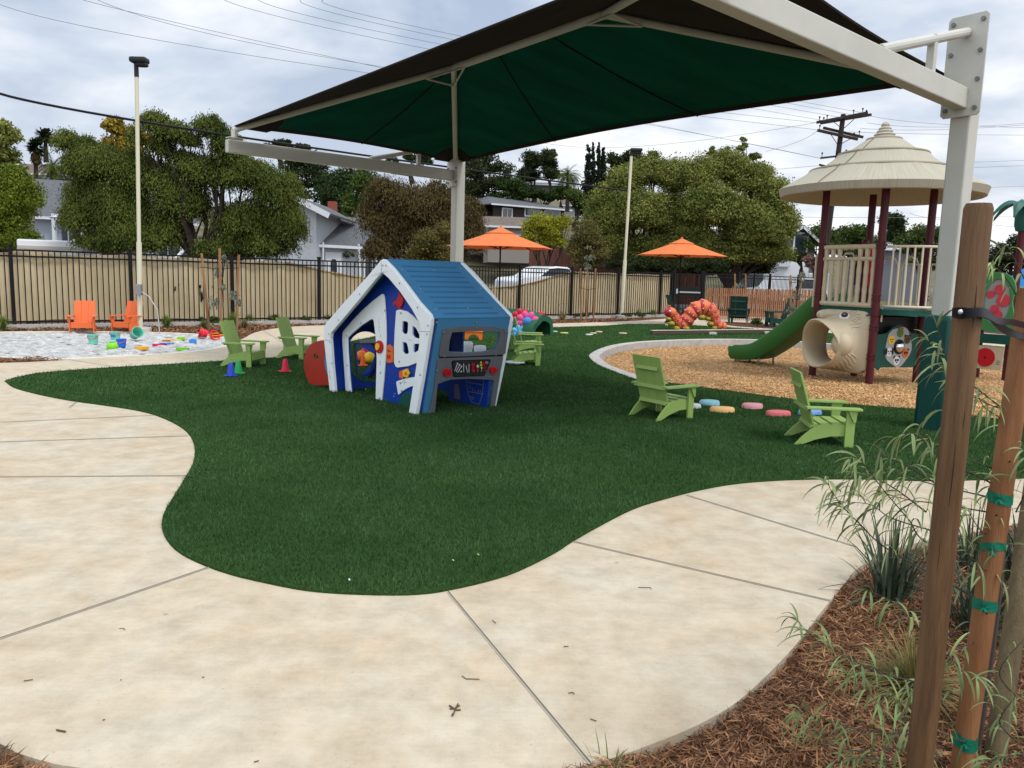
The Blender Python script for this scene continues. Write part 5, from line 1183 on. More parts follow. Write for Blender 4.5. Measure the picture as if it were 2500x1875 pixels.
for s in (-1,1):
    mb=MB(); mb.ball(hc_+Vector((-rr*0.25,s*rr*0.90,rr*0.18)),(rr*0.22,rr*0.18,rr*0.24),12,8); e_=part('eye',mb,mat('eye_white',(0.75,0.75,0.75),0.35),hd,world=True,smooth=True)
    mb=MB(); mb.ball(hc_+Vector((-rr*0.28,s*rr*1.05,rr*0.18)),rr*0.10,10,6); part('pupil',mb,M_blk,e_,world=True)
    mb=MB(); mb.tube([hc_+Vector((0,s*rr*0.3,rr*0.7)),hc_+Vector((-0.02,s*rr*0.4,rr*1.05)),hc_+Vector((-0.05,s*rr*0.45,rr*1.2))],0.012,6); part('antenna',mb,M_ct,hd,world=True)
for (x,y,r) in ((455,768,36),(490,830,48),(560,895,46),(690,895,48),(985,765,38),(1020,835,44),(1065,892,42),(900,745,50)):
    c=at(*zz5(x,y),Yc-0.10); rr=r/5.53/FPX*Yc; mb=MB(); mb.ball(c,(rr*1.05,rr*1.5,rr*0.78),14,10); part('foot',mb,M_cy,cat,world=True,smooth=True)
for (x,y) in ((640,925),(1140,925),(450,855)):
    c=G(*zz5(x,y),0.012); mb=MB(); mb.lathe([(0.11,0),(0.11,0.02),(0.09,0.03),(0,0.03)],20,c); part('base_disc',mb,mat('base_cream',(0.6,0.5,0.22),0.6),cat,world=True)
# ------------------------------------------------------------ flower tunnel
base=G(1262,818,0.012); Yt=base.y+0.5
ft_=thing('flower_tunnel','dark green crawl tunnel mound with big red, pink and blue flowers','play sculpture',(at(1262,800,Yt).x,Yt,0.0))
M_mg=mat('mound_green',(0.016,0.09,0.045),0.6,var=0.3,vscale=2,bump=0.3,bscale=14)
x0=at(1182,800,Yt).x; x1=at(1326,800,Yt).x; hgt=0.66
mb=MB(); vs=[];fs=[]; nu,nv=22,18
for i in range(nu+1):
    t=i/nu; x=x0+(x1-x0)*t; h=hgt*(0.80+0.20*math.sin(math.pi*t)); wd=0.62
    for lay in (0,1):
        for j in range(nv+1):
            a=math.pi*j/nv; k=1.0 if lay==0 else 0.72; bx=0.10*math.sin(math.pi*j/nv) * (1 if t>0.9 else 0)
            vs.append((x-0.30*math.cos(a)*k*t+0.02*math.sin(5*a+9*t),Yt+0.15-0.55*t*t-wd*k*math.cos(a),h*k*math.sin(a)+0.012*math.sin(7*a+11*t)*(lay==0)))
m_=nv+1
for i in range(nu):
    for lay in (0,1):
        for j in range(nv): a=(i*2+lay)*m_+j; b=((i+1)*2+lay)*m_+j; fs.append((a,b,b+1,a+1) if lay else (a,a+1,b+1,b))
for i in (0,nu):
    for j in range(nv): a=(i*2)*m_+j; b=(i*2+1)*m_+j; fs.append((a,a+1,b+1,b))
mb.add(vs,fs); tm=part('mound',mb,M_mg,ft_,world=True,smooth=50)
mb=MB(); mb.box((x0+0.75,Yt+0.1,0.22),(0.04,0.8,0.42)); part('opening_dark',mb,M_blk,ft_,world=True)  # black slab added inside; its colour stands for the tunnel's dark interior
mb=MB(); mb.box(((x0+x1)/2-0.15,Yt+0.1,0.2),(x1-x0-0.5,0.5,0.35))
def z4(x,y): return (1240+x/5.53,640+y/5.53)
def flower(px,py,r,c,cc,Y):
    o=at(*z4(px,py),Y); k=1/5.53/FPX*Y; f_=None; R_f=r*k
    mb=MB(); mb.ball(o,(R_f*0.42,R_f*0.3,R_f*0.38),14,8); hub=part('flower_heart',mb,cc,ft_,world=True,smooth=True)
    for i in range(8):
        a=2*math.pi*i/8+0.3; c_=o+Vector((math.cos(a)*R_f*0.64,0.03,math.sin(a)*R_f*0.54)); mb=MB()
        M_=Matrix.Rotation(-a,3,'Y'); mb.ball(c_,(R_f*0.42,R_f*0.20,R_f*0.30),14,8,M=M_); part('petal',mb,c,hub,world=True,smooth=True)
Mb=mat('flower_blue',(0.05,0.22,0.60),0.5); Mp=mat('flower_pink',(0.66,0.10,0.26),0.5); Mr=mat('flower_red',(0.55,0.02,0.04),0.5)
flower(262,798,150,Mp,Mb,Yt-0.72); flower(185,745,130,Mr,Mp,Yt-0.50); flower(165,955,120,mat('flower_sky',(0.10,0.42,0.68),0.5),Mb,Yt-0.75)
o=at(*z4(450,700),Yt-0.12); mb=MB(); mb.ball(o,(0.10,0.08,0.065),14,8); lb_=part('ladybird',mb,Mr,ft_,world=True,smooth=True); mb=MB(); mb.ball(o+Vector((-0.09,-0.02,0)),0.04,10,6); part('ladybird_head',mb,M_blk,lb_,world=True,smooth=True)
# ------------------------------------------------------------ sand toys
def z6(x,y): return (x/4.424,580+y/4.424)
def pail(px,py,r,h,c,lbl,handle,grp='toy buckets in the sand pit',tip=None,label_patch=False):
    p=G(px,py,-0.02); t=thing('toy_bucket',lbl,'bucket',p,0,grp); m=plastic('toy_'+'_'.join(lbl.split()[:1]),c)
    Mt=Matrix.Identity(3) if tip is None else tip
    sh=Vector((0,0,0)) if tip is None else Vector((0,0,r*0.85))
    mb=MB(); mb.lathe([(0.0,0.0),(r*0.78,0),(r,h),(r*1.08,h),(r*1.08,h-0.012),(r*0.96,h-0.002),(r*0.75,0.01),(0,0.01)],26,sh,M=Mt,cap=False); part('pail',mb,m,t,smooth=40)
    mb=MB(); pts=[]
    for k in range(13):
        a=math.pi*k/12; v=Vector((math.cos(a)*r*1.05, -math.sin(a)*r*1.15*0.75, h-math.sin(a)*r*0.85)); pts.append(Mt@v+sh)
    mb.tube(pts,0.007,6); part('handle',mb,handle,t,smooth=True)
    if label_patch: 
        mb=MB(); mb.box((0,-r*0.95,h*0.6),(r*0.9,0.006,h*0.28)); part('patch',mb,plastic('toy_patch',(0.03,0.16,0.45)),t)
    return t
Rx=Matrix.Rotation
pail(228,839.5,0.095,0.175,(0.16,0.55,0.42),'mint toy bucket standing with its pink handle down, leftmost toy in the sand',plastic('handle_pink',(0.62,0.05,0.05)))
pail(282,832,0.10,0.18,(0.16,0.55,0.42),'mint toy bucket with a blue patch, in front of the right orange chair',plastic('handle_orange',(0.75,0.1,0.05)),label_patch=True)
pail(327,830,0.11,0.20,(0.16,0.55,0.42),'mint toy bucket lying tipped on its side by the lamp pole',plastic('handle_pink',(0.62,0.05,0.05)),tip=Rx(R_(60),3,'Y')@Rx(R_(35),3,'X'))
pail(297.5,847,0.085,0.15,(0.01,0.14,0.62),'blue toy bucket standing beside the green ball shaped can',plastic('handle_pink',(0.62,0.05,0.05)))
pail(507,826,0.10,0.17,(0.66,0.02,0.05),'red toy bucket lying on its side at the right end of the sand',plastic('handle_orange',(0.75,0.1,0.05)),tip=Rx(R_(-70),3,'Y')@Rx(R_(20),3,'X'))
p=G(275,857,-0.02); t=thing('toy_watering_can','bright green ball shaped toy can in the sand, nearest the path','toy',p,0); mg=plastic('toy_green',(0.22,0.60,0.03)); mb=MB(); mb.ball((0,0,0.085),(0.095,0.09,0.085),22,14); part('can_body',mb,mg,t,smooth=True); mb=MB(); mb.tube([(-0.06,0,0.04),(-0.14,-0.01,0.012)],[0.02,0.012],8); part('spout',mb,mg,t); mb=MB(); mb.lathe([(0.05,0),(0.06,0.012),(0.045,0.02)],16,(0,0,0.165)); part('rim',mb,plastic('toy_mintrim',(0.3,0.6,0.6)),t)
def mold(px,py,rx,ry,h,c,lbl):
    p=G(px,py,-0.02); mb=MB(); n=26; vs=[];fs=[]; prof_=[(0.92,0),(1.0,h),(0.9,h),(0.78,0.012),(0,0.01)]
    for r,z in prof_:
        for k in range(n): a=2*math.pi*k/n; vs.append((p.x+rx*r*math.cos(a)*(1+0.06*math.cos(4*a)),p.y+ry*r*math.sin(a)*(1+0.06*math.cos(4*a)),p.z+z))
    for i in range(len(prof_)-1):
        for k in range(n): q=i*n+k; q2=i*n+(k+1)%n; fs.append((q,q2,q2+n,q+n))
    mb.add(vs,fs); solo('sand_mould',mb,plastic('mould_'+lbl.split()[0],c),lbl,'toy','shallow sand moulds in the sand pit',smooth=40)
mold(346,853,0.125,0.08,0.05,(0.80,0.42,0.03),'yellow shallow sand mould'); mold(387,845.5,0.115,0.07,0.045,(0.70,0.03,0.14),'pink shallow sand mould beside the blue shovel'); mold(446,855,0.12,0.07,0.045,(0.22,0.62,0.02),'green shallow sand mould nearest the path'); mold(442,829,0.085,0.06,0.05,(0.22,0.62,0.02),'green small sand mould behind the yellow shovel')
def shovel(px,py,a,c,lbl,s=1.0):
    p=G(px,py,-0.015); t=thing('toy_shovel',lbl,'shovel',p,a,'toy shovels in the sand pit'); m=plastic('shovel_'+lbl.split()[0],c)
    mb=MB(); vs=[];fs=[]
    for i in range(6):
        for j in range(5): u=i/5; v=j/4-0.5; vs.append((0.02+0.12*u*s,v*0.10*s*(1-0.5*u*u),0.015+0.05*abs(v)*2*s*0.5+0.01))
    k=len(vs); vs+=[(x,y,z-0.008) for x,y,z in vs]
    for i in range(5):
        for j in range(4): q=i*5+j; fs.append((q,q+1,q+6,q+5)); fs.append((k+q,k+q+5,k+q+6,k+q+1))
    mb.add(vs,fs); part('blade',mb,m,t); mb=MB(); mb.tube([(0.03,0,0.03),(-0.09*s,0,0.05),(-0.12*s,0,0.05)],[0.012,0.010,0.016],8); part('grip',mb,m,t)
shovel(409,844,R_(185),(0.03,0.15,0.60),'blue toy shovel lying beside the pink mould'); shovel(420,836,R_(200),(0.85,0.42,0.03),'yellow toy shovel lying tilted',1.3); shovel(527,824,R_(35),(0.85,0.42,0.03),'yellow toy scoop between the red toys at the right end of the sand',1.4)
p=G(471,837,-0.02); mb=MB(); mb.box((p.x,p.y,p.z+0.035),(0.13,0.09,0.075),rz=0.2); mb.cyl((p.x,p.y,p.z+0.07),(p.x,p.y,p.z+0.085),0.035,n=16); solo('toy_block',mb,plastic('toy_blockblue',(0.04,0.24,0.70)),'light blue toy block mould in the sand','toy',bv=0.008)
p=G(524,831,-0.02); t=thing('toy_sifter','red and yellow toy sifter lying on edge at the right end of the sand','toy',p,R_(25)); mb=MB(); mb.lathe([(0.11,-0.02),(0.12,0.02),(0.10,0.02),(0.095,-0.02)],24,(0,0,0.10),M=Rx(R_(55),3,'X')@Rx(R_(30),3,'Y')); part('rim',mb,plastic('toy_red',(0.66,0.02,0.05)),t,smooth=True)
mb=MB(); 
for k in (-1,0,1): mb.bar(Vector((-0.08,0.03*k,0.10+0.05*k)),Vector((0.08,0.03*k,0.10+0.05*k)),0.02,0.012)
part('bars',mb,M_yel,t)
# small litter on the concrete
TW='dry twigs scattered on the concrete path'
M_tw=mat('twig_brown',(0.11,0.065,0.04),0.8)
def twig(pts,lbl,r=0.0018):
    mb=MB()
    for pl in pts: mb.tube([G(*q,0.004) for q in pl],r,5)
    solo('twig',mb,M_tw,lbl,'twig',TW)
twig([[(1118,1718),(1106,1745)],[(1097,1722),(1113,1733),(1125,1733)],[(1098,1730),(1110,1730)],[(1105,1742),(1104,1748)],[(1112,1728),(1122,1722)]],'brown star shaped twig on the slab left of the long joint',0.0028)
twig([[(1128,1650),(1138,1657),(1171,1658)]],'thin bent twig above the star shaped twig')
twig([[(1558,1434),(1588,1434),(1590,1438)]],'pale forked twig on the slab near the right edge')
twig([[(291,1534),(302,1534),(305,1538)]],'small curved twig in the middle of the left slab',0.0014)
twig([[(138,1782),(160,1786)]],'thick short pale twig near the bottom left edge',0.003)
for q,l_ in ((((58,1662),(80,1659)),'thin twig at the left edge above the short pale one'),(((1376,1578),(1388,1578)),'short dark twig right of the long joint'),(((1202,1514),(1210,1521)),'tiny twig just right of the top of the long joint'),(((1388,1692),(1398,1690),(1402,1694)),'dark crumpled twig between the long joint and the mulch'),(((620,1860),(632,1857)),'dark twig at the bottom edge of the picture'),(((493,1653),(499,1653)),'tiny dark twig in the middle of the big front slab'),(((1441,1755),(1456,1760)),'thin twig near the bottom right of the path'),(((294,1660),(297,1659)),'tiny dark crumb on the front left slab'),(((251,1758),(256,1756)),'tiny dark crumb low on the front left slab')): twig([list(q)],l_)
# ------------------------------------------------------------ metal fence with tan windscreen
M_bk=mat('fence_black',(0.007,0.006,0.006),0.6,spec=0.2)
M_tan=mat('windscreen_tan',(0.56,0.45,0.27),0.85,col2=(0.65,0.535,0.34),vscale=1.2,detail=7,bump=0.4,bscale=2.2,trans=0.18,bdist=0.06)
f0=at(30,700,18.19); f9=at(1613,700,32.8); f0.z=0; f9.z=0
fd=(f9-f0)/9; FH=1.78
def fpnt(k,z=0.0,off=0.0):
    n_=Vector((fd.y,-fd.x,0)).normalized(); p=f0+fd*k+n_*off; return Vector((p.x,p.y,z))
def fence_run(name,label,P0,dv,ks,gapless=True,indiv=0,H=FH,posts=None,grp=None,sp=20):
    t=thing(name,label,'fence',Vector((P0.x,P0.y,0))+dv*ks[0],0,grp)
    def q(k,z,off=0): p=P0+dv*k; return Vector((p.x,p.y,z))
    ang=math.atan2(dv.y,dv.x)
    for k in ks:
        mb=MB(); c=q(k,(H+0.06)/2); mb.box(c,(0.075,0.075,H+0.06),rz=ang); mb.box(q(k,H+0.075),(0.095,0.095,0.03),rz=ang); part('post',mb,M_bk,t,world=True)
    for z in (H-0.02,H-0.16,0.12):
        mb=MB(); mb.bar(q(ks[0],z),q(ks[-1],z),0.035,0.04); part('rail',mb,M_bk,t,world=True)
    rest=MB(); cnt=0; first=None
    for a in range(len(ks)-1):
        L_=(ks[a+1]-ks[a])
        spn=max(2,int(round(sp*L_))) if L_<0.9 else sp
        for i in range(1,spn):
            k=ks[a]+L_*i/spn; c=q(k,(H+0.05)/2)
            if cnt<indiv:
                if first is None:
                    mb=MB(); mb.box((0,0,0),(0.021,0.021,H-0.06),rz=ang); first=part('picket',mb,M_bk,t); o=first
                else: o=first.copy(); COL.objects.link(o); o.parent=t
                o.location=Vector(c)-t.location
            else: rest.box(c,(0.021,0.021,H-0.06),rz=ang)
            cnt+=1
    if rest.v: o=part('picket',rest,M_bk,t,world=True); o['kind']='stuff'
    return t,q
fn,fq=fence_run('metal_fence','long black steel picket fence with tan windscreen behind the lawn and sand pit',f0,fd,[-2,-1]+list(range(0,10))+[9.28],indiv=100)
# windscreen fabric behind the pickets
kk=[-2,0,0.05,0.5,1,2,2.55,2.8,3.05,3.4,4,5,5.6,6,6.3,6.6,7.05,7.3,8,9.3]
zt=[1.70,1.70,1.76,1.69,1.72,1.70,1.70,1.60,1.47,1.36,1.15,1.03,1.06,1.14,1.27,1.45,1.68,1.71,1.68,1.70]
mb=MB(); vs=[];fs=[]; nu=230; nv=8
for i in range(nu+1):
    k=-2+11.3*i/nu; top=float(np.interp(k,kk,zt))+0.012*math.sin(k*9); bot=0.10+0.05*math.sin(k*1.9)+0.03*math.sin(k*5.3)
    for j in range(nv+1):
        v=j/nv; z=bot+(top-bot)*v; off=-0.06+0.018*math.sin(k*12.3+2*v)+0.02*math.sin(k*31+v*5)-0.02; p=fpnt(k,z,off); vs.append(p)
for i in range(nu):
    for j in range(nv): a=i*(nv+1)+j; fs.append((a,a+1,a+nv+2,a+nv+1))
mb.add(vs,fs); ws=part('windscreen',mb,M_tan,fn,world=True,smooth=180)
mb=MB(); pts=[]
mb.tube([fpnt(k,float(np.interp(k,kk,zt)),-0.075) for k in np.linspace(2.6,7.1,60)],0.035,6); part('rolled_edge',mb,mat('windscreen_roll',(0.42,0.30,0.17),0.9),fn,world=True,smooth=True)
mb=MB(); rs=random.Random(3)
for k,z,h,w in ((1.42,0.92,0.12,0.02),(1.46,1.02,0.04,0.015),(1.67,0.98,0.10,0.03),(1.685,0.72,0.26,0.035),(1.67,0.86,0.2,0.012),(1.80,0.98,0.05,0.012)):
    c=fpnt(k,z,-0.045); d=fd.normalized(); mb.plate([(-w,-h/2),(0,-h/2*1.1),(w,-h/4),(w*0.6,h/2),(0,h/2),(-w*0.8,h/4)],[],c,d,(0,0,1),Vector((fd.y,-fd.x,0)).normalized(),0.003)
part('tear',mb,M_bk,fn,world=True)
# concrete curb under the fence
mb=MB(); n_=Vector((fd.y,-fd.x,0)).normalized(); mb.bar(fpnt(-2,0.01,0.0),fpnt(9.3,0.01,0.0),0.26,0.10); struct('fence_curb',mb,M_kerb)
# gate
ga=fpnt(9.32); gb=at(1714,700,34.6); gb.z=0; gd=(gb-ga).normalized(); gl_=(gb-ga).length; gn=Vector((gd.y,-gd.x,0))
gate=thing('metal_gate','black steel gate with a silver push bar at the end of the tan screened fence','gate',ga)
def gq(u,z,o=0): p=ga+gd*u+gn*o; return Vector((p.x,p.y,z))
for u in (0.03,gl_-0.03): mb=MB(); mb.bar(gq(u,0),gq(u,FH+0.15),0.10,0.10,up=gd); part('gate_post',mb,M_bk,gate,world=True)
mb=MB(); mb.bar(gq(0.12,0.08),gq(0.12,FH),0.05,0.05,up=gd); mb.bar(gq(gl_-0.12,0.08),gq(gl_-0.12,FH),0.05,0.05,up=gd)
for z in (0.10,FH-0.03): mb.bar(gq(0.12,z),gq(gl_-0.12,z),0.05,0.05)
gf=part('gate_frame',mb,M_bk,gate,world=True)
for i in range(1,9): u=0.12+(gl_-0.24)*i/9; mb=MB(); mb.bar(gq(u,0.1),gq(u,FH-0.03),0.02,0.02,up=gd); part('gate_bar',mb,M_bk,gf,world=True)
mb=MB(); mb.plate([(0.10,0.78),(gl_-0.10,0.78),(gl_-0.10,1.22),(0.10,1.22)],[],Vector((ga.x,ga.y,0)),gd,(0,0,1),gn,0.01,0.02); part('kick_panel',mb,M_bk,gate,world=True)
mb=MB(); mb.bar(gq(0.16,1.0,0.06),gq(gl_-0.2,0.98,0.06),0.05,0.06); mb.box(gq(0.17,1.03,0.06),(0.07,0.08,0.2)); part('push_bar',mb,mat('bar_silver',(0.5,0.5,0.5),0.35,metal=0.6),gate,world=True)
# fence beyond the gate
r0=gb+gd*0.1; r1=at(2010,700,42.5); r1.z=0; rd=(r1-r0)/4
fence_run('metal_fence','black steel picket fence to the right of the gate behind the wooden slats',r0,rd,[0,1,2,3,4],indiv=0,H=1.82,sp=22)
# wooden slat fence
wa=G(1726,782,0); wb=at(1990,770,32.5); wa.z=0; wb.z=0; wd_=(wb-wa).normalized(); wl=(wb-wa).length; wn=Vector((wd_.y,-wd_.x,0))
wf=thing('slat_fence','reddish wooden slat fence behind the dark green patio chairs','fence',wa)
M_rw=mat('redwood',(0.21,0.090,0.045),0.75,col2=(0.32,0.155,0.08),vscale=3,island=0.25,streak=(4,4,0.5))
n_s=int(wl/0.10)
for i in range(0,n_s,1):
    u=i*0.10+0.05; p=wa+wd_*u; mb=MB(); mb.box((p.x,p.y,0.64),(0.055,0.02,1.20),rz=math.atan2(wd_.y,wd_.x)); part('slat',mb,M_rw,wf,world=True)
for z in (0.22,0.97): mb=MB(); mb.bar(Vector((wa.x,wa.y,z))-wn*0.03,Vector((wb.x,wb.y,z))-wn*0.03,0.04,0.08); part('rail',mb,M_rw,wf,world=True)
mb=MB(); mb.box((wa.x-0.05,wa.y,0.6),(0.10,0.10,1.2)); part('post',mb,M_rw,wf,world=True)
# ------------------------------------------------------------ lamp poles
M_lp=mat('lamp_cream',(0.60,0.57,0.42),0.5); M_hd=mat('lamp_black',(0.02,0.02,0.022),0.5)
def lamp(lbl,px,pyb,Y,ptop,r,hx,box=False,nk=0.26):
    b=at(px,pyb,Y); b.z=0; tp=at(*ptop,Y); t=thing('lamp_pole',lbl,'lamp pole',b,0,'lamp poles beside the fence')
    mb=MB(); mid_=b.lerp(tp,0.36); mb.cyl(b,mid_,r*1.15,n=14); mb.cyl(mid_,tp,r*0.85,n=14); part('pole',mb,M_lp,t,world=True,smooth=True)
    mb=MB(); mb.cyl(tp-Vector((0,0,0.02)),tp+Vector((0,0,nk)),r*0.95,n=12); part('neck',mb,M_hd,t,world=True,smooth=True)
    k_=r/0.052; c=tp+Vector((hx,0,nk+0.07)); mb=MB(); mb.box(c,(0.38*k_,0.26,0.12)); mb.box(c+Vector((0.06,0,-0.09)),(0.24*k_,0.18,0.09)); part('lamp_head',mb,M_hd,t,world=True,bv=0.04)
    mb=MB(); mb.cyl(Vector((b.x,b.y,-0.05)),Vector((b.x,b.y,0.10)),0.24,n=20); part('footing',mb,M_kerb,t,world=True,bv=0.02)
    if box:
        mb=MB(); mb.box(b+Vector((0.06,-0.12,0.95)),(0.13,0.10,0.24)); part('switch_box',mb,mat('box_grey',(0.25,0.26,0.27),0.4,metal=0.4),t,world=True,bv=0.01)
        mb=MB(); mb.tube([b+Vector((0.12,-0.12,0.9)),b+Vector((0.3,-0.15,0.8)),b+Vector((0.5,-0.2,0.5)),b+Vector((0.55,-0.25,0.0))],0.012,6); part('conduit',mb,M_kerb,t,world=True)
lamp('tall cream lamp pole with a black head beside the right orange chair',341,770,17.9,(333.5,186),0.050,0.07,True)
lamp('tall cream lamp pole between the two orange umbrellas',1519,740,30.6,(1541.5,380),0.062,0.17,False,0.14)
# ------------------------------------------------------------ orange umbrellas
M_um=mat('umbrella_orange',(0.78,0.235,0.075),0.75,var=0.05,vscale=3,bump=0.1,bscale=160,trans=0.3)
def umbrella(lbl,px,Y,zr,za,R_um,rot):
    p=at(px,672,Y); b=Vector((p.x,p.y,0)); t=thing('patio_umbrella',lbl,'umbrella',b,rot,'orange patio umbrellas')
    mb=MB(); mb.cyl((0,0,0),(0,0,za-0.05),0.024,n=10); part('pole',mb,M_bk,t,smooth=True)
    mb=MB(); mb.lathe([(0.28,0),(0.28,0.05),(0.05,0.08),(0.04,0.3)],24); part('base',mb,M_bk,t)
    def tier(r0,r1,z0,z1,sag,n=8,sub=5,th=0.012):
        vs=[];fs=[]; rows=6
        for j in range(rows+1):
            v=j/rows; r=r0+(r1-r0)*v
            for i in range(n*sub):
                a=2*math.pi*i/(n*sub); f=(i%sub)/sub; a0=2*math.pi*(i//sub)/n; a1=a0+2*math.pi/n
                x=r*((1-f)*math.cos(a0)+f*math.cos(a1)); y=r*((1-f)*math.sin(a0)+f*math.sin(a1)); z=z0+(z1-z0)*v**0.92 - sag*v*math.sin(math.pi*f)*0.6
                vs.append((x,y,z))
        m_=n*sub
        for j in range(rows):
            for i in range(m_): q=j*m_+i; q2=j*m_+(i+1)%m_; fs.append((q,q2,q2+m_,q+m_))
        k=len(vs); vs+=[(x,y,z-th) for x,y,z in vs]; fs+=[tuple(k+i for i in f[::-1]) for f in fs]
        lo=rows*m_
        for i in range(m_): q=lo+i; q2=lo+(i+1)%m_; fs.append((q,q2,k+q2,k+q))
        return vs,fs
    mb=MB(); mb.add(*tier(0.28,R_um,za-0.14,zr,-0.0)); cn_=part('canopy',mb,M_um,t,smooth=30)
    mb=MB(); mb.add(*tier(0.03,0.42,za,za-0.17,0.0)); part('vent',mb,M_um,cn_,smooth=30)
    for i in range(8):
        a=2*math.pi*i/8; mb=MB(); mb.bar((0.03*math.cos(a),0.03*math.sin(a),za-0.17),(R_um*0.985*math.cos(a),R_um*0.985*math.sin(a),zr-0.02),0.015,0.02); mb.bar((0.03*math.cos(a),0.03*math.sin(a),zr-0.05),(R_um*0.5*math.cos(a),R_um*0.5*math.sin(a),(za+zr)/2-0.13),0.012,0.015); part('rib',mb,M_bk,t)
    mb=MB(); mb.ball((0,0,za+0.02),0.03,8,6); part('finial',mb,M_um,t)
umbrella('large orange patio umbrella behind the play house roof',1220,22.8,2.27,2.84,1.52,R_(8))
umbrella('orange patio umbrella by the gate before the big leafy tree',1660,26.6,2.30,2.86,1.50,R_(22))
# ------------------------------------------------------------ trees
def leafmat(name,c1,c2,sc=0.8): return mat(name,c1,0.75,col2=c2,vscale=sc,island=0.50,spec=0.06,trans=0.22,detail=3)
M_bark=mat('bark_brown',(0.032,0.024,0.018),0.95,var=0.3,vscale=5,bump=0.7,bscale=12,bdist=0.03)
L_dark=leafmat('leaf_dark',(0.042,0.062,0.012),(0.125,0.150,0.032)); L_mid=leafmat('leaf_mid',(0.030,0.055,0.012),(0.085,0.120,0.028)); L_light=leafmat('leaf_light',(0.075,0.098,0.020),(0.26,0.275,0.070))
L_brt=leafmat('leaf_bright',(0.07,0.11,0.012),(0.19,0.23,0.03)); L_brown=leafmat('leaf_brown',(0.055,0.040,0.016),(0.115,0.088,0.034)); L_yel=leafmat('leaf_yellow',(0.16,0.13,0.015),(0.34,0.26,0.03)); L_hill=leafmat('leaf_hill',(0.018,0.028,0.010),(0.042,0.055,0.020)); L_olive=leafmat('leaf_olive',(0.075,0.070,0.020),(0.16,0.135,0.045)); L_org=leafmat('leaf_orange',(0.15,0.11,0.015),(0.30,0.22,0.035)); L_pink=leafmat('leaf_pink',(0.08,0.07,0.03),(0.35,0.18,0.16))
def leaves(blobs,n,ls,clump,style='round',fill=0.55,wr=0.55,holes=True,per=None):
    """blobs: (centre, (rx,ry,rz)). n leaf quads in domed clumps; returns vertices"""
    w_=np.array([b[1][0]*b[1][1]*b[1][2] for b in blobs])**0.75; w_/=w_.sum(); out_=[]
    per=per or max(40,int(min(150,n/60)))
    for (c,r),wi in zip(blobs,w_):
        nc=max(7,int(n*wi/per)); d=rng.normal(0,1,(nc,3)); d/=np.linalg.norm(d,axis=1)[:,None]; d[:,2]=np.where(d[:,2]<-0.5,d[:,2]*0.6,d[:,2])
        rad=rng.uniform(fill**3,1.0,nc)**(1/3)*0.90; rad*=1+0.10*np.sin(d[:,0]*5+c[0])*np.sin(d[:,2]*6+c[1])+rng.normal(0,0.05,nc)
        cl=min(clump*0.85,min(r)*0.62)
        cc=np.array(c)+d*np.maximum(np.array(r)-cl*0.45,0.05)*rad[:,None]
        if holes:
            ls_=max(0.7,min(r)*0.6); hole=np.sin(cc[:,0]/ls_*2.1+1.3)*np.sin(cc[:,2]/ls_*2.6+0.4)+0.6*np.sin(cc[:,0]/ls_*4.7)*np.sin(cc[:,2]/ls_*5.1+cc[:,1]); cc=cc[hole>-0.85]; nc=len(cc)
        k=np.repeat(np.arange(nc),per); m=len(k); cs=(cl*rng.uniform(0.55,1.3,nc))[k]
        a=rng.uniform(0,2*np.pi,m); L_=ls*rng.uniform(0.6,1.35,m)*0.62
        if style=='weep':
            ro=np.sqrt(rng.uniform(0,1,m)); ro*=1+0.18*np.sin(a*5+k)
            off=np.column_stack([np.cos(a)*ro*cs,np.sin(a)*ro*cs,cs*(0.40-0.95*ro**2.2)+rng.normal(0,0.20,m)*cs])
            ax_=np.column_stack([np.cos(a)*(0.25+0.5*ro),np.sin(a)*(0.25+0.5*ro),-0.35-0.8*ro])+rng.normal(0,0.33,(m,3)); nrm=np.column_stack([np.cos(a)*ro,np.sin(a)*ro,np.ones(m)*0.9])+rng.normal(0,0.45,(m,3)); ww=L_*0.34
        elif style=='up':
            off=rng.normal(0,1,(m,3))*cs[:,None]*0.5; ax_=np.column_stack([rng.normal(0,0.35,m),rng.normal(0,0.35,m),np.ones(m)]); nrm=off+rng.normal(0,0.3,(m,3)); ww=L_*0.4
        else:
            d2=rng.normal(0,1,(m,3)); d2/=np.linalg.norm(d2,axis=1)[:,None]; d2[:,2]=np.where(d2[:,2]<0,d2[:,2]*0.5,d2[:,2]); q=rng.uniform(0.55,1.08,m)*cs
            off=d2*q[:,None]*np.array([1,1,0.75]); nrm=d2+rng.normal(0,0.45,(m,3)); nrm[:,2]+=0.25; ax_=rng.normal(0,1,(m,3)); ax_[:,2]-=0.3; ww=L_*wr
        p=cc[k]+off
        ax_/=np.linalg.norm(ax_,axis=1)[:,None]; s_=np.cross(ax_,nrm); s_/=np.linalg.norm(s_,axis=1)[:,None]+1e-9
        V=np.empty((m*4,3)); h=ax_*(L_/2)[:,None]; s_=s_*(ww/2)[:,None]
        V[0::4]=p-h; V[1::4]=p+s_-h*0.1; V[2::4]=p+h; V[3::4]=p-s_-h*0.1; out_.append(V)
    return np.vstack(out_)
def B(px,py,rx,ry,Y,dep=None):
    c=at(px,py,Y); k=Y/FPX; return ((c.x,c.y,c.z),(rx*k,(dep if dep else (rx+ry)/2*k),ry*k))
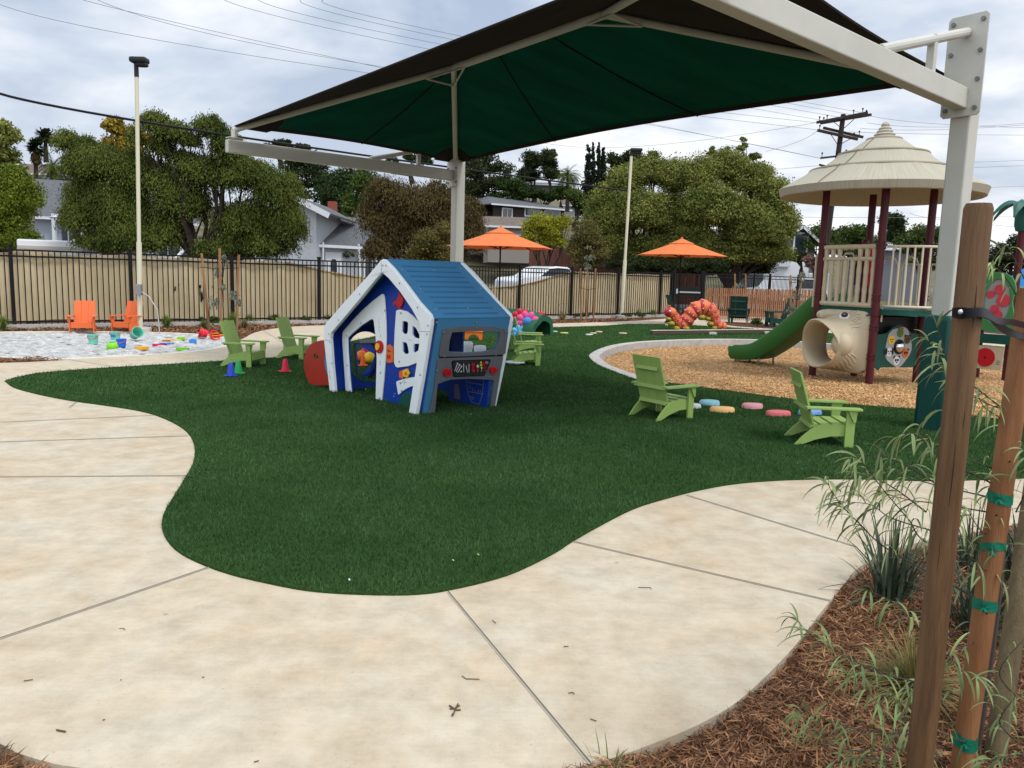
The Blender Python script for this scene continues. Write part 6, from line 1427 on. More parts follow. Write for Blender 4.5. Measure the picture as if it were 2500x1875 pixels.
def tree(name,label,base,blobs,m,n_,ls,clump,style='round',trunk=0.15,cat='tree',group=None,fill=0.55,limbs=True,tm=None,holes=True,per=None):
    b=Vector(base); t=thing(name,label,cat,b,0,group)
    V=leaves(blobs,int(n_*1.35),ls,clump,style,fill,holes=holes,per=per); F=np.arange(len(V)).reshape(-1,4); partbig('crown',V,F,m,t)
    zc=sum(q[0][2] for q in blobs)/len(blobs)
    mb=MB(); fork=b.lerp(Vector(blobs[len(blobs)//2][0]),0.42); fork=Vector((b.x*0.7+fork.x*0.3,b.y,b.z+(fork.z-b.z)*0.8))
    j=lambda s: Vector((rng.uniform(-s,s),rng.uniform(-s,s),0))
    if limbs:
        mb.tube([b-Vector((0,0,0.3)),b.lerp(fork,0.5)+j(trunk*0.5),fork],[trunk*1.25,trunk,trunk*0.85],10)
        for c,r in blobs:
            e=Vector(c)+Vector((0,0,r[2]*0.35)); mid_=fork.lerp(e,0.5)+Vector((0,0,-0.1*(e-fork).length))+j(0.1*(e-fork).length)
            mb.tube([fork-Vector((0,0,0.05)),mid_,e],[trunk*0.55,trunk*0.32,trunk*0.10],7)
            for q in range(3):
                d=Vector(rng.normal(0,1,3)); d.z=abs(d.z)*0.5; d.normalize(); e2=Vector(c)+Vector((d.x*r[0],d.y*r[1],d.z*r[2]))*0.75; mb.tube([mid_,mid_.lerp(e2,0.5)+j(0.05),e2],[trunk*0.22,trunk*0.14,trunk*0.05],5)
    else: mb.tube([b-Vector((0,0,0.3)),Vector((b.x,b.y,zc))],[trunk,trunk*0.6],8)
    part('trunk',mb,tm or M_bark,t,world=True,smooth=True); return t
def gnd(px,Y,z=0): p=at(px,700,Y); return Vector((p.x,p.y,z))
# left side
tree('feathery_tree','pale green feathery tree cut off by the left edge',gnd(-60,34),[B(5,330,38,48,34),B(15,400,38,50,34),B(-40,360,60,80,34),B(20,445,45,35,34),B(-60,470,80,60,34)],L_light,15000,0.24,0.8,'round',0.2,group=None)
tree('round_bush_tree','dense bright green bushy tree at the left edge above the fence',gnd(-10,27),[B(10,520,75,75,27),B(55,480,45,55,27),B(30,440,40,40,27),B(-50,540,70,80,27),B(40,590,60,40,27)],L_brt,60000,0.13,0.5,'round',0.14,fill=0.7)
tree('weeping_tree','dark green weeping tree behind the left lamp pole',gnd(270,25.5),[B(165,346,36,32,26),B(215,362,42,34,26),B(190,400,40,36,26),B(262,375,32,26,26),B(235,400,70,50,25.5),B(330,420,65,60,25.5),B(210,475,55,50,25.5),B(185,530,40,45,25),B(290,510,90,70,25.5),B(320,580,95,45,25),B(230,590,60,30,25)],L_dark,125000,0.135,0.60,'weep',0.16,fill=0.4,per=120)
tree('weeping_tree','wide dark green weeping tree left of the white house, its crown reaching the canopy arm',gnd(487,25),[B(378,300,42,36,25),B(425,322,46,30,25),B(512,312,50,36,25),B(545,345,50,34,25),B(395,360,34,34,25.2),B(455,395,50,34,25.3),B(340,335,30,30,25),B(470,345,30,22,25),B(560,370,55,40,25),B(500,420,80,45,25.3),B(600,425,90,50,25),B(675,465,70,60,25),B(705,545,50,65,25),B(610,545,100,65,25.4),B(450,490,80,60,25.4),B(540,610,80,40,25),B(400,440,50,50,25.4),B(410,560,60,60,25.4),B(650,600,80,35,25)],L_dark,190000,0.135,0.60,'weep',0.17,fill=0.4,per=120)
tree('yellow_tree','tree with yellow orange leafy top behind the dark weeping tree',gnd(290,36),[B(278,312,38,30,36),B(318,330,34,28,36),B(300,370,60,40,36),B(370,345,30,20,36)],L_org,9000,0.24,0.5,'round',0.2)
# middle
tree('weeping_tree','brown leaved weeping tree behind the play house',gnd(1010,30),[B(950,465,75,42,30),B(1010,500,90,60,30),B(920,530,50,60,30),B(985,570,85,60,30),B(1075,480,50,50,30),B(1135,520,55,50,30),B(1150,580,45,60,30),B(1075,600,85,50,30),B(930,610,55,45,29.6),B(1085,540,70,50,30)],L_brown,95000,0.15,0.85,'weep',0.17,fill=0.4)
tree('small_tree','small yellowish olive tree just left of the far canopy post',gnd(1050,27.5),[B(1050,600,46,46,27.5),B(1080,570,26,34,27.5),B(1025,630,40,40,27.5),B(1080,640,38,40,27.5)],L_olive,12000,0.12,0.4,'round',0.08)
tree('small_tree','bright yellow green round tree right of the dark house',gnd(1330,42),[B(1320,548,46,34,42),B(1350,560,38,36,42),B(1300,575,34,30,42),B(1375,545,26,26,42),B(1345,590,40,25,42)],leafmat('leaf_lime',(0.15,0.16,0.015),(0.34,0.33,0.03)),15000,0.15,0.5,'round',0.12)
tree('small_tree','small brownish olive tree before the big leafy trees',gnd(1438,38),[B(1435,580,44,44,38),B(1410,610,32,36,38),B(1460,620,32,40,38),B(1430,640,40,26,38)],L_olive,12000,0.15,0.45,'round',0.09)
# big right pair
tree('leafy_tree','big leafy light green tree behind the middle lamp pole',gnd(1560,46),[B(1478,485,38,44,46),B(1530,445,50,46,46),B(1590,425,60,45,46),B(1650,440,50,55,46),B(1480,540,60,60,46),B(1560,520,80,70,45),B(1640,540,60,80,46),B(1500,600,50,50,46),B(1600,610,90,50,46),B(1590,380,18,16,46)],L_light,125000,0.19,0.85,'round',0.25,fill=0.72)
tree('leafy_tree','biggest leafy green tree, with tall shoots, left of the thatched tower roof',gnd(1790,45),[B(1700,430,60,50,45),B(1770,410,60,50,45),B(1830,440,60,55,45),B(1880,490,55,60,45),B(1740,510,85,75,44),B(1840,560,85,75,44.5),B(1910,550,38,60,45),B(1690,590,60,60,44.5),B(1780,620,110,45,45),B(1735,372,10,20,45),B(1778,378,12,22,45),B(1812,358,13,24,45),B(1840,385,14,16,45),B(1880,620,60,40,45)],L_light,165000,0.19,0.85,'round',0.27,fill=0.72)
# undergrowth behind the fence on the right
for i,(px,py,rx,ry,Y,lb) in enumerate(((1560,652,90,26,44,'low dark bushes below the left part of the big trees'),(1700,655,90,28,43,'low dark bushes behind the gate'),(1840,650,60,30,47,'low dark bushes beside the white truck'))):
    tree('bush',lb,gnd(px,Y),[B(px,py,rx,ry,Y),B(px-rx*0.4,py+4,rx*0.5,ry,Y),B(px+rx*0.4,py+2,rx*0.5,ry,Y)],L_hill,9000,0.2,0.6,'round',0.06,'bush','dark bushes behind the fence',limbs=False)
# hill trees: (label, px, blobs, mat, n, leaf, style)
def hillz(px,Y): return at(px,600,Y).z
HT='trees on the hillside'
def ht(lbl,Y,bl,m=L_hill,n=5000,ls=0.42,cl=1.3,style='round',name='hillside_tree',fill=0.55,trunk=0.25):
    bb=[B(*b,Y) for b in bl]; px=bl[0][0]; pyb=max(b[1]+b[3] for b in bl); z=at(px,pyb+6,Y).z
    tree(name,lbl,gnd(px,Y,z-1.0),bb,m,n,ls,cl,style,trunk,'tree',HT,fill)
ht('dark bushy trees mass under the left palms',58,[(125,445,40,16),(165,450,45,16),(215,430,35,30),(105,450,25,12)],n=6000,ls=0.35,cl=1.0)
ht('spindly dark treetops seen above the far canopy arm, left group',82,[(690,352,26,14),(650,358,20,10),(735,360,26,12)],n=2600)
ht('dark tree between the weeping tree and the brown tree, upper left',72,[(745,410,60,45),(790,440,60,45),(720,470,50,50)],n=8000)
ht('dark tree behind the white house chimney',66,[(820,470,75,50),(870,440,60,45),(790,510,60,35),(760,530,40,30)],leafmat('leaf_hill2',(0.020,0.038,0.012),(0.045,0.072,0.024)),9000)
ht('brown green tree above the white house roof',60,[(880,500,50,40),(850,530,60,22),(900,450,50,40)],L_mid,6000,0.34,1.0)
ht('thin treetops above the far canopy arm near the post',84,[(1005,385,22,16),(1045,392,30,14),(960,395,22,12),(905,400,40,12)],n=3000)
ht('big dark round tree right of the far canopy post',78,[(1170,400,55,45),(1215,430,45,55),(1150,450,50,50),(1180,490,60,30)],leafmat('leaf_hill3',(0.022,0.034,0.012),(0.055,0.070,0.028)),11000,0.40,1.1)
ht('dark dome shaped pine on the hill, left one of the pair',88,[(1298,398,28,34),(1290,430,34,26)],n=7000,ls=0.36,cl=0.9,fill=0.2,name='pine_tree')
ht('dark dome shaped pine on the hill, right one of the pair',87,[(1338,392,28,36),(1345,425,30,26)],n=7000,ls=0.36,cl=0.8,fill=0.2,name='pine_tree')
ht('dark spreading tree below the hill pines above the dark house',76,[(1290,470,60,20),(1250,455,45,22),(1340,480,50,18),(1230,485,50,20),(1375,465,30,18)],leafmat('leaf_hill4',(0.018,0.038,0.008),(0.042,0.075,0.016)),10000,0.34,1.0)
ht('small dark tree right of the cypresses, lower one',92,[(1498,388,22,22),(1510,410,30,20)],n=3000)
ht('small dark tree right of the cypresses, upper one behind the lamp pole',93,[(1545,385,34,20),(1570,400,28,18),(1530,405,30,18)],n=4500)
ht('green tree under the palm at the dark house',66,[(1400,480,30,22),(1420,500,24,18)],L_mid,3000,0.35,0.9)
# right of the big trees
ht('light green tree seen under the thatched roof, left part',58,[(1995,570,36,30),(2030,590,40,34),(1975,600,30,24)],L_mid,6000,0.28,0.9)
ht('olive green tree seen between the tower posts',52,[(2085,575,50,32),(2110,600,50,34),(2060,610,50,30)],L_mid,8000,0.26,0.8)
ht('very dark conifer seen between the tower posts',64,[(2178,545,30,30),(2185,575,32,30)],n=5000,ls=0.34,cl=0.9)
ht('green tree with pale pink flowers behind the tower barrier',46,[(2250,575,44,36),(2285,600,40,50),(2220,600,40,36),(2270,640,60,34)],L_mid,9000,0.22,0.7)
ht('tree with pink flowers right of the grey house',50,[(1990,648,26,16),(1978,636,18,16)],L_pink,2500,0.2,0.5)
ht('low hedge bush before the grey house',51,[(1955,630,30,18)],L_hill,2500,0.2,0.5)
ht('dark green tree at the right edge behind the timber stakes',40,[(2440,640,50,50),(2410,670,40,40),(2480,600,40,36),(2500,650,60,60)],L_hill,8000,0.2,0.6)
ht('green tree left part of the right edge behind the near canopy post',44,[(2390,610,24,30),(2370,650,30,40),(2350,690,50,30)],L_mid,5000,0.22,0.7)
for i,(px,w_) in enumerate(((2430,30),(2465,26),(2500,30))): pass
# cypresses
for i,(px,top,bot,w_,lb) in enumerate(((1437,354,530,7.5,'slender dark cypress, leftmost of the four'),(1448.5,353,530,6.5,'slender dark cypress, second from the left of the four'),(1461.5,354,500,6.2,'slender dark cypress, third from the left of the four'),(1473,363,500,7,'slender dark cypress, shortest and rightmost of the four'))):
    Y=76; bl=[]
    for j in range(9):
        t_=j/8; py=top+8+(bot-top)*t_; ww=w_*(0.55+0.75*t_**0.6)*(1.25 if i in(0,) else 1); bl.append(B(px-(2.0*t_ if i==0 else -1*t_),py,ww,16,Y,ww*Y/FPX))
    tree('cypress_tree',lb,gnd(px,Y,at(px,bot,Y).z-1),bl,leafmat('leaf_cypress',(0.010,0.016,0.010),(0.022,0.032,0.018)),5500,0.40,0.30,'up',0.12,'tree','slender cypresses on the hill',0.1,limbs=False,holes=False,per=30)
ht('dark tree mass at the foot of the cypresses',77,[(1450,470,34,40),(1440,510,34,30),(1485,440,20,30)],leafmat('leaf_cypress',(0.010,0.016,0.010),(0.022,0.032,0.018)),6000,0.4,0.8)
# palms
def palm(lbl,px,py,Y,rpx,tpx,droop=1.0,nf=34,fan=False,skirt=False,grp='palms on the hill'):
    c=at(px,py,Y); k=Y/FPX; R_p=rpx*k; b=at(px,py+tpx,Y); t=thing('palm_tree',lbl,'palm tree',b,0,grp)
    mb=MB(); mb.tube([b-Vector((0,0,1)),c.lerp(b,0.5),c],[0.2,0.13,0.12],8); part('trunk',mb,M_bark,t,world=True)
    Vs=[]
    rr_=np.random.default_rng(int(px))
    for i in range(nf):
        a=rr_.uniform(0,2*np.pi); el=rr_.uniform(-0.7,1.35); L_=R_p*rr_.uniform(0.75,1.1); dv=np.array([math.cos(a)*math.cos(el),math.sin(a)*math.cos(el),math.sin(el)])
        if fan:
            for q in range(14):
                d2=dv+rr_.normal(0,0.22,3); d2/=np.linalg.norm(d2); s_=np.cross(d2,[0,0,1]); s_/=np.linalg.norm(s_)+1e-6; o=np.array(c)+dv*L_*0.3; e_=np.array(c)+d2*L_*rr_.uniform(0.8,1.05)-np.array([0,0,0.12*L_]); Vs.append(np.array([o-s_*0.07,o+s_*0.07,e_+s_*0.06,e_-s_*0.06]))
        else:
            prev=np.array(c); d=dv.copy(); N_=9
            for j in range(N_):
                st=L_/N_; nx_=prev+d*st; d=d+np.array([0,0,-0.20*droop]); d/=np.linalg.norm(d)
                s_=np.cross(d,[0,0,1]); s_/=np.linalg.norm(s_)+1e-6; lf=L_*0.20*math.sin(math.pi*min(1,(j+1.0)/N_*0.85+0.1))
                for sg in (-1,1):
                    for h_ in (0,0.5):
                        o=prev+(nx_-prev)*h_; tip=o+s_*sg*lf+d*lf*0.7-np.array([0,0,lf*0.35]); Vs.append(np.array([o,o+d*st*0.30,tip,tip-d*st*0.05]))
                up_=np.cross(s_,d); Vs.append(np.array([prev-s_*0.03,prev+s_*0.03,nx_+s_*0.02,nx_-s_*0.02])); prev=nx_
    V=np.vstack(Vs); cr_=partbig('crown',V,np.arange(len(V)).reshape(-1,4),L_dark if not fan else L_hill,t)
    if skirt:
        V=leaves([((c.x,c.y,c.z-R_p*1.1),(R_p*0.45,R_p*0.45,R_p*1.0))],2500,0.35,0.3,'weep'); partbig('dead_skirt',V,np.arange(len(V)).reshape(-1,4),L_brown,t)
palm('fan palm on the left skyline, taller one',111,333,62,25,30,fan=True,nf=30,skirt=False)
palm('fan palm on the left skyline with thick dead skirt',87,360,62,25,60,fan=True,nf=34,skirt=True)
palm('bushy date palm below the left fan palms',130,408,55,52,40,0.8,46)
palm('date palm on the hill left of the cypresses',1386,428,70,44,60,1.1,46)
palm('palm top showing above the big leafy tree',1640,398,72,24,30,1.0,26)
# ------------------------------------------------------------ plants in the beds
def tuft(lbl,px,py,h,m,n=260,spread=0.7,Y=None,grp='grass tufts along the fence',z=-0.02,wd=0.009):
    p=G(px,py,z) if Y is None else at(px,py,Y)
    if Y is not None: p=Vector((p.x,p.y,z))
    Vs=[]; a=rng.uniform(0,2*np.pi,n); sp=np.abs(rng.normal(0,spread,n)); L_=h*rng.uniform(0.6,1.15,n)
    V=np.empty((n*6,3)); F=[]
    for i in range(n):
        d=np.array([math.cos(a[i]),math.sin(a[i]),0]); s_=np.array([-d[1],d[0],0])*wd/2; b=np.array([p.x,p.y,p.z])+d*rng.uniform(0,0.07)*h*2
        m1=b+d*L_[i]*0.35*sp[i]+np.array([0,0,L_[i]*0.6]); e_=b+d*L_[i]*(0.9*sp[i])+np.array([0,0,L_[i]*(1.0-0.45*min(sp[i],1.3)**2)])
        V[i*6:i*6+6]=[b-s_,b+s_,m1+s_*0.9,m1-s_*0.9,e_+s_*0.2,e_-s_*0.2]; F+= [(i*6,i*6+1,i*6+2,i*6+3),(i*6+3,i*6+2,i*6+4,i*6+5)]
    o=bpy.data.objects.new('grass_tuft',big('grass_tuft',V-np.array([p.x,p.y,p.z]),np.array(F),m)); COL.objects.link(o); o.location=p; o['label']=lbl; o['category']='grass tuft'; o['group']=grp
T_g=mat('tuft_green',(0.11,0.17,0.03),0.7,col2=(0.20,0.26,0.06),vscale=3,island=0.4,trans=0.2); T_t=mat('tuft_tan',(0.30,0.22,0.09),0.7,col2=(0.22,0.19,0.07),vscale=3,island=0.4,trans=0.2)
for a_ in (('bright grass tuft at the left edge of the picture',6,808,0.36,T_g),('grass tuft left of the three stakes behind the sand',407,800,0.30,T_g),('grass tuft in front of the left sapling, nearest the sand',500,806,0.26,T_g),('tall grass tuft behind the back of the first green chair',570,802,0.42,T_g),('grass tuft right of the tall one',608,790,0.26,T_g),('tan dry grass tuft right of the tall one',597,802,0.24,T_t),('tan grass tuft by the path right of the flower tunnel',1372,784,0.34,T_t),('yellow green grass tuft right of the middle lamp pole',1556,773,0.34,T_g),('green grass tuft near the end fence post before the gate',1594,773,0.30,T_g),('round green grass tuft left of the slide top',1886,797,0.42,T_g)):
    tuft(*a_,wd=0.012)
def shrub(lbl,px,py,rx,ry,m,n=900,ls=0.07,grp='small shrubs along the fence'):
    p=G(px,py,-0.02); k=p.y/FPX; V=leaves([((p.x,p.y,ry*k*0.9),(rx*k,rx*k*0.8,ry*k))],n,ls,0.12,'round',0.3); V=V-np.array([p.x,p.y,0])
    V[:,2]=np.maximum(V[:,2],0); t=thing('shrub',lbl,'shrub',Vector((p.x,p.y,0)),0,grp)
    o=bpy.data.objects.new('foliage',big('foliage',V,np.arange(len(V)).reshape(-1,4),m)); COL.objects.link(o); o.parent=t
    mb=MB()
    for q in range(6): a=rng.uniform(0,6.28); mb.tube([(0,0,-0.02),(rx*k*0.4*math.cos(a),rx*k*0.4*math.sin(a),ry*k),(rx*k*0.8*math.cos(a),rx*k*0.6*math.sin(a),ry*k*1.7)],[0.008,0.006,0.003],5)
    part('stem',mb,M_bark,t)
L_grey=leafmat('leaf_grey',(0.10,0.12,0.08),(0.25,0.26,0.22),6)
for a_ in (('small dark shrub left of the orange chairs',80,797,16,11,L_dark),('dark shrub left of the first grass tufts by the stakes',490,792,12,10,L_dark),('dark shrub at the foot of the left sapling stakes',520,795,22,12,L_mid),('dark low shrub right of the stakes',668,789,18,11,L_dark),('low shrub above the path left of the play house',747,788,15,9,L_dark),('low shrub just left of the play house roof edge',806,787,16,11,L_dark),('grey leaved shrub right of the middle stakes',1472,772,15,13,L_grey),('grey flowering shrub at the middle lamp pole foot',1514,771,15,20,L_grey),('low spreading green shrub between stakes and grey shrub',1420,778,24,7,L_mid),('low spreading green shrub right of the grey flowering one',1530,777,18,7,L_mid),('low grey green shrub before the yellow green tuft',1566,777,20,7,L_mid),('spiky shrub right of the dark green patio chair',1847,798,17,12,L_mid)): shrub(*a_)
# staked saplings
M_stk=mat('stake_wood',(0.23,0.115,0.05),0.75,col2=(0.36,0.20,0.095),vscale=2.5,streak=(5,5,0.7),bump=0.3,bscale=18)
def staked(lbl,Y,stakes,wire_py,leafb,trunk_pts,grp='staked young trees along the fence'):
    b=at(trunk_pts[0][0],trunk_pts[0][1],Y); b.z=0; t=thing('staked_sapling',lbl,'young tree',b,0,grp)
    for (x0,y0,x1,y1,dy) in stakes:
        a=at(x0,y0,Y+dy); c=at(x1,y1,Y+dy); c.z=-0.05; mb=MB(); mb.tube([c,a],[0.032,0.030],8); part('stake',mb,M_stk,t,world=True)
    mb=MB(); mb.tube([at(x,y,Y-0.05) for x,y in wire_py],0.008,5); part('tie',mb,M_bk,t,world=True)
    mb=MB(); tp=[at(x,y,Y) for x,y in trunk_pts]; tp[0].z=-0.05; mb.tube(tp,np.linspace(0.022,0.006,len(tp)),6); part('trunk',mb,M_bark,t,world=True)
    V=leaves([B(*q,Y) for q in leafb],300,0.10,0.12,'weep',0.1); partbig('foliage',V,np.arange(len(V)).reshape(-1,4),L_grey,t)
staked('wispy young tree between three stakes behind the sand pit',18.6,[(492,618,510,775,0.2),(536,606,540,780,-0.1),(583,622,577,768,0.3)],[(489,652),(535,657),(584,654)],[(548,640,10,22),(535,665,14,20),(540,700,12,22),(572,722,12,16),(525,740,22,20),(585,742,10,14)],[(540,782),(541,700),(548,640),(552,622)])
staked('young tree between three stakes right of the flower tunnel',28.6,[(1417,655,1419,772,0.2),(1434,650,1432,772,0),(1454,655,1449,772,0.3)],[(1416,702),(1433,707),(1455,704)],[(1432,650,14,16),(1440,630,16,14)],[(1433,772),(1434,700),(1434,630)])
staked('bare young tree behind the patio chairs left of the white truck',33,[(1794,668,1796,775,0),(1820,668,1822,775,0.4)],[(1792,684),(1822,686)],[(1806,700,10,16)],[(1806,775),(1807,700),(1806,660),(1808,654)])
staked('young tree with stakes beside the slide top',24,[(1930,672,1932,790,0),(1956,664,1950,790,0.2)],[(1928,690),(1957,688)],[(1945,720,14,30),(1955,680,12,24),(1935,750,16,24)],[(1944,790),(1946,720),(1952,660),(1958,640)])
# ------------------------------------------------------------ houses, vehicles, pole and wires behind the fence
M_wall=mat('wall_white',(0.40,0.42,0.44),0.8,var=0.04,vscale=1); M_trimw=mat('trim_white',(0.58,0.60,0.62),0.6); M_roofg=mat('roof_shingle',(0.075,0.078,0.085),0.9,col2=(0.135,0.14,0.15),vscale=7,detail=6,bump=0.6,bscale=20,streak=(1,1,3)); M_glass=mat('glass_dark',(0.03,0.04,0.05),0.1,spec=0.8); M_brn=mat('wall_dark_brown',(0.040,0.030,0.030),0.85,var=0.15,vscale=4,streak=(0.3,0.3,14)); M_gw=mat('wall_grey',(0.13,0.14,0.16),0.85)
def quadthick(pts,th=0.12):
    P=[Vector(p) for p in pts]; n=(P[1]-P[0]).cross(P[3]-P[0]).normalized(); Q=[p-n*th for p in P]; mb=MB(); m_=len(P)
    mb.add(P+Q,[tuple(range(m_)),tuple(range(2*m_-1,m_-1,-1))]+[(i,i+m_,(i+1)%m_+m_,(i+1)%m_) for i in range(m_)]); return mb
def house_(name,label,P,ang,L_,D_,zb,ze,zr,wallm,roofm,trim=M_trimw,wins=(),door=None,over=0.4,hip=0.0,cat='house',group=None):
    """P: near left corner on plan, ang: direction of the long front, ridge along the front"""
    t=thing(name,label,cat,Vector((P.x,P.y,zb)),0,group); X=Vector((math.cos(ang),math.sin(ang),0)); Yv=Vector((-X.y,X.x,0))
    def q(u,v,z): p=P+X*u+Yv*v; return Vector((p.x,p.y,z))
    mb=MB(); mb.add([q(0,0,zb),q(L_,0,zb),q(L_,D_,zb),q(0,D_,zb),q(0,0,ze),q(L_,0,ze),q(L_,D_,ze),q(0,D_,ze),q(0 if not hip else hip,D_/2,zr-0.15),q(L_ if not hip else L_-hip,D_/2,zr-0.15)],[(0,1,5,4),(1,2,6,9,5),(2,3,7,6),(3,0,4,8,7),(0,3,2,1)]); part('wall',mb,wallm,t,world=True)
    dz=(zr-ze)*over/(D_/2)
    for s in (0,1):
        a=q(-over,-over,ze-dz) if s==0 else q(L_+over,D_+over,ze-dz); b=q(L_+over,-over,ze-dz) if s==0 else q(-over,D_+over,ze-dz)
        c=q(L_+over-hip,D_/2,zr) if s==0 else q(-over+hip,D_/2,zr); d=q(-over+hip,D_/2,zr) if s==0 else q(L_+over-hip,D_/2,zr)
        part('roof',quadthick([a,b,c,d]),roofm,t,world=True)
    if hip:
        for s in (0,1):
            if s: pts=[q(L_+over,-over,ze-dz),q(L_+over,D_+over,ze-dz),q(L_+over-hip,D_/2,zr)]
            else: pts=[q(-over,D_+over,ze-dz),q(-over,-over,ze-dz),q(-over+hip,D_/2,zr)]
            P3=[Vector(p) for p in pts]; n=(P3[1]-P3[0]).cross(P3[2]-P3[0]).normalized()*0.1; mb=MB(); mb.add(P3+[p-n for p in P3],[(0,1,2),(5,4,3),(0,3,4,1),(1,4,5,2),(2,5,3,0)]); part('roof',mb,roofm,t,world=True)
    mb=MB(); mb.bar(q(-over,-over-0.03,ze-dz-0.05),q(L_+over,-over-0.03,ze-dz-0.05),0.06,0.14); part('fascia',mb,trim,t,world=True)
    for (u,z,w_,h_) in wins:
        mb=MB(); mb.plate([(-w_/2-0.1,-h_/2-0.1),(w_/2+0.1,-h_/2-0.1),(w_/2+0.1,h_/2+0.1),(-w_/2-0.1,h_/2+0.1)],[[(-w_/2,-h_/2),(w_/2,-h_/2),(w_/2,h_/2),(-w_/2,h_/2)]],q(u,-0.02,z),X,(0,0,1),-Yv,0.06); mb.bar(q(u,-0.06,z-h_/2),q(u,-0.06,z+h_/2),0.06,0.04,up=X); wf_=part('window',mb,trim,t,world=True)
        mb=MB(); mb.plate([(-w_/2,-h_/2),(w_/2,-h_/2),(w_/2,h_/2),(-w_/2,h_/2)],[],q(u,-0.02,z),X,(0,0,1),-Yv,0.02); part('pane',mb,M_glass,wf_,world=True)
    if door:
        u,w_,h_=door; mb=MB(); mb.plate([(-w_/2,0),(w_/2,0),(w_/2,h_),(-w_/2,h_)],[],q(u,-0.02,zb),X,(0,0,1),-Yv,0.05); part('door',mb,M_trimw,t,world=True)
    return t,q,X,Yv
def pl(px,Y): p=at(px,680,Y); return Vector((p.x,p.y,0))
# grey roofed house far left
a=pl(92,41); b=pl(470,44); ang=math.atan2(b.y-a.y,b.x-a.x)
t,q,X,Yv=house_('house','low house with a long grey shingle roof behind the left lamp pole',a,ang,(b-a).length,9,0.4,at(240,530,43).z,at(150,447,47).z,mat('wall_bluegrey',(0.33,0.37,0.42),0.8),M_roofg,wins=((6.2,2.6,1.2,1.2),))
for u in (0.9,2.2,4.6): mb=MB(); mb.box(q(u,-0.4,(at(240,530,43).z+0.4)/2+0.0),(0.16,0.16,at(240,530,43).z-0.4)); part('porch_post',mb,M_trimw,t,world=True)
mb=MB(); mb.plate([(1.2,0.2),(4.2,0.2),(4.2,2.2),(1.2,2.2)],[],q(0,-0.03,1.2),X,(0,0,1),-Yv,0.03); part('porch_opening',mb,M_glass,t,world=True)
# white house with grey roof and gable wing
a=pl(775,39.5); b=pl(1010,44); ang=math.atan2(b.y-a.y,b.x-a.x)
t,q,X,Yv=house_('house','white house with a grey shingle roof and white gable behind the fence',a,ang,(b-a).length,8,0.2,at(800,592,40).z,at(830,524,44).z,M_wall,M_roofg,wins=((3.3,1.75,0.9,1.2),(5.1,1.5,1.5,1.3)),door=(0.9,0.95,2.2),over=0.35)
z_e=at(800,592,40).z
mb=MB(); mb.plate([(-0.18,-0.55),(0.18,-0.55),(0.18,0.35),(0.1,0.55),(-0.1,0.55),(-0.18,0.35)],[],q(0.9,-0.08,1.5),X,(0,0,1),-Yv,0.03); part('door_glass',mb,M_glass,t,world=True)
mb=MB(); mb.cyl(q(0.1,-0.35,0.2),q(0.1,-0.35,z_e),0.05,n=8); part('porch_post',mb,M_trimw,t,world=True)
mb=MB(); mb.bar(q(2.35,-0.35,0.2),q(2.2,-0.35,z_e),0.1,0.1,up=X); part('porch_post',mb,M_trimw,t,world=True)
mb=MB(); mb.bar(q(3.35,-0.35,0.2),q(3.35,-0.35,z_e),0.07,0.07,up=X); part('porch_post',mb,M_trimw,t,world=True)
mb=MB(); mb.ball(q(1.72,-0.15,2.35),(0.42,0.2,0.22),12,8); V=leaves([(tuple(q(1.72,-0.2,2.3)),(0.4,0.2,0.28))],400,0.14,0.15); partbig('hanging_basket',V,np.arange(len(V)).reshape(-1,4),L_mid,t)
# gable wing on the left
g1=at(741,492,38.5); g2=at(809,527,38.5); wz=at(700,640,38.5).z
gA=Vector((at(600,560,38.5).x,38.5,0)); ridge=g1+(g1-g2)*0.25; left=Vector((2*ridge.x-g2.x,38.5,g2.z))
mb=MB(); mb.add([(g2.x-0.75,38.6,0.2),(left.x+0.7,38.6,0.2),(left.x+0.7,38.6,g2.z),(ridge.x,38.6,ridge.z-0.15),(g2.x-0.75,38.6,g2.z+0.3),(g2.x-0.75,44,0.2),(left.x+0.7,44,0.2),(left.x+0.7,44,g2.z),(ridge.x,44,ridge.z-0.15),(g2.x-0.75,44,g2.z+0.3)],[(0,1,2,3,4),(9,8,7,6,5),(0,4,9,5),(1,6,7,2),(2,7,8,3),(3,8,9,4),(0,5,6,1)]); part('gable_wing',mb,M_wall,t,world=True)
for e_ in (g2,left): part('wing_roof',quadthick([Vector((ridge.x,38.1,ridge.z)),Vector((e_.x,38.1,e_.z)),Vector((e_.x,44.5,e_.z)),Vector((ridge.x,44.5,ridge.z))] if e_ is left else [Vector((e_.x,38.1,e_.z)),Vector((ridge.x,38.1,ridge.z)),Vector((ridge.x,44.5,ridge.z)),Vector((e_.x,44.5,e_.z))],0.10),M_roofg,t,world=True); mb=MB(); mb.bar(Vector((ridge.x,38.05,ridge.z-0.03)),Vector((e_.x,38.05,e_.z-0.03)),0.06,0.26); part('barge_board',mb,M_trimw,t,world=True)
mb=MB(); mb.box(at(812,512,46),(0.45,0.45,0.9)); part('chimney',mb,mat('brick_red',(0.25,0.07,0.05),0.9),t,world=True)
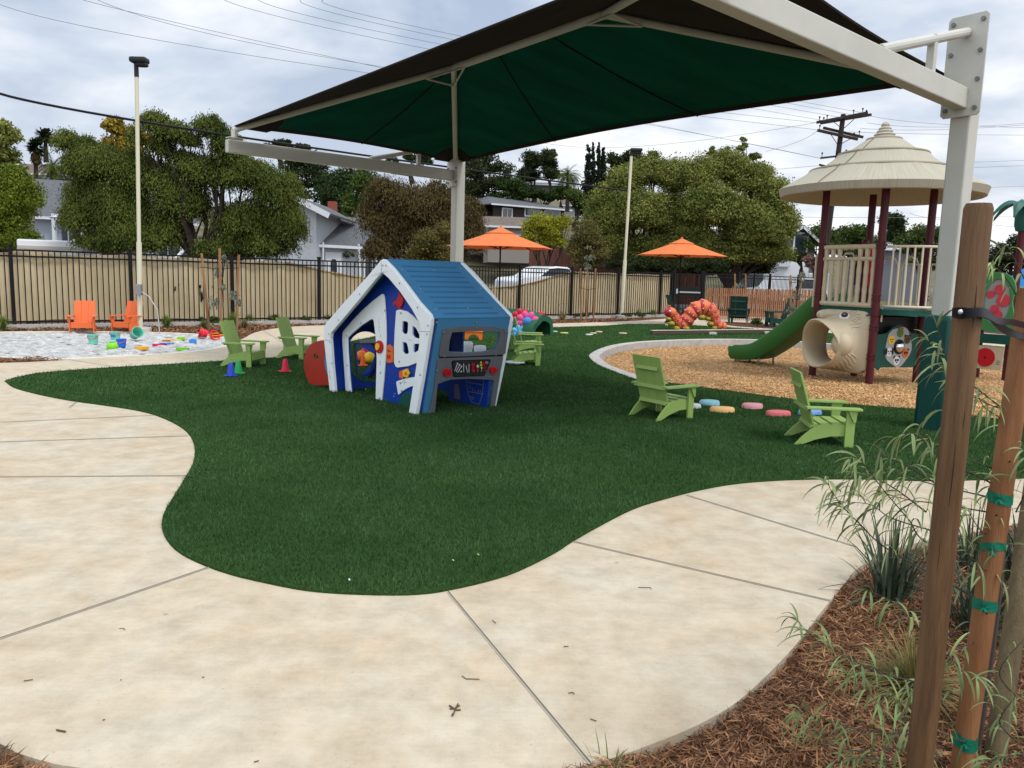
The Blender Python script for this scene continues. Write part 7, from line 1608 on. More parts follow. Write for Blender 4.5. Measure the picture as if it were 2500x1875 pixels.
# dark brown house on the slope
a=pl(1200,70); b=pl(1372,74); 
zb=at(1280,610,72).z; house_('house','dark brown house with white trimmed low roof on the slope',a,math.atan2(b.y-a.y,b.x-a.x),(b-a).length,9,zb,at(1280,502,72).z,at(1290,485,76).z,M_brn,M_roofg,wins=((1.4,at(1225,528,71).z,0.9,1.2),(4.1,at(1300,516,71).z,1.6,0.6),(6.2,at(1350,520,72).z,1.6,0.5)),over=0.5,hip=2.5)
a=pl(1190,62); zb=at(1200,640,62).z; house_('house','low pale house below the dark brown one, left of the orange umbrella top',a,0.1,4.2,6,zb,at(1200,548,62).z,at(1200,528,65).z,mat('wall_tan',(0.24,0.215,0.19),0.8),mat('roof_brown',(0.14,0.11,0.09),0.9,var=0.2,vscale=3),wins=((2.2,at(1200,585,62).z,1.0,0.7),))
a=pl(1375,82); zb=at(1380,540,82).z; house_('house','small white house right of the dark brown house',a,0.0,3.2,6,zb,at(1380,498,82).z,at(1380,482,85).z,M_wall,mat('roof_brown',(0.14,0.11,0.09),0.9),wins=((1.6,at(1385,512,82).z,1.4,1.2),))
a=pl(1270,90); zb=at(1270,470,90).z; house_('house','pale house wall peeking between the hill trees',a,0.1,5,6,zb,at(1270,447,90).z,at(1270,441,92).z,M_gw,M_roofg)
a=pl(45,88); zb=at(60,450,88).z; house_('house','small white house on the hill at far left',a,0.05,6.2,6,zb,at(60,420,88).z,at(60,400,91).z,M_wall,mat('roof_brown',(0.14,0.11,0.09),0.9),wins=((1.2,at(52,432,88).z,1.0,0.9),))
# grey house on the right
a=pl(1888,58); zb=0.2; ze=at(1990,590,58).z; zr=at(1962,553,58).z
t=thing('house','grey gabled house with white trim left of the tower','house',Vector((a.x,a.y,zb)))
xl=at(1885,600,58).x; xr=at(1990,600,58).x; xm=at(1955,553,58).x
mb=MB(); mb.add([(xl,58,zb),(xr,58,zb),(xr,58,ze),(xm,58,zr-0.1),(xl,58,ze-0.3),(xl,66,zb),(xr,66,zb),(xr,66,ze),(xm,66,zr-0.1),(xl,66,ze-0.3)],[(0,1,2,3,4),(9,8,7,6,5),(0,4,9,5),(1,6,7,2),(2,7,8,3),(3,8,9,4),(0,5,6,1)]); part('wall',mb,M_gw,t,world=True)
for x,z in ((xr+0.3,ze-0.15),(xl-0.4,ze-0.5)):
    pts=[Vector((xm,57.5,zr)),Vector((x,57.5,z)),Vector((x,66,z)),Vector((xm,66,zr))]; 
    if x>xm: pts=[pts[1],pts[0],pts[3],pts[2]]
    part('roof',quadthick(pts,0.12),M_roofg,t,world=True); mb=MB(); mb.bar((xm,57.45,zr-0.05),(x,57.45,z-0.05),0.05,0.18); part('barge_board',mb,M_trimw,t,world=True)
c=at(1954,600,57.9); mb=MB(); mb.plate([(-0.55,-0.95),(0.55,-0.95),(0.55,0.95),(-0.55,0.95)],[[(-0.42,-0.82),(0.42,-0.82),(0.42,0.82),(-0.42,0.82)]],c,(1,0,0),(0,0,1),(0,-1,0),0.06); w_=part('window',mb,M_trimw,t,world=True); mb=MB(); mb.plate([(-0.42,-0.82),(0.42,-0.82),(0.42,0.82),(-0.42,0.82)],[],c,(1,0,0),(0,0,1),(0,-1,0),0.02); part('pane',mb,M_glass,w_,world=True)
a=pl(2148,62); house_('house','low house with pale roof seen under the thatched roof',a,0.0,4.0,6,0.2,at(2160,604,62).z,at(2160,584,66).z,M_gw,mat('roof_pale',(0.45,0.46,0.50),0.8))
# reddish board fence
a=pl(1290,47); b=pl(1720,49); d=(b-a).normalized(); bfz=at(1500,612,48).z
bf=thing('board_fence','tall reddish brown board fence behind the right trees','fence',a)
M_rb2=mat('board_redbrown',(0.085,0.032,0.022),0.85,col2=(0.13,0.055,0.038),vscale=2,streak=(3,3,0.4))
nb_=24; L_=(b-a).length
for i in range(nb_): p=a+d*(L_*(i+0.5)/nb_); mb=MB(); mb.box((p.x,p.y,bfz/2),(L_/nb_-0.02,0.05,bfz),rz=math.atan2(d.y,d.x)); part('board_panel',mb,M_rb2,bf,world=True)
a=pl(1240,44); mb=MB(); b=pl(1720,46); 
# ---- vehicles
def wheels(t,xs,r,w,y0,y1):
    for x in xs:
        for y in (y0,y1): mb=MB(); mb.cyl((x,y-w/2,r),(x,y+w/2,r),r,n=18); wh_=part('wheel',mb,M_blk,t,smooth=30); mb=MB(); mb.cyl((x,y-w/2-0.01,r),(x,y+w/2+0.01,r),r*0.6,n=14); part('rim',mb,M_bolt,wh_,smooth=30)
M_cw=mat('paint_white',(0.70,0.72,0.74),0.25,coat=0.5); M_cs=mat('paint_silver',(0.42,0.43,0.45),0.3,metal=0.5)
def car(lbl,P,rz,m,prof,cabin,L_=4.5,W_=1.8,grp='cars parked beyond the fence',name='parked_car'):
    t=thing(name,lbl,'car',P,rz,grp)
    mb=MB(); mb.plate(prof,[],(0,-W_/2,0),(1,0,0),(0,0,1),(0,1,0),W_); part('body',mb,m,t,bv=0.06,smooth=30)
    cx=sum(p[0] for p in cabin)/len(cabin); cz=sum(p[1] for p in cabin)/len(cabin)
    for s in (-1,1): mb=MB(); mb.plate(cabin,[],(0,s*(W_/2+0.004)-0.006,0),(1,0,0),(0,0,1),(0,1,0),0.012); part('side_window',mb,M_glass,t)
    wheels(t,(L_*0.19,L_*0.81),0.32,0.22,-W_/2+0.08,W_/2-0.08)
    return t
sed=[(0,0.3),(0,0.75),(0.15,0.9),(1.1,0.98),(1.75,1.38),(2.2,1.46),(2.9,1.44),(3.7,1.10),(4.4,1.02),(4.5,0.8),(4.5,0.3)]
cab=[(1.3,1.0),(1.85,1.34),(2.3,1.39),(2.85,1.37),(3.4,1.06)]
p=pl(1236,36); car('white car parked beyond the fence, above the sagging screen',Vector((p.x,p.y,0.5)),R_(38),M_cw,sed,cab)
suv=[(0,0.35),(0,0.95),(1.0,1.08),(1.5,1.62),(1.9,1.72),(4.1,1.70),(4.5,1.05),(4.5,0.35)]; scab=[(1.2,1.1),(1.6,1.58),(2.0,1.64),(3.9,1.62),(4.2,1.1)]
p=pl(1845,50); car('white sport utility car left of the white box truck',Vector((p.x,p.y,0.15)),R_(25),M_cw,suv,scab)
p=pl(1884,47.5); car('white wagon in front of the white box truck',Vector((p.x,p.y,0.1)),R_(35),M_cw,suv,scab,3.6,1.6)
p=pl(430,33); car('white car glimpsed under the weeping trees',Vector((p.x-1.0,p.y,0.75)),R_(15),M_cw,suv,scab)
# box truck
a=pl(1890,53.5); t=thing('box_truck','white box truck behind the wooden slat fence','truck',Vector((a.x,a.y,0))); zt=at(1930,635,53.5).z; xw=at(1974,650,53.5).x-at(1890,650,53.5).x
mb=MB(); mb.box((xw/2,1.2,(zt+0.8)/2),(xw,2.3,zt-0.8)); part('box_body',mb,M_cw,t,bv=0.05)
mb=MB(); mb.box((xw*0.22,-0.12,zt-0.25),(0.9,0.25,0.42)); part('cooling_unit',mb,M_trimw,t,bv=0.02)
mb=MB(); mb.box((xw+0.8,1.2,1.35),(1.5,2.1,1.7)); part('cab',mb,M_cw,t,bv=0.08)
wheels(t,(0.6,xw+0.7),0.42,0.25,0.2,2.2)
# long white trailers behind the left fence
def trailer(lbl,px0,px1,pt0,Y,grp='white trailers parked behind the left fence'):
    a=pl(px0,Y); b=pl(px1,Y+1.6); rz=math.atan2(b.y-a.y,b.x-a.x); L_=(b-a).length; z=at(px0,pt0,Y).z; t=thing('trailer',lbl,'trailer',a,rz,grp)
    mb=MB(); mb.box((L_/2,1.1,(z+0.5)/2),(L_,2.2,z-0.5)); part('body',mb,M_cw,t,bv=0.05)
    mb=MB(); mb.box((L_/2,-0.015,z-0.25),(L_,0.03,0.10)); part('trim_band',mb,mat('band_beige',(0.45,0.42,0.36),0.6),t)
    for i in range(int(L_/1.3)): mb=MB(); mb.box((0.8+i*1.3,-0.02,z-0.72),(0.95,0.04,0.7)); part('panel',mb,mat('panel_offwhite',(0.55,0.55,0.54),0.5),t)
    wheels(t,(L_*0.6,L_*0.7),0.35,0.22,0.2,2.0)
trailer('long white trailer, its top showing over the left fence',46,300,583,25.5); trailer('shorter white trailer with blue band right of the left lamp pole',330,392,588,26.5)
mb=MB(); p=pl(172,38); mb.lathe([(0.02,0.32),(0.8,0.0),(0.78,-0.03),(0.02,0.28)],8,(p.x,p.y,at(172,533,38).z)); mb.cyl((p.x,p.y,0.0),(p.x,p.y,at(172,530,38).z),0.03,n=8); solo('garden_umbrella',mb,mat('umbrella_pale',(0.5,0.52,0.58),0.8),'pale garden umbrella on the porch of the far left house','umbrella')
# ---- utility pole
M_up=mat('pole_wood',(0.035,0.026,0.022),0.9,var=0.3,vscale=6)
Yp=46; pt=at(2059,279,Yp); pbm=at(1999,740,Yp); up_=thing('utility_pole','dark wooden utility pole with crossarms behind the thatched roof','utility pole',Vector((pbm.x,pbm.y,0)))
mb=MB(); mb.tube([pbm,pt],[0.19,0.13],10); part('pole',mb,M_up,up_,world=True,smooth=True)
def arm(a,b,w,ins,dy=0.0):
    A_=at(*a,Yp-0.2+dy); B_=at(*b,Yp-0.2+dy); mb=MB(); mb.bar(A_,B_,w,w*1.1); ar=part('crossarm',mb,M_up,up_,world=True)
    mb=MB()
    for t_ in ins: c=A_.lerp(B_,t_); mb.cyl(c,c+Vector((0,0,0.28)),0.02,n=6); mb.ball(c+Vector((0,0,0.26)),0.055,8,5)
    if ins: part('insulator',mb,M_hd,ar,world=True)
    return A_,B_
a1=arm((1994,299),(2118,275),0.13,(0.05,0.2,0.72,0.9)); a1b=arm((2003,301),(2127,280),0.13,(0.06,0.9),0.5); a2=arm((1996,318),(2094,340),0.13,(0.05,0.9)); a2b=arm((2010,312),(2107,335),0.12,(0.5,0.9),0.5); a3=arm((2003,386),(2072,378),0.09,(0.05,0.9)); a4=arm((2000,402),(2038,412),0.09,())
mb=MB()
for a,b in (((2036,298),(2053,312)),((2085,291),(2062,312)),((2027,326),(2044,352)),((2080,337),(2052,352))): mb.tube([at(*a,Yp-0.1),at(*b,Yp-0.1)],0.02,5)
part('arm_brace',mb,M_up,up_,world=True)
# ---- overhead wires
M_wire=mat('wire_grey',(0.16,0.165,0.175),0.6)
def wire(lbl,pts,Ys,r,grp='thin overhead power lines',m=M_wire,name='power_line',cat='cable'):
    P=[at(x,y,Y_) for (x,y),Y_ in zip(pts,Ys)]
    C=[]
    n_=24
    for i in range(n_+1):
        t_=i/n_
        if len(P)==2: p=P[0].lerp(P[1],t_)+Vector((0,0,-4*0.25*t_*(1-t_)))
        else:
            s=0.5; p=P[0]*(1-t_)*(1-2*t_)+P[1]*4*t_*(1-t_)+P[2]*t_*(2*t_-1)
        C.append(p)
    mb=MB(); mb.tube(C,r,5); solo(name,mb,m,lbl,cat,grp)
W_='thin power line crossing the sky, '
wire(W_+'lowest of the left bundle',[(-30,-6),(700,149),(2005,318)],[30,34,45.8],0.009)
wire(W_+'second lowest of the left bundle',[(202,0),(962,172),(2010,388)],[30,36,45.8],0.009)
wire(W_+'close beside the second lowest line',[(238,0),(962,168),(1998,300)],[30,36,45.8],0.009)
wire(W_+'third up of the left bundle',[(547,0),(1082,127),(2020,296)],[32,37,45.8],0.009)
wire(W_+'fourth up of the left bundle',[(630,0),(1111,115),(2060,288)],[32,37,45.8],0.009)
wire(W_+'second from the top of the left bundle',[(733,0),(1136,103),(2090,282)],[32,37,45.8],0.009)
wire(W_+'topmost of the left bundle',[(790,0),(1158,95),(2115,277)],[32,37,45.8],0.009)
for i,(pts,Ys,lb) in enumerate((([(2126,283),(2310,304),(2560,312)],[46,50,60],'uppermost line right of the utility pole'),([(2117,300),(2320,310),(2560,296)],[46,50,60],'second line right of the utility pole'),([(2100,313),(2310,316),(2560,300)],[46,50,60],'third line right of the utility pole'),([(2072,322),(2310,328),(2560,330)],[46,50,60],'fourth line right of the utility pole'),([(2240,400),(2380,396),(2560,389)],[46,50,60],'upper line at mid height by the near post'),([(2240,414),(2380,409),(2560,402)],[46,50,60],'lower line at mid height by the near post'),([(2240,465),(2380,459),(2560,452)],[46,50,60],'line just above the thatched roof rim at the right'),([(1955,530),(2240,531),(2560,528)],[46,50,60],'line crossing behind the tower posts'),([(2222,520),(2330,540),(2560,560)],[46,50,60],'slanting line behind the near post'),([(1250,330),(1500,360),(1990,300)],[60,60,46],'slack line left of the utility pole'),([(1560,300),(1800,345),(2000,386)],[60,60,46],'line falling to the third crossarm'),([(1480,440),(1800,420),(2000,404)],[60,60,46],'line before the big tree tops'),([(1870,370),(1950,345),(1996,318)],[55,50,46],'short line left of the second crossarm'))):
    wire('thin '+lb,pts,Ys,0.010)
M_cab=mat('cable_black',(0.008,0.008,0.009),0.6)
wire('thick black overhead cable running behind both lamp poles',[(-20,213),(510,323),(1535,466)],[18,21,31],0.030,None,M_cab,'overhead_cable'); 
# blue shade sail at the right edge
c=at(2475,690,30); mb=MB(); mb.add([at(2436,694,30),at(2500,655,30),at(2560,668,30),at(2560,706,30),at(2440,698,30.6),at(2500,659,33),at(2560,672,33)],[(0,1,2,3),(4,6,5),(0,4,5,1),(1,5,6,2)]); 
t=thing('blue_shade_tent','bright blue tent roof at the right edge behind the maroon post','tent',Vector((c.x,c.y,0))); part('tent_roof',mb,mat('tent_blue',(0.02,0.28,0.70),0.6),t,world=True)
for px in (2442,2555): p=at(px,700,30.3); mb=MB(); mb.cyl((p.x,p.y,0),(p.x,p.y,at(px,695,30.3).z),0.03,n=8); part('tent_leg',mb,M_bolt,t,world=True)
# ------------------------------------------------------------ foreground: stakes, young willow-leaved tree, strappy plants
M_st1=mat('stake_brown',(0.078,0.040,0.018),0.6,col2=(0.165,0.092,0.042),vscale=4.5,detail=9,streak=(7,7,0.55),bump=0.6,bscale=30,bdist=0.006)
M_st2=mat('stake_rust',(0.17,0.070,0.026),0.6,col2=(0.27,0.125,0.052),vscale=3,detail=7,streak=(7,7,0.6),bump=0.6,bscale=30,bdist=0.006)
M_st3=mat('stake_grey',(0.085,0.062,0.032),0.8,col2=(0.15,0.115,0.062),vscale=3,detail=7,streak=(7,7,0.6),bump=0.6,bscale=30,bdist=0.006)
M_tape=mat('tape_green',(0.004,0.13,0.075),0.55,var=0.2,vscale=40); M_rub=mat('strap_black',(0.006,0.006,0.009),0.45)
def pole(lbl,a,b,r,m,crack=()):
    a=Vector(a); b=Vector(b); t=thing('timber_stake',lbl,'stake',Vector((b.x,b.y,0)),0,'round timber stakes round the near young tree')
    d=(a-b).normalized(); pts=[b,b.lerp(a,0.3),b.lerp(a,0.6),a-d*0.012,a]; mb=MB(); mb.tube(pts,[r*1.0,r*1.01,r*0.995,r,r*0.86],26); part('shaft',mb,m,t,world=True,smooth=50)
    mb=MB(); 
    for (u,ang,h,w_) in crack:
        c=b.lerp(a,u); x,y,_=frame_of(d); nrm=(x*math.cos(ang)+y*math.sin(ang)); s_=d.cross(nrm); mb.tube([c+nrm*r*0.985-d*h/2,c+nrm*r*0.99+s_*0.001,c+nrm*r*0.985+d*h/2],[0.0006,w_,0.0006],5)
    if crack: part('crack',mb,M_bark,t,world=True)
    return t
def vdown(px,py,Y): p=at(px,py,Y); return p,Vector((p.x,p.y,-0.05))
a,b=vdown(2390,497,1.95)
front=(-at(2390,497,1.95)+CAM); 
def ang_for(d,deg):
    x,y,_=frame_of(d); v=(CAM-a); v.z=0; v.normalize(); v=Matrix.Rotation(R_(deg),3,'Z')@v; return math.atan2(v.dot(y),v.dot(x))
dz_=Vector((0,0,1))
pole('brown timber stake nearest the camera with a black rubber strap nailed on',a,b,0.0325,M_st1,[(0.86,ang_for(dz_,25),0.10,0.0016),(0.62,ang_for(dz_,8),0.16,0.0014),(0.70,ang_for(dz_,30),0.05,0.0012),(0.50,ang_for(dz_,-12),0.10,0.001)])
s2a=at(2515,705,2.40); s2b=at(2341,1927,2.33); s2b.z=-0.03
pole('rust brown timber stake tied with green tape, behind the nearest stake',s2a,s2b,0.0325,M_st2,[(0.35,ang_for(dz_,10),0.008,0.004),(0.55,ang_for(dz_,-10),0.008,0.004),(0.66,ang_for(dz_,15),0.006,0.005)])
s3b=G(2430,1842,-0.03); s3a=at(2575,850,2.85)
pole('greyish weathered timber stake at the right edge, farthest of the three',s3a,s3b,0.033,M_st3)
# green tape bands
def band(py0,py1,skew=0.0,tail=True):
    d=(s2a-s2b); 
    # parameter along the stake from pixel rows
    def par(py):
        lo,hi=0,1
        for _ in range(30):
            m_=(lo+hi)/2; p=s2b.lerp(s2a,m_); v=p-CAM; y_=937.5-FPX*v.dot(CU)/v.dot(FW)
            if y_>py: lo=m_
            else: hi=m_
        return s2b.lerp(s2a,(lo+hi)/2)
    A_=par(py1); B_=par(py0); dd=(B_-A_).normalized(); x,y,_=frame_of(dd); n=28; vs=[];fs=[]
    for j in range(4):
        for k in range(n):
            a_=2*math.pi*k/n; r=0.0345+0.001*math.sin(5*a_+j); c=A_.lerp(B_,j/3)+dd*skew*0.02*math.cos(a_)+dd*0.002*math.sin(7*a_+2*j); vs.append(c+(x*math.cos(a_)+y*math.sin(a_))*r)
    for j in range(3):
        for k in range(n): q=j*n+k; q2=j*n+(k+1)%n; fs.append((q,q2,q2+n,q+n))
    mb=MB(); mb.add(vs,fs)
    v=(CAM-A_); v.z=0; v.normalize(); c=(A_+B_)/2+v*0.037; 
    for k in range(5):
        e_=c+Vector((math.cos(k*1.3)*0.018,0,math.sin(k*1.3)*0.016))+v*0.006; s_=Vector((0.0,0,0.005)) if k%2 else Vector((0.005,0,0)); mb.add([c-s_,c+s_,e_+s_*1.2,e_-s_*1.2],[(0,1,2,3)])
    if tail: mb.add([c,c+Vector((0.012,0,-0.004)),c+Vector((0.026,0.004,-0.034)),c+Vector((0.014,0.006,-0.036))],[(0,1,2,3)])
    solo('plastic_tie',mb,M_tape,{1199:'green tape tie on the rust brown stake, uppermost of four',1327:'green tape tie on the rust brown stake, second from the top',1460:'flat green tape tie on the rust brown stake, third from the top',1786:'green tape tie on the rust brown stake, lowest near the mulch'}[py0],'tie','green tape ties on the rust brown stake')
band(1199,1225,0.3); band(1327,1346,-0.6); band(1460,1486,0.0,False); band(1786,1818,0.5)
# rubber straps
def ribbon(pts,w_,th,name,lbl,m,up=(0,0,1)):
    P=smooth_line([Vector(p) for p in pts],5); vs=[];fs=[]; U=Vector(up)
    for i,p in enumerate(P):
        d=(P[min(i+1,len(P)-1)]-P[max(i-1,0)]).normalized(); side=d.cross(U).normalized(); u2=side.cross(d).normalized(); tw=0.25*math.sin(i*0.3); u3=u2*math.cos(tw)+side*math.sin(tw); s3=d.cross(u3)
        for a_,b_ in ((-1,-1),(1,-1),(1,1),(-1,1)): vs.append(p+u3*(a_*w_/2)+s3*(b_*th/2))
    for i in range(len(P)-1):
        for k in range(4): q=i*4+k; q2=i*4+(k+1)%4; fs.append((q,q2,q2+4,q+4))
    fs+=[(3,2,1,0),tuple(len(vs)-4+k for k in range(4))]; mb=MB(); mb.add(vs,fs); return mb
sc_=Vector((a.x,a.y,0)); zst=at(2360,764,1.95).z
loop=[]
for k in range(15):
    q=R_(200-k*20); loop.append((sc_.x+0.035*math.cos(q),sc_.y+0.035*math.sin(q),zst-0.002*k*0.3))
vw=(CAM-sc_); vw.z=0; vw.normalize()
lf=at(2326,762,1.93); p_r1=at(2395,760,1.93); 
strap=thing('tree_strap','black rubber strap running from the nearest stake to the young tree','strap',Vector((sc_.x,sc_.y,zst)))
mb=ribbon([lf,at(2340,760,1.905),at(2365,762,1.895),at(2395,761,1.905),at(2415,768,1.95),at(2432,788,2.05),at(2458,808,2.2),at(2500,822,2.35),at(2540,830,2.5)],0.020,0.004,'s','',M_rub); part('strap_band',mb,M_rub,strap,world=True,smooth=60)
mb=ribbon([at(2328,766,1.94),at(2345,770,1.90),at(2370,768,1.892),at(2398,766,1.90),at(2440,784,2.0),at(2470,786,2.15),at(2520,800,2.4)],0.017,0.004,'s','',M_rub); part('strap_band',mb,M_rub,strap,world=True,smooth=60)
c=at(2345,761,1.893); mb=MB(); mb.ball(c,(0.006,0.004,0.006),12,8); part('nail_head',mb,mat('nail_grey',(0.6,0.62,0.65),0.3,metal=0.5),strap,world=True,smooth=True)
# ---- young tree with long narrow leaves
M_wl=mat('willow_leaf',(0.115,0.165,0.050),0.55,col2=(0.27,0.335,0.135),vscale=6,island=0.45,trans=0.25,spec=0.4)
M_wd=mat('twig_dark',(0.06,0.05,0.045),0.8)
sap=thing('willow_leaved_sapling','young tree with long narrow grey green leaves tied between the timber stakes','young tree',Vector((s2b.x+0.12,s2b.y+0.12,0)))
tb=Vector((s2b.x+0.12,s2b.y+0.12,-0.03)); tt_=[tb,at(2432,1500,2.45),at(2462,1150,2.48),at(2500,800,2.5),at(2530,560,2.5)]
mb=MB(); mb.tube(smooth_line(tt_,4),0.011,8); part('trunk',mb,M_wd,sap,world=True,smooth=True)
LV=[];LF=[]
def leaf(p,d,L_,w_,droop):
    n=6; p=Vector(p); d=Vector(d).normalized(); s_=d.cross(Vector((0,0,1))); 
    if s_.length<0.1: s_=Vector((1,0,0))
    s_.normalize(); roll=rng.uniform(-1.1,1.1); s_=(Matrix.Rotation(roll,3,d)@s_); b0=len(LV)
    for i in range(n+1):
        t_=i/n; ww=w_*max(0.06,math.sin(math.pi*(0.06+0.92*t_))**0.8)/2; mid_=p+Vector((0,0,-0.0015)); LV.extend([p-s_*ww,mid_,p+s_*ww])
        d=(d+Vector((0,0,-droop/n))).normalized(); p=p+d*(L_/n)
    for i in range(n):
        q=b0+i*3; LF.extend([(q,q+1,q+4,q+3),(q+1,q+2,q+5,q+4)])
def branch(pts,nl,L_=0.10,w_=0.0082,r=0.0026,dr=2.3,tip=3):
    P=smooth_line([at(x,y,Y) for x,y,Y in pts],6); mb=MB(); n=len(P); mb.tube(P,[r*(1-0.75*i/(n-1)) for i in range(n)],5); part('branch',mb,M_wd,sap,world=True)
    for k in range(nl):
        t_=(k+0.6)/nl; i=min(n-2,int(t_*(n-1))); d=(P[i+1]-P[i]).normalized(); a_=rng.uniform(-1,1); sgn=1 if k%2 else -1
        o=d*0.55+Vector((rng.normal(0,0.5),rng.normal(0,0.6),0.30+rng.normal(0,0.35)))+d.cross(Vector((0,1,0)))*sgn*0.55
        leaf(P[i],o,L_*rng.uniform(0.55,1.25),w_*rng.uniform(0.7,1.25),dr*rng.uniform(0.5,1.5))
    for k in range(tip): leaf(P[-1],(P[-1]-P[-3]).normalized()+Vector(rng.normal(0,0.35,3)),L_*rng.uniform(0.5,0.9),w_*0.8,dr*0.7)
br_=[([(2420,1215,2.45),(2293,1186,2.3),(2220,1167,2.2),(2158,1151,2.15)],13),
([(2410,1400,2.45),(2261,1324,2.3),(2220,1270,2.2),(2171,1213,2.1),(2141,1175,2.08),(2106,1129,2.05)],20),
([(2400,1470,2.45),(2200,1360,2.3),(2139,1319,2.2),(2106,1286,2.15),(2068,1248,2.1),(2046,1221,2.08),(2027,1194,2.06),(2022,1172,2.05)],20),
([(2405,1330,2.45),(2242,1286,2.25),(2171,1262,2.2),(2125,1232,2.15),(2057,1225,2.1)],14),
([(2440,1190,2.45),(2296,1113,2.2),(2261,1080,2.15),(2225,1058,2.1),(2200,1066,2.1)],15),
([(2440,1150,2.45),(2293,1091,2.2),(2247,1040,2.15)],9),
([(2293,1186,2.3),(2200,1130,2.2),(2130,1110,2.15),(2078,1120,2.1)],14),
([(2261,1250,2.25),(2180,1190,2.2),(2110,1160,2.18),(2060,1180,2.15)],12),
([(2410,1250,2.4),(2290,1230,2.25),(2215,1220,2.15),(2150,1200,2.1)],12),
([(2450,1000,2.48),(2360,930,2.2),(2319,911,2.1),(2308,866,2.05),(2288,800,2.05)],10),
([(2345,950,2.1),(2304,885,2.06),(2267,833,2.05)],7),
([(2358,1151,2.3),(2400,1168,2.4),(2440,1190,2.45)],8),
([(2456,1002,2.48),(2410,985,2.3),(2372,962,2.25)],7),
([(2470,1050,2.5),(2440,1020,2.4),(2400,990,2.3),(2385,950,2.2)],8),
([(2500,760,2.5),(2470,700,2.4),(2440,660,2.3),(2410,640,2.3)],7),
([(2510,700,2.5),(2480,640,2.4),(2455,600,2.35),(2420,640,2.3)],6),
([(2480,1250,2.5),(2520,1160,2.4),(2500,1100,2.3)],9),([(2470,1330,2.5),(2400,1300,2.35),(2360,1240,2.3)],9),([(2450,1420,2.45),(2390,1380,2.3),(2350,1330,2.25)],9),
([(2395,1720,2.42),(2241,1666,2.35),(2152,1646,2.3),(2083,1612,2.28),(2037,1586,2.26),(1994,1563,2.25),(1972,1543,2.25),(1949,1517,2.25)],24),
([(2390,1850,2.42),(2218,1801,2.3),(2158,1744,2.25),(2123,1692,2.25),(2072,1652,2.25)],18),
([(2229,1792,2.3),(2129,1786,2.25),(2060,1772,2.22),(2014,1758,2.2),(1957,1738,2.2)],18),
([(2300,1850,2.3),(2186,1827,2.25),(2129,1835,2.22),(2043,1824,2.2),(1986,1781,2.2),(1965,1760,2.2)],18),
([(2400,1560,2.42),(2255,1532,2.35),(2215,1494,2.3),(2172,1466,2.28),(2118,1440,2.25)],14),
([(2410,1560,2.42),(2320,1590,2.2),(2344,1629,2.15),(2387,1652,2.1)],12),
([(2400,1830,2.42),(2300,1790,2.2),(2220,1760,2.15),(2180,1700,2.15)],12),
([(2480,1700,2.4),(2440,1640,2.3),(2500,1560,2.25)],8),([(2470,1800,2.4),(2440,1760,2.2),(2480,1700,2.1)],9),([(2500,1840,2.3),(2440,1850,2.2),(2400,1860,2.15)],9),
([(2241,1666,2.35),(2200,1690,2.3),(2150,1700,2.28)],9),([(2152,1646,2.3),(2120,1625,2.3),(2060,1640,2.3)],7),([(2180,1860,2.2),(2100,1850,2.15),(2040,1860,2.1)],9)]
for pts,n in br_: branch(pts,int(n*1.45))
V=np.array([tuple(v) for v in LV]); o=partbig('leaves',V,np.array(LF),M_wl,sap); o.data.polygons.foreach_set('use_smooth',[True]*len(o.data.polygons))
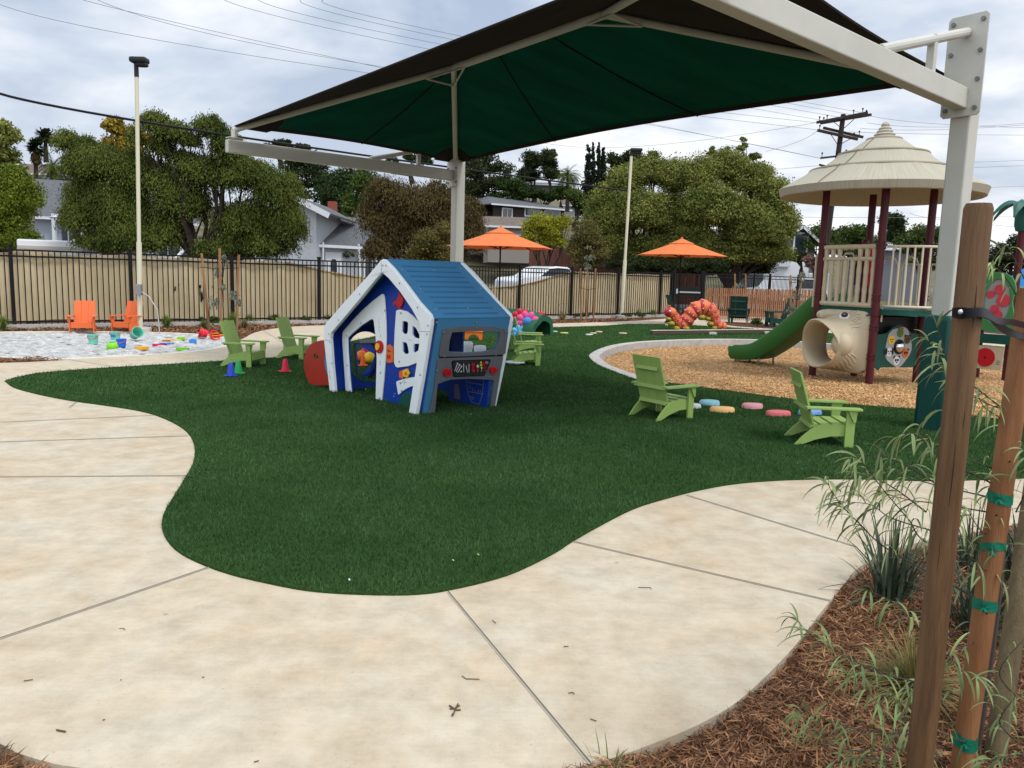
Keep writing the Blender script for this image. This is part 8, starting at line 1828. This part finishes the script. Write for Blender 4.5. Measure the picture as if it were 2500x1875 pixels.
# strappy dark plants
def strappy(lbl,base,n,L0,m,wd,sp,grp,tw=0.1):
    b=Vector(base); V=[];F=[]
    for i in range(n):
        a_=rng.uniform(0,6.28); d=Vector((math.cos(a_),math.sin(a_),0)); s_=Vector((-d.y,d.x,0)); L_=L0*rng.uniform(0.55,1.1); lean=abs(rng.normal(0,sp)); p=b+d*rng.uniform(0,tw); v=(d*lean+Vector((0,0,1))).normalized(); k=len(V)
        for j in range(7):
            t_=j/6; w_=wd*(1-t_**2.2)*0.5+0.0006; V.extend([p-s_*w_,p+Vector((0,0,0))-d*0.15*w_,p+s_*w_]); v=(v+(d*0.35*lean-Vector((0,0,0.34*lean)))*1.0).normalized(); p=p+v*L_/6
        for j in range(6): q=k+j*3; F.extend([(q,q+1,q+4,q+3),(q+1,q+2,q+5,q+4)])
    V=np.array([tuple(v-b) for v in V]); o=bpy.data.objects.new('strappy_plant' if wd>0.006 else 'grass_tuft',big('p',V,np.array(F),m)); COL.objects.link(o); o.location=b; o['label']=lbl; o['category']='plant'; 
    if grp: o['group']=grp
M_flax=mat('flax_dark',(0.028,0.045,0.026),0.6,col2=(0.080,0.105,0.065),vscale=5,island=0.5,trans=0.1)
strappy('dark blue green strappy plant at the path edge left of the nearest stake',G(2172,1462,-0.02),90,0.42,M_flax,0.014,0.30,'dark strappy plants in the near bed')
strappy('dark blue green strappy plant between the two brown stakes',G(2385,1545,-0.02),90,0.42,M_flax,0.014,0.28,'dark strappy plants in the near bed')
strappy('dark strappy plant behind the rust brown stake by the path',G(2375,1395,-0.02),60,0.36,M_flax,0.012,0.3,'dark strappy plants in the near bed')
strappy('dark strappy plant at the right edge behind the grey stake',G(2490,1420,-0.02),70,0.42,M_flax,0.013,0.3,'dark strappy plants in the near bed')
M_ogr=mat('olive_grass',(0.15,0.145,0.04),0.6,col2=(0.30,0.25,0.09),vscale=5,island=0.4,trans=0.2)
strappy('olive yellow grass tuft at the foot of the nearest stake',G(2235,1690,-0.02),520,0.24,M_ogr,0.0035,0.75,None,0.05)
strappy('small green grass sprouts at the bottom edge of the path',G(1496,1880,-0.02),16,0.10,T_g,0.004,0.7,None,0.06)

for i,(px,py,c_) in enumerate(((852,1413,(0.7,0.7,0.66)),(1166,1352,(0.35,0.45,0.15)),(1105,1366,(0.4,0.5,0.2)),(1149,1011,(0.6,0.6,0.5)))):
    p=G(px,py,0.035); mb=MB(); mb.bar(p,p+Vector((0.008,-0.022,0.002)),0.006,0.003); solo('litter_bit',mb,mat('litter_%s'%['a','b','c','d'][i],c_,0.8),['small white scrap on the grass near its front edge','pale green blade clipping on the grass, right one','pale green blade clipping on the grass, left of the other','tiny pale scrap on the grass by the play house corner'][i],'litter','small litter bits on the lawn')
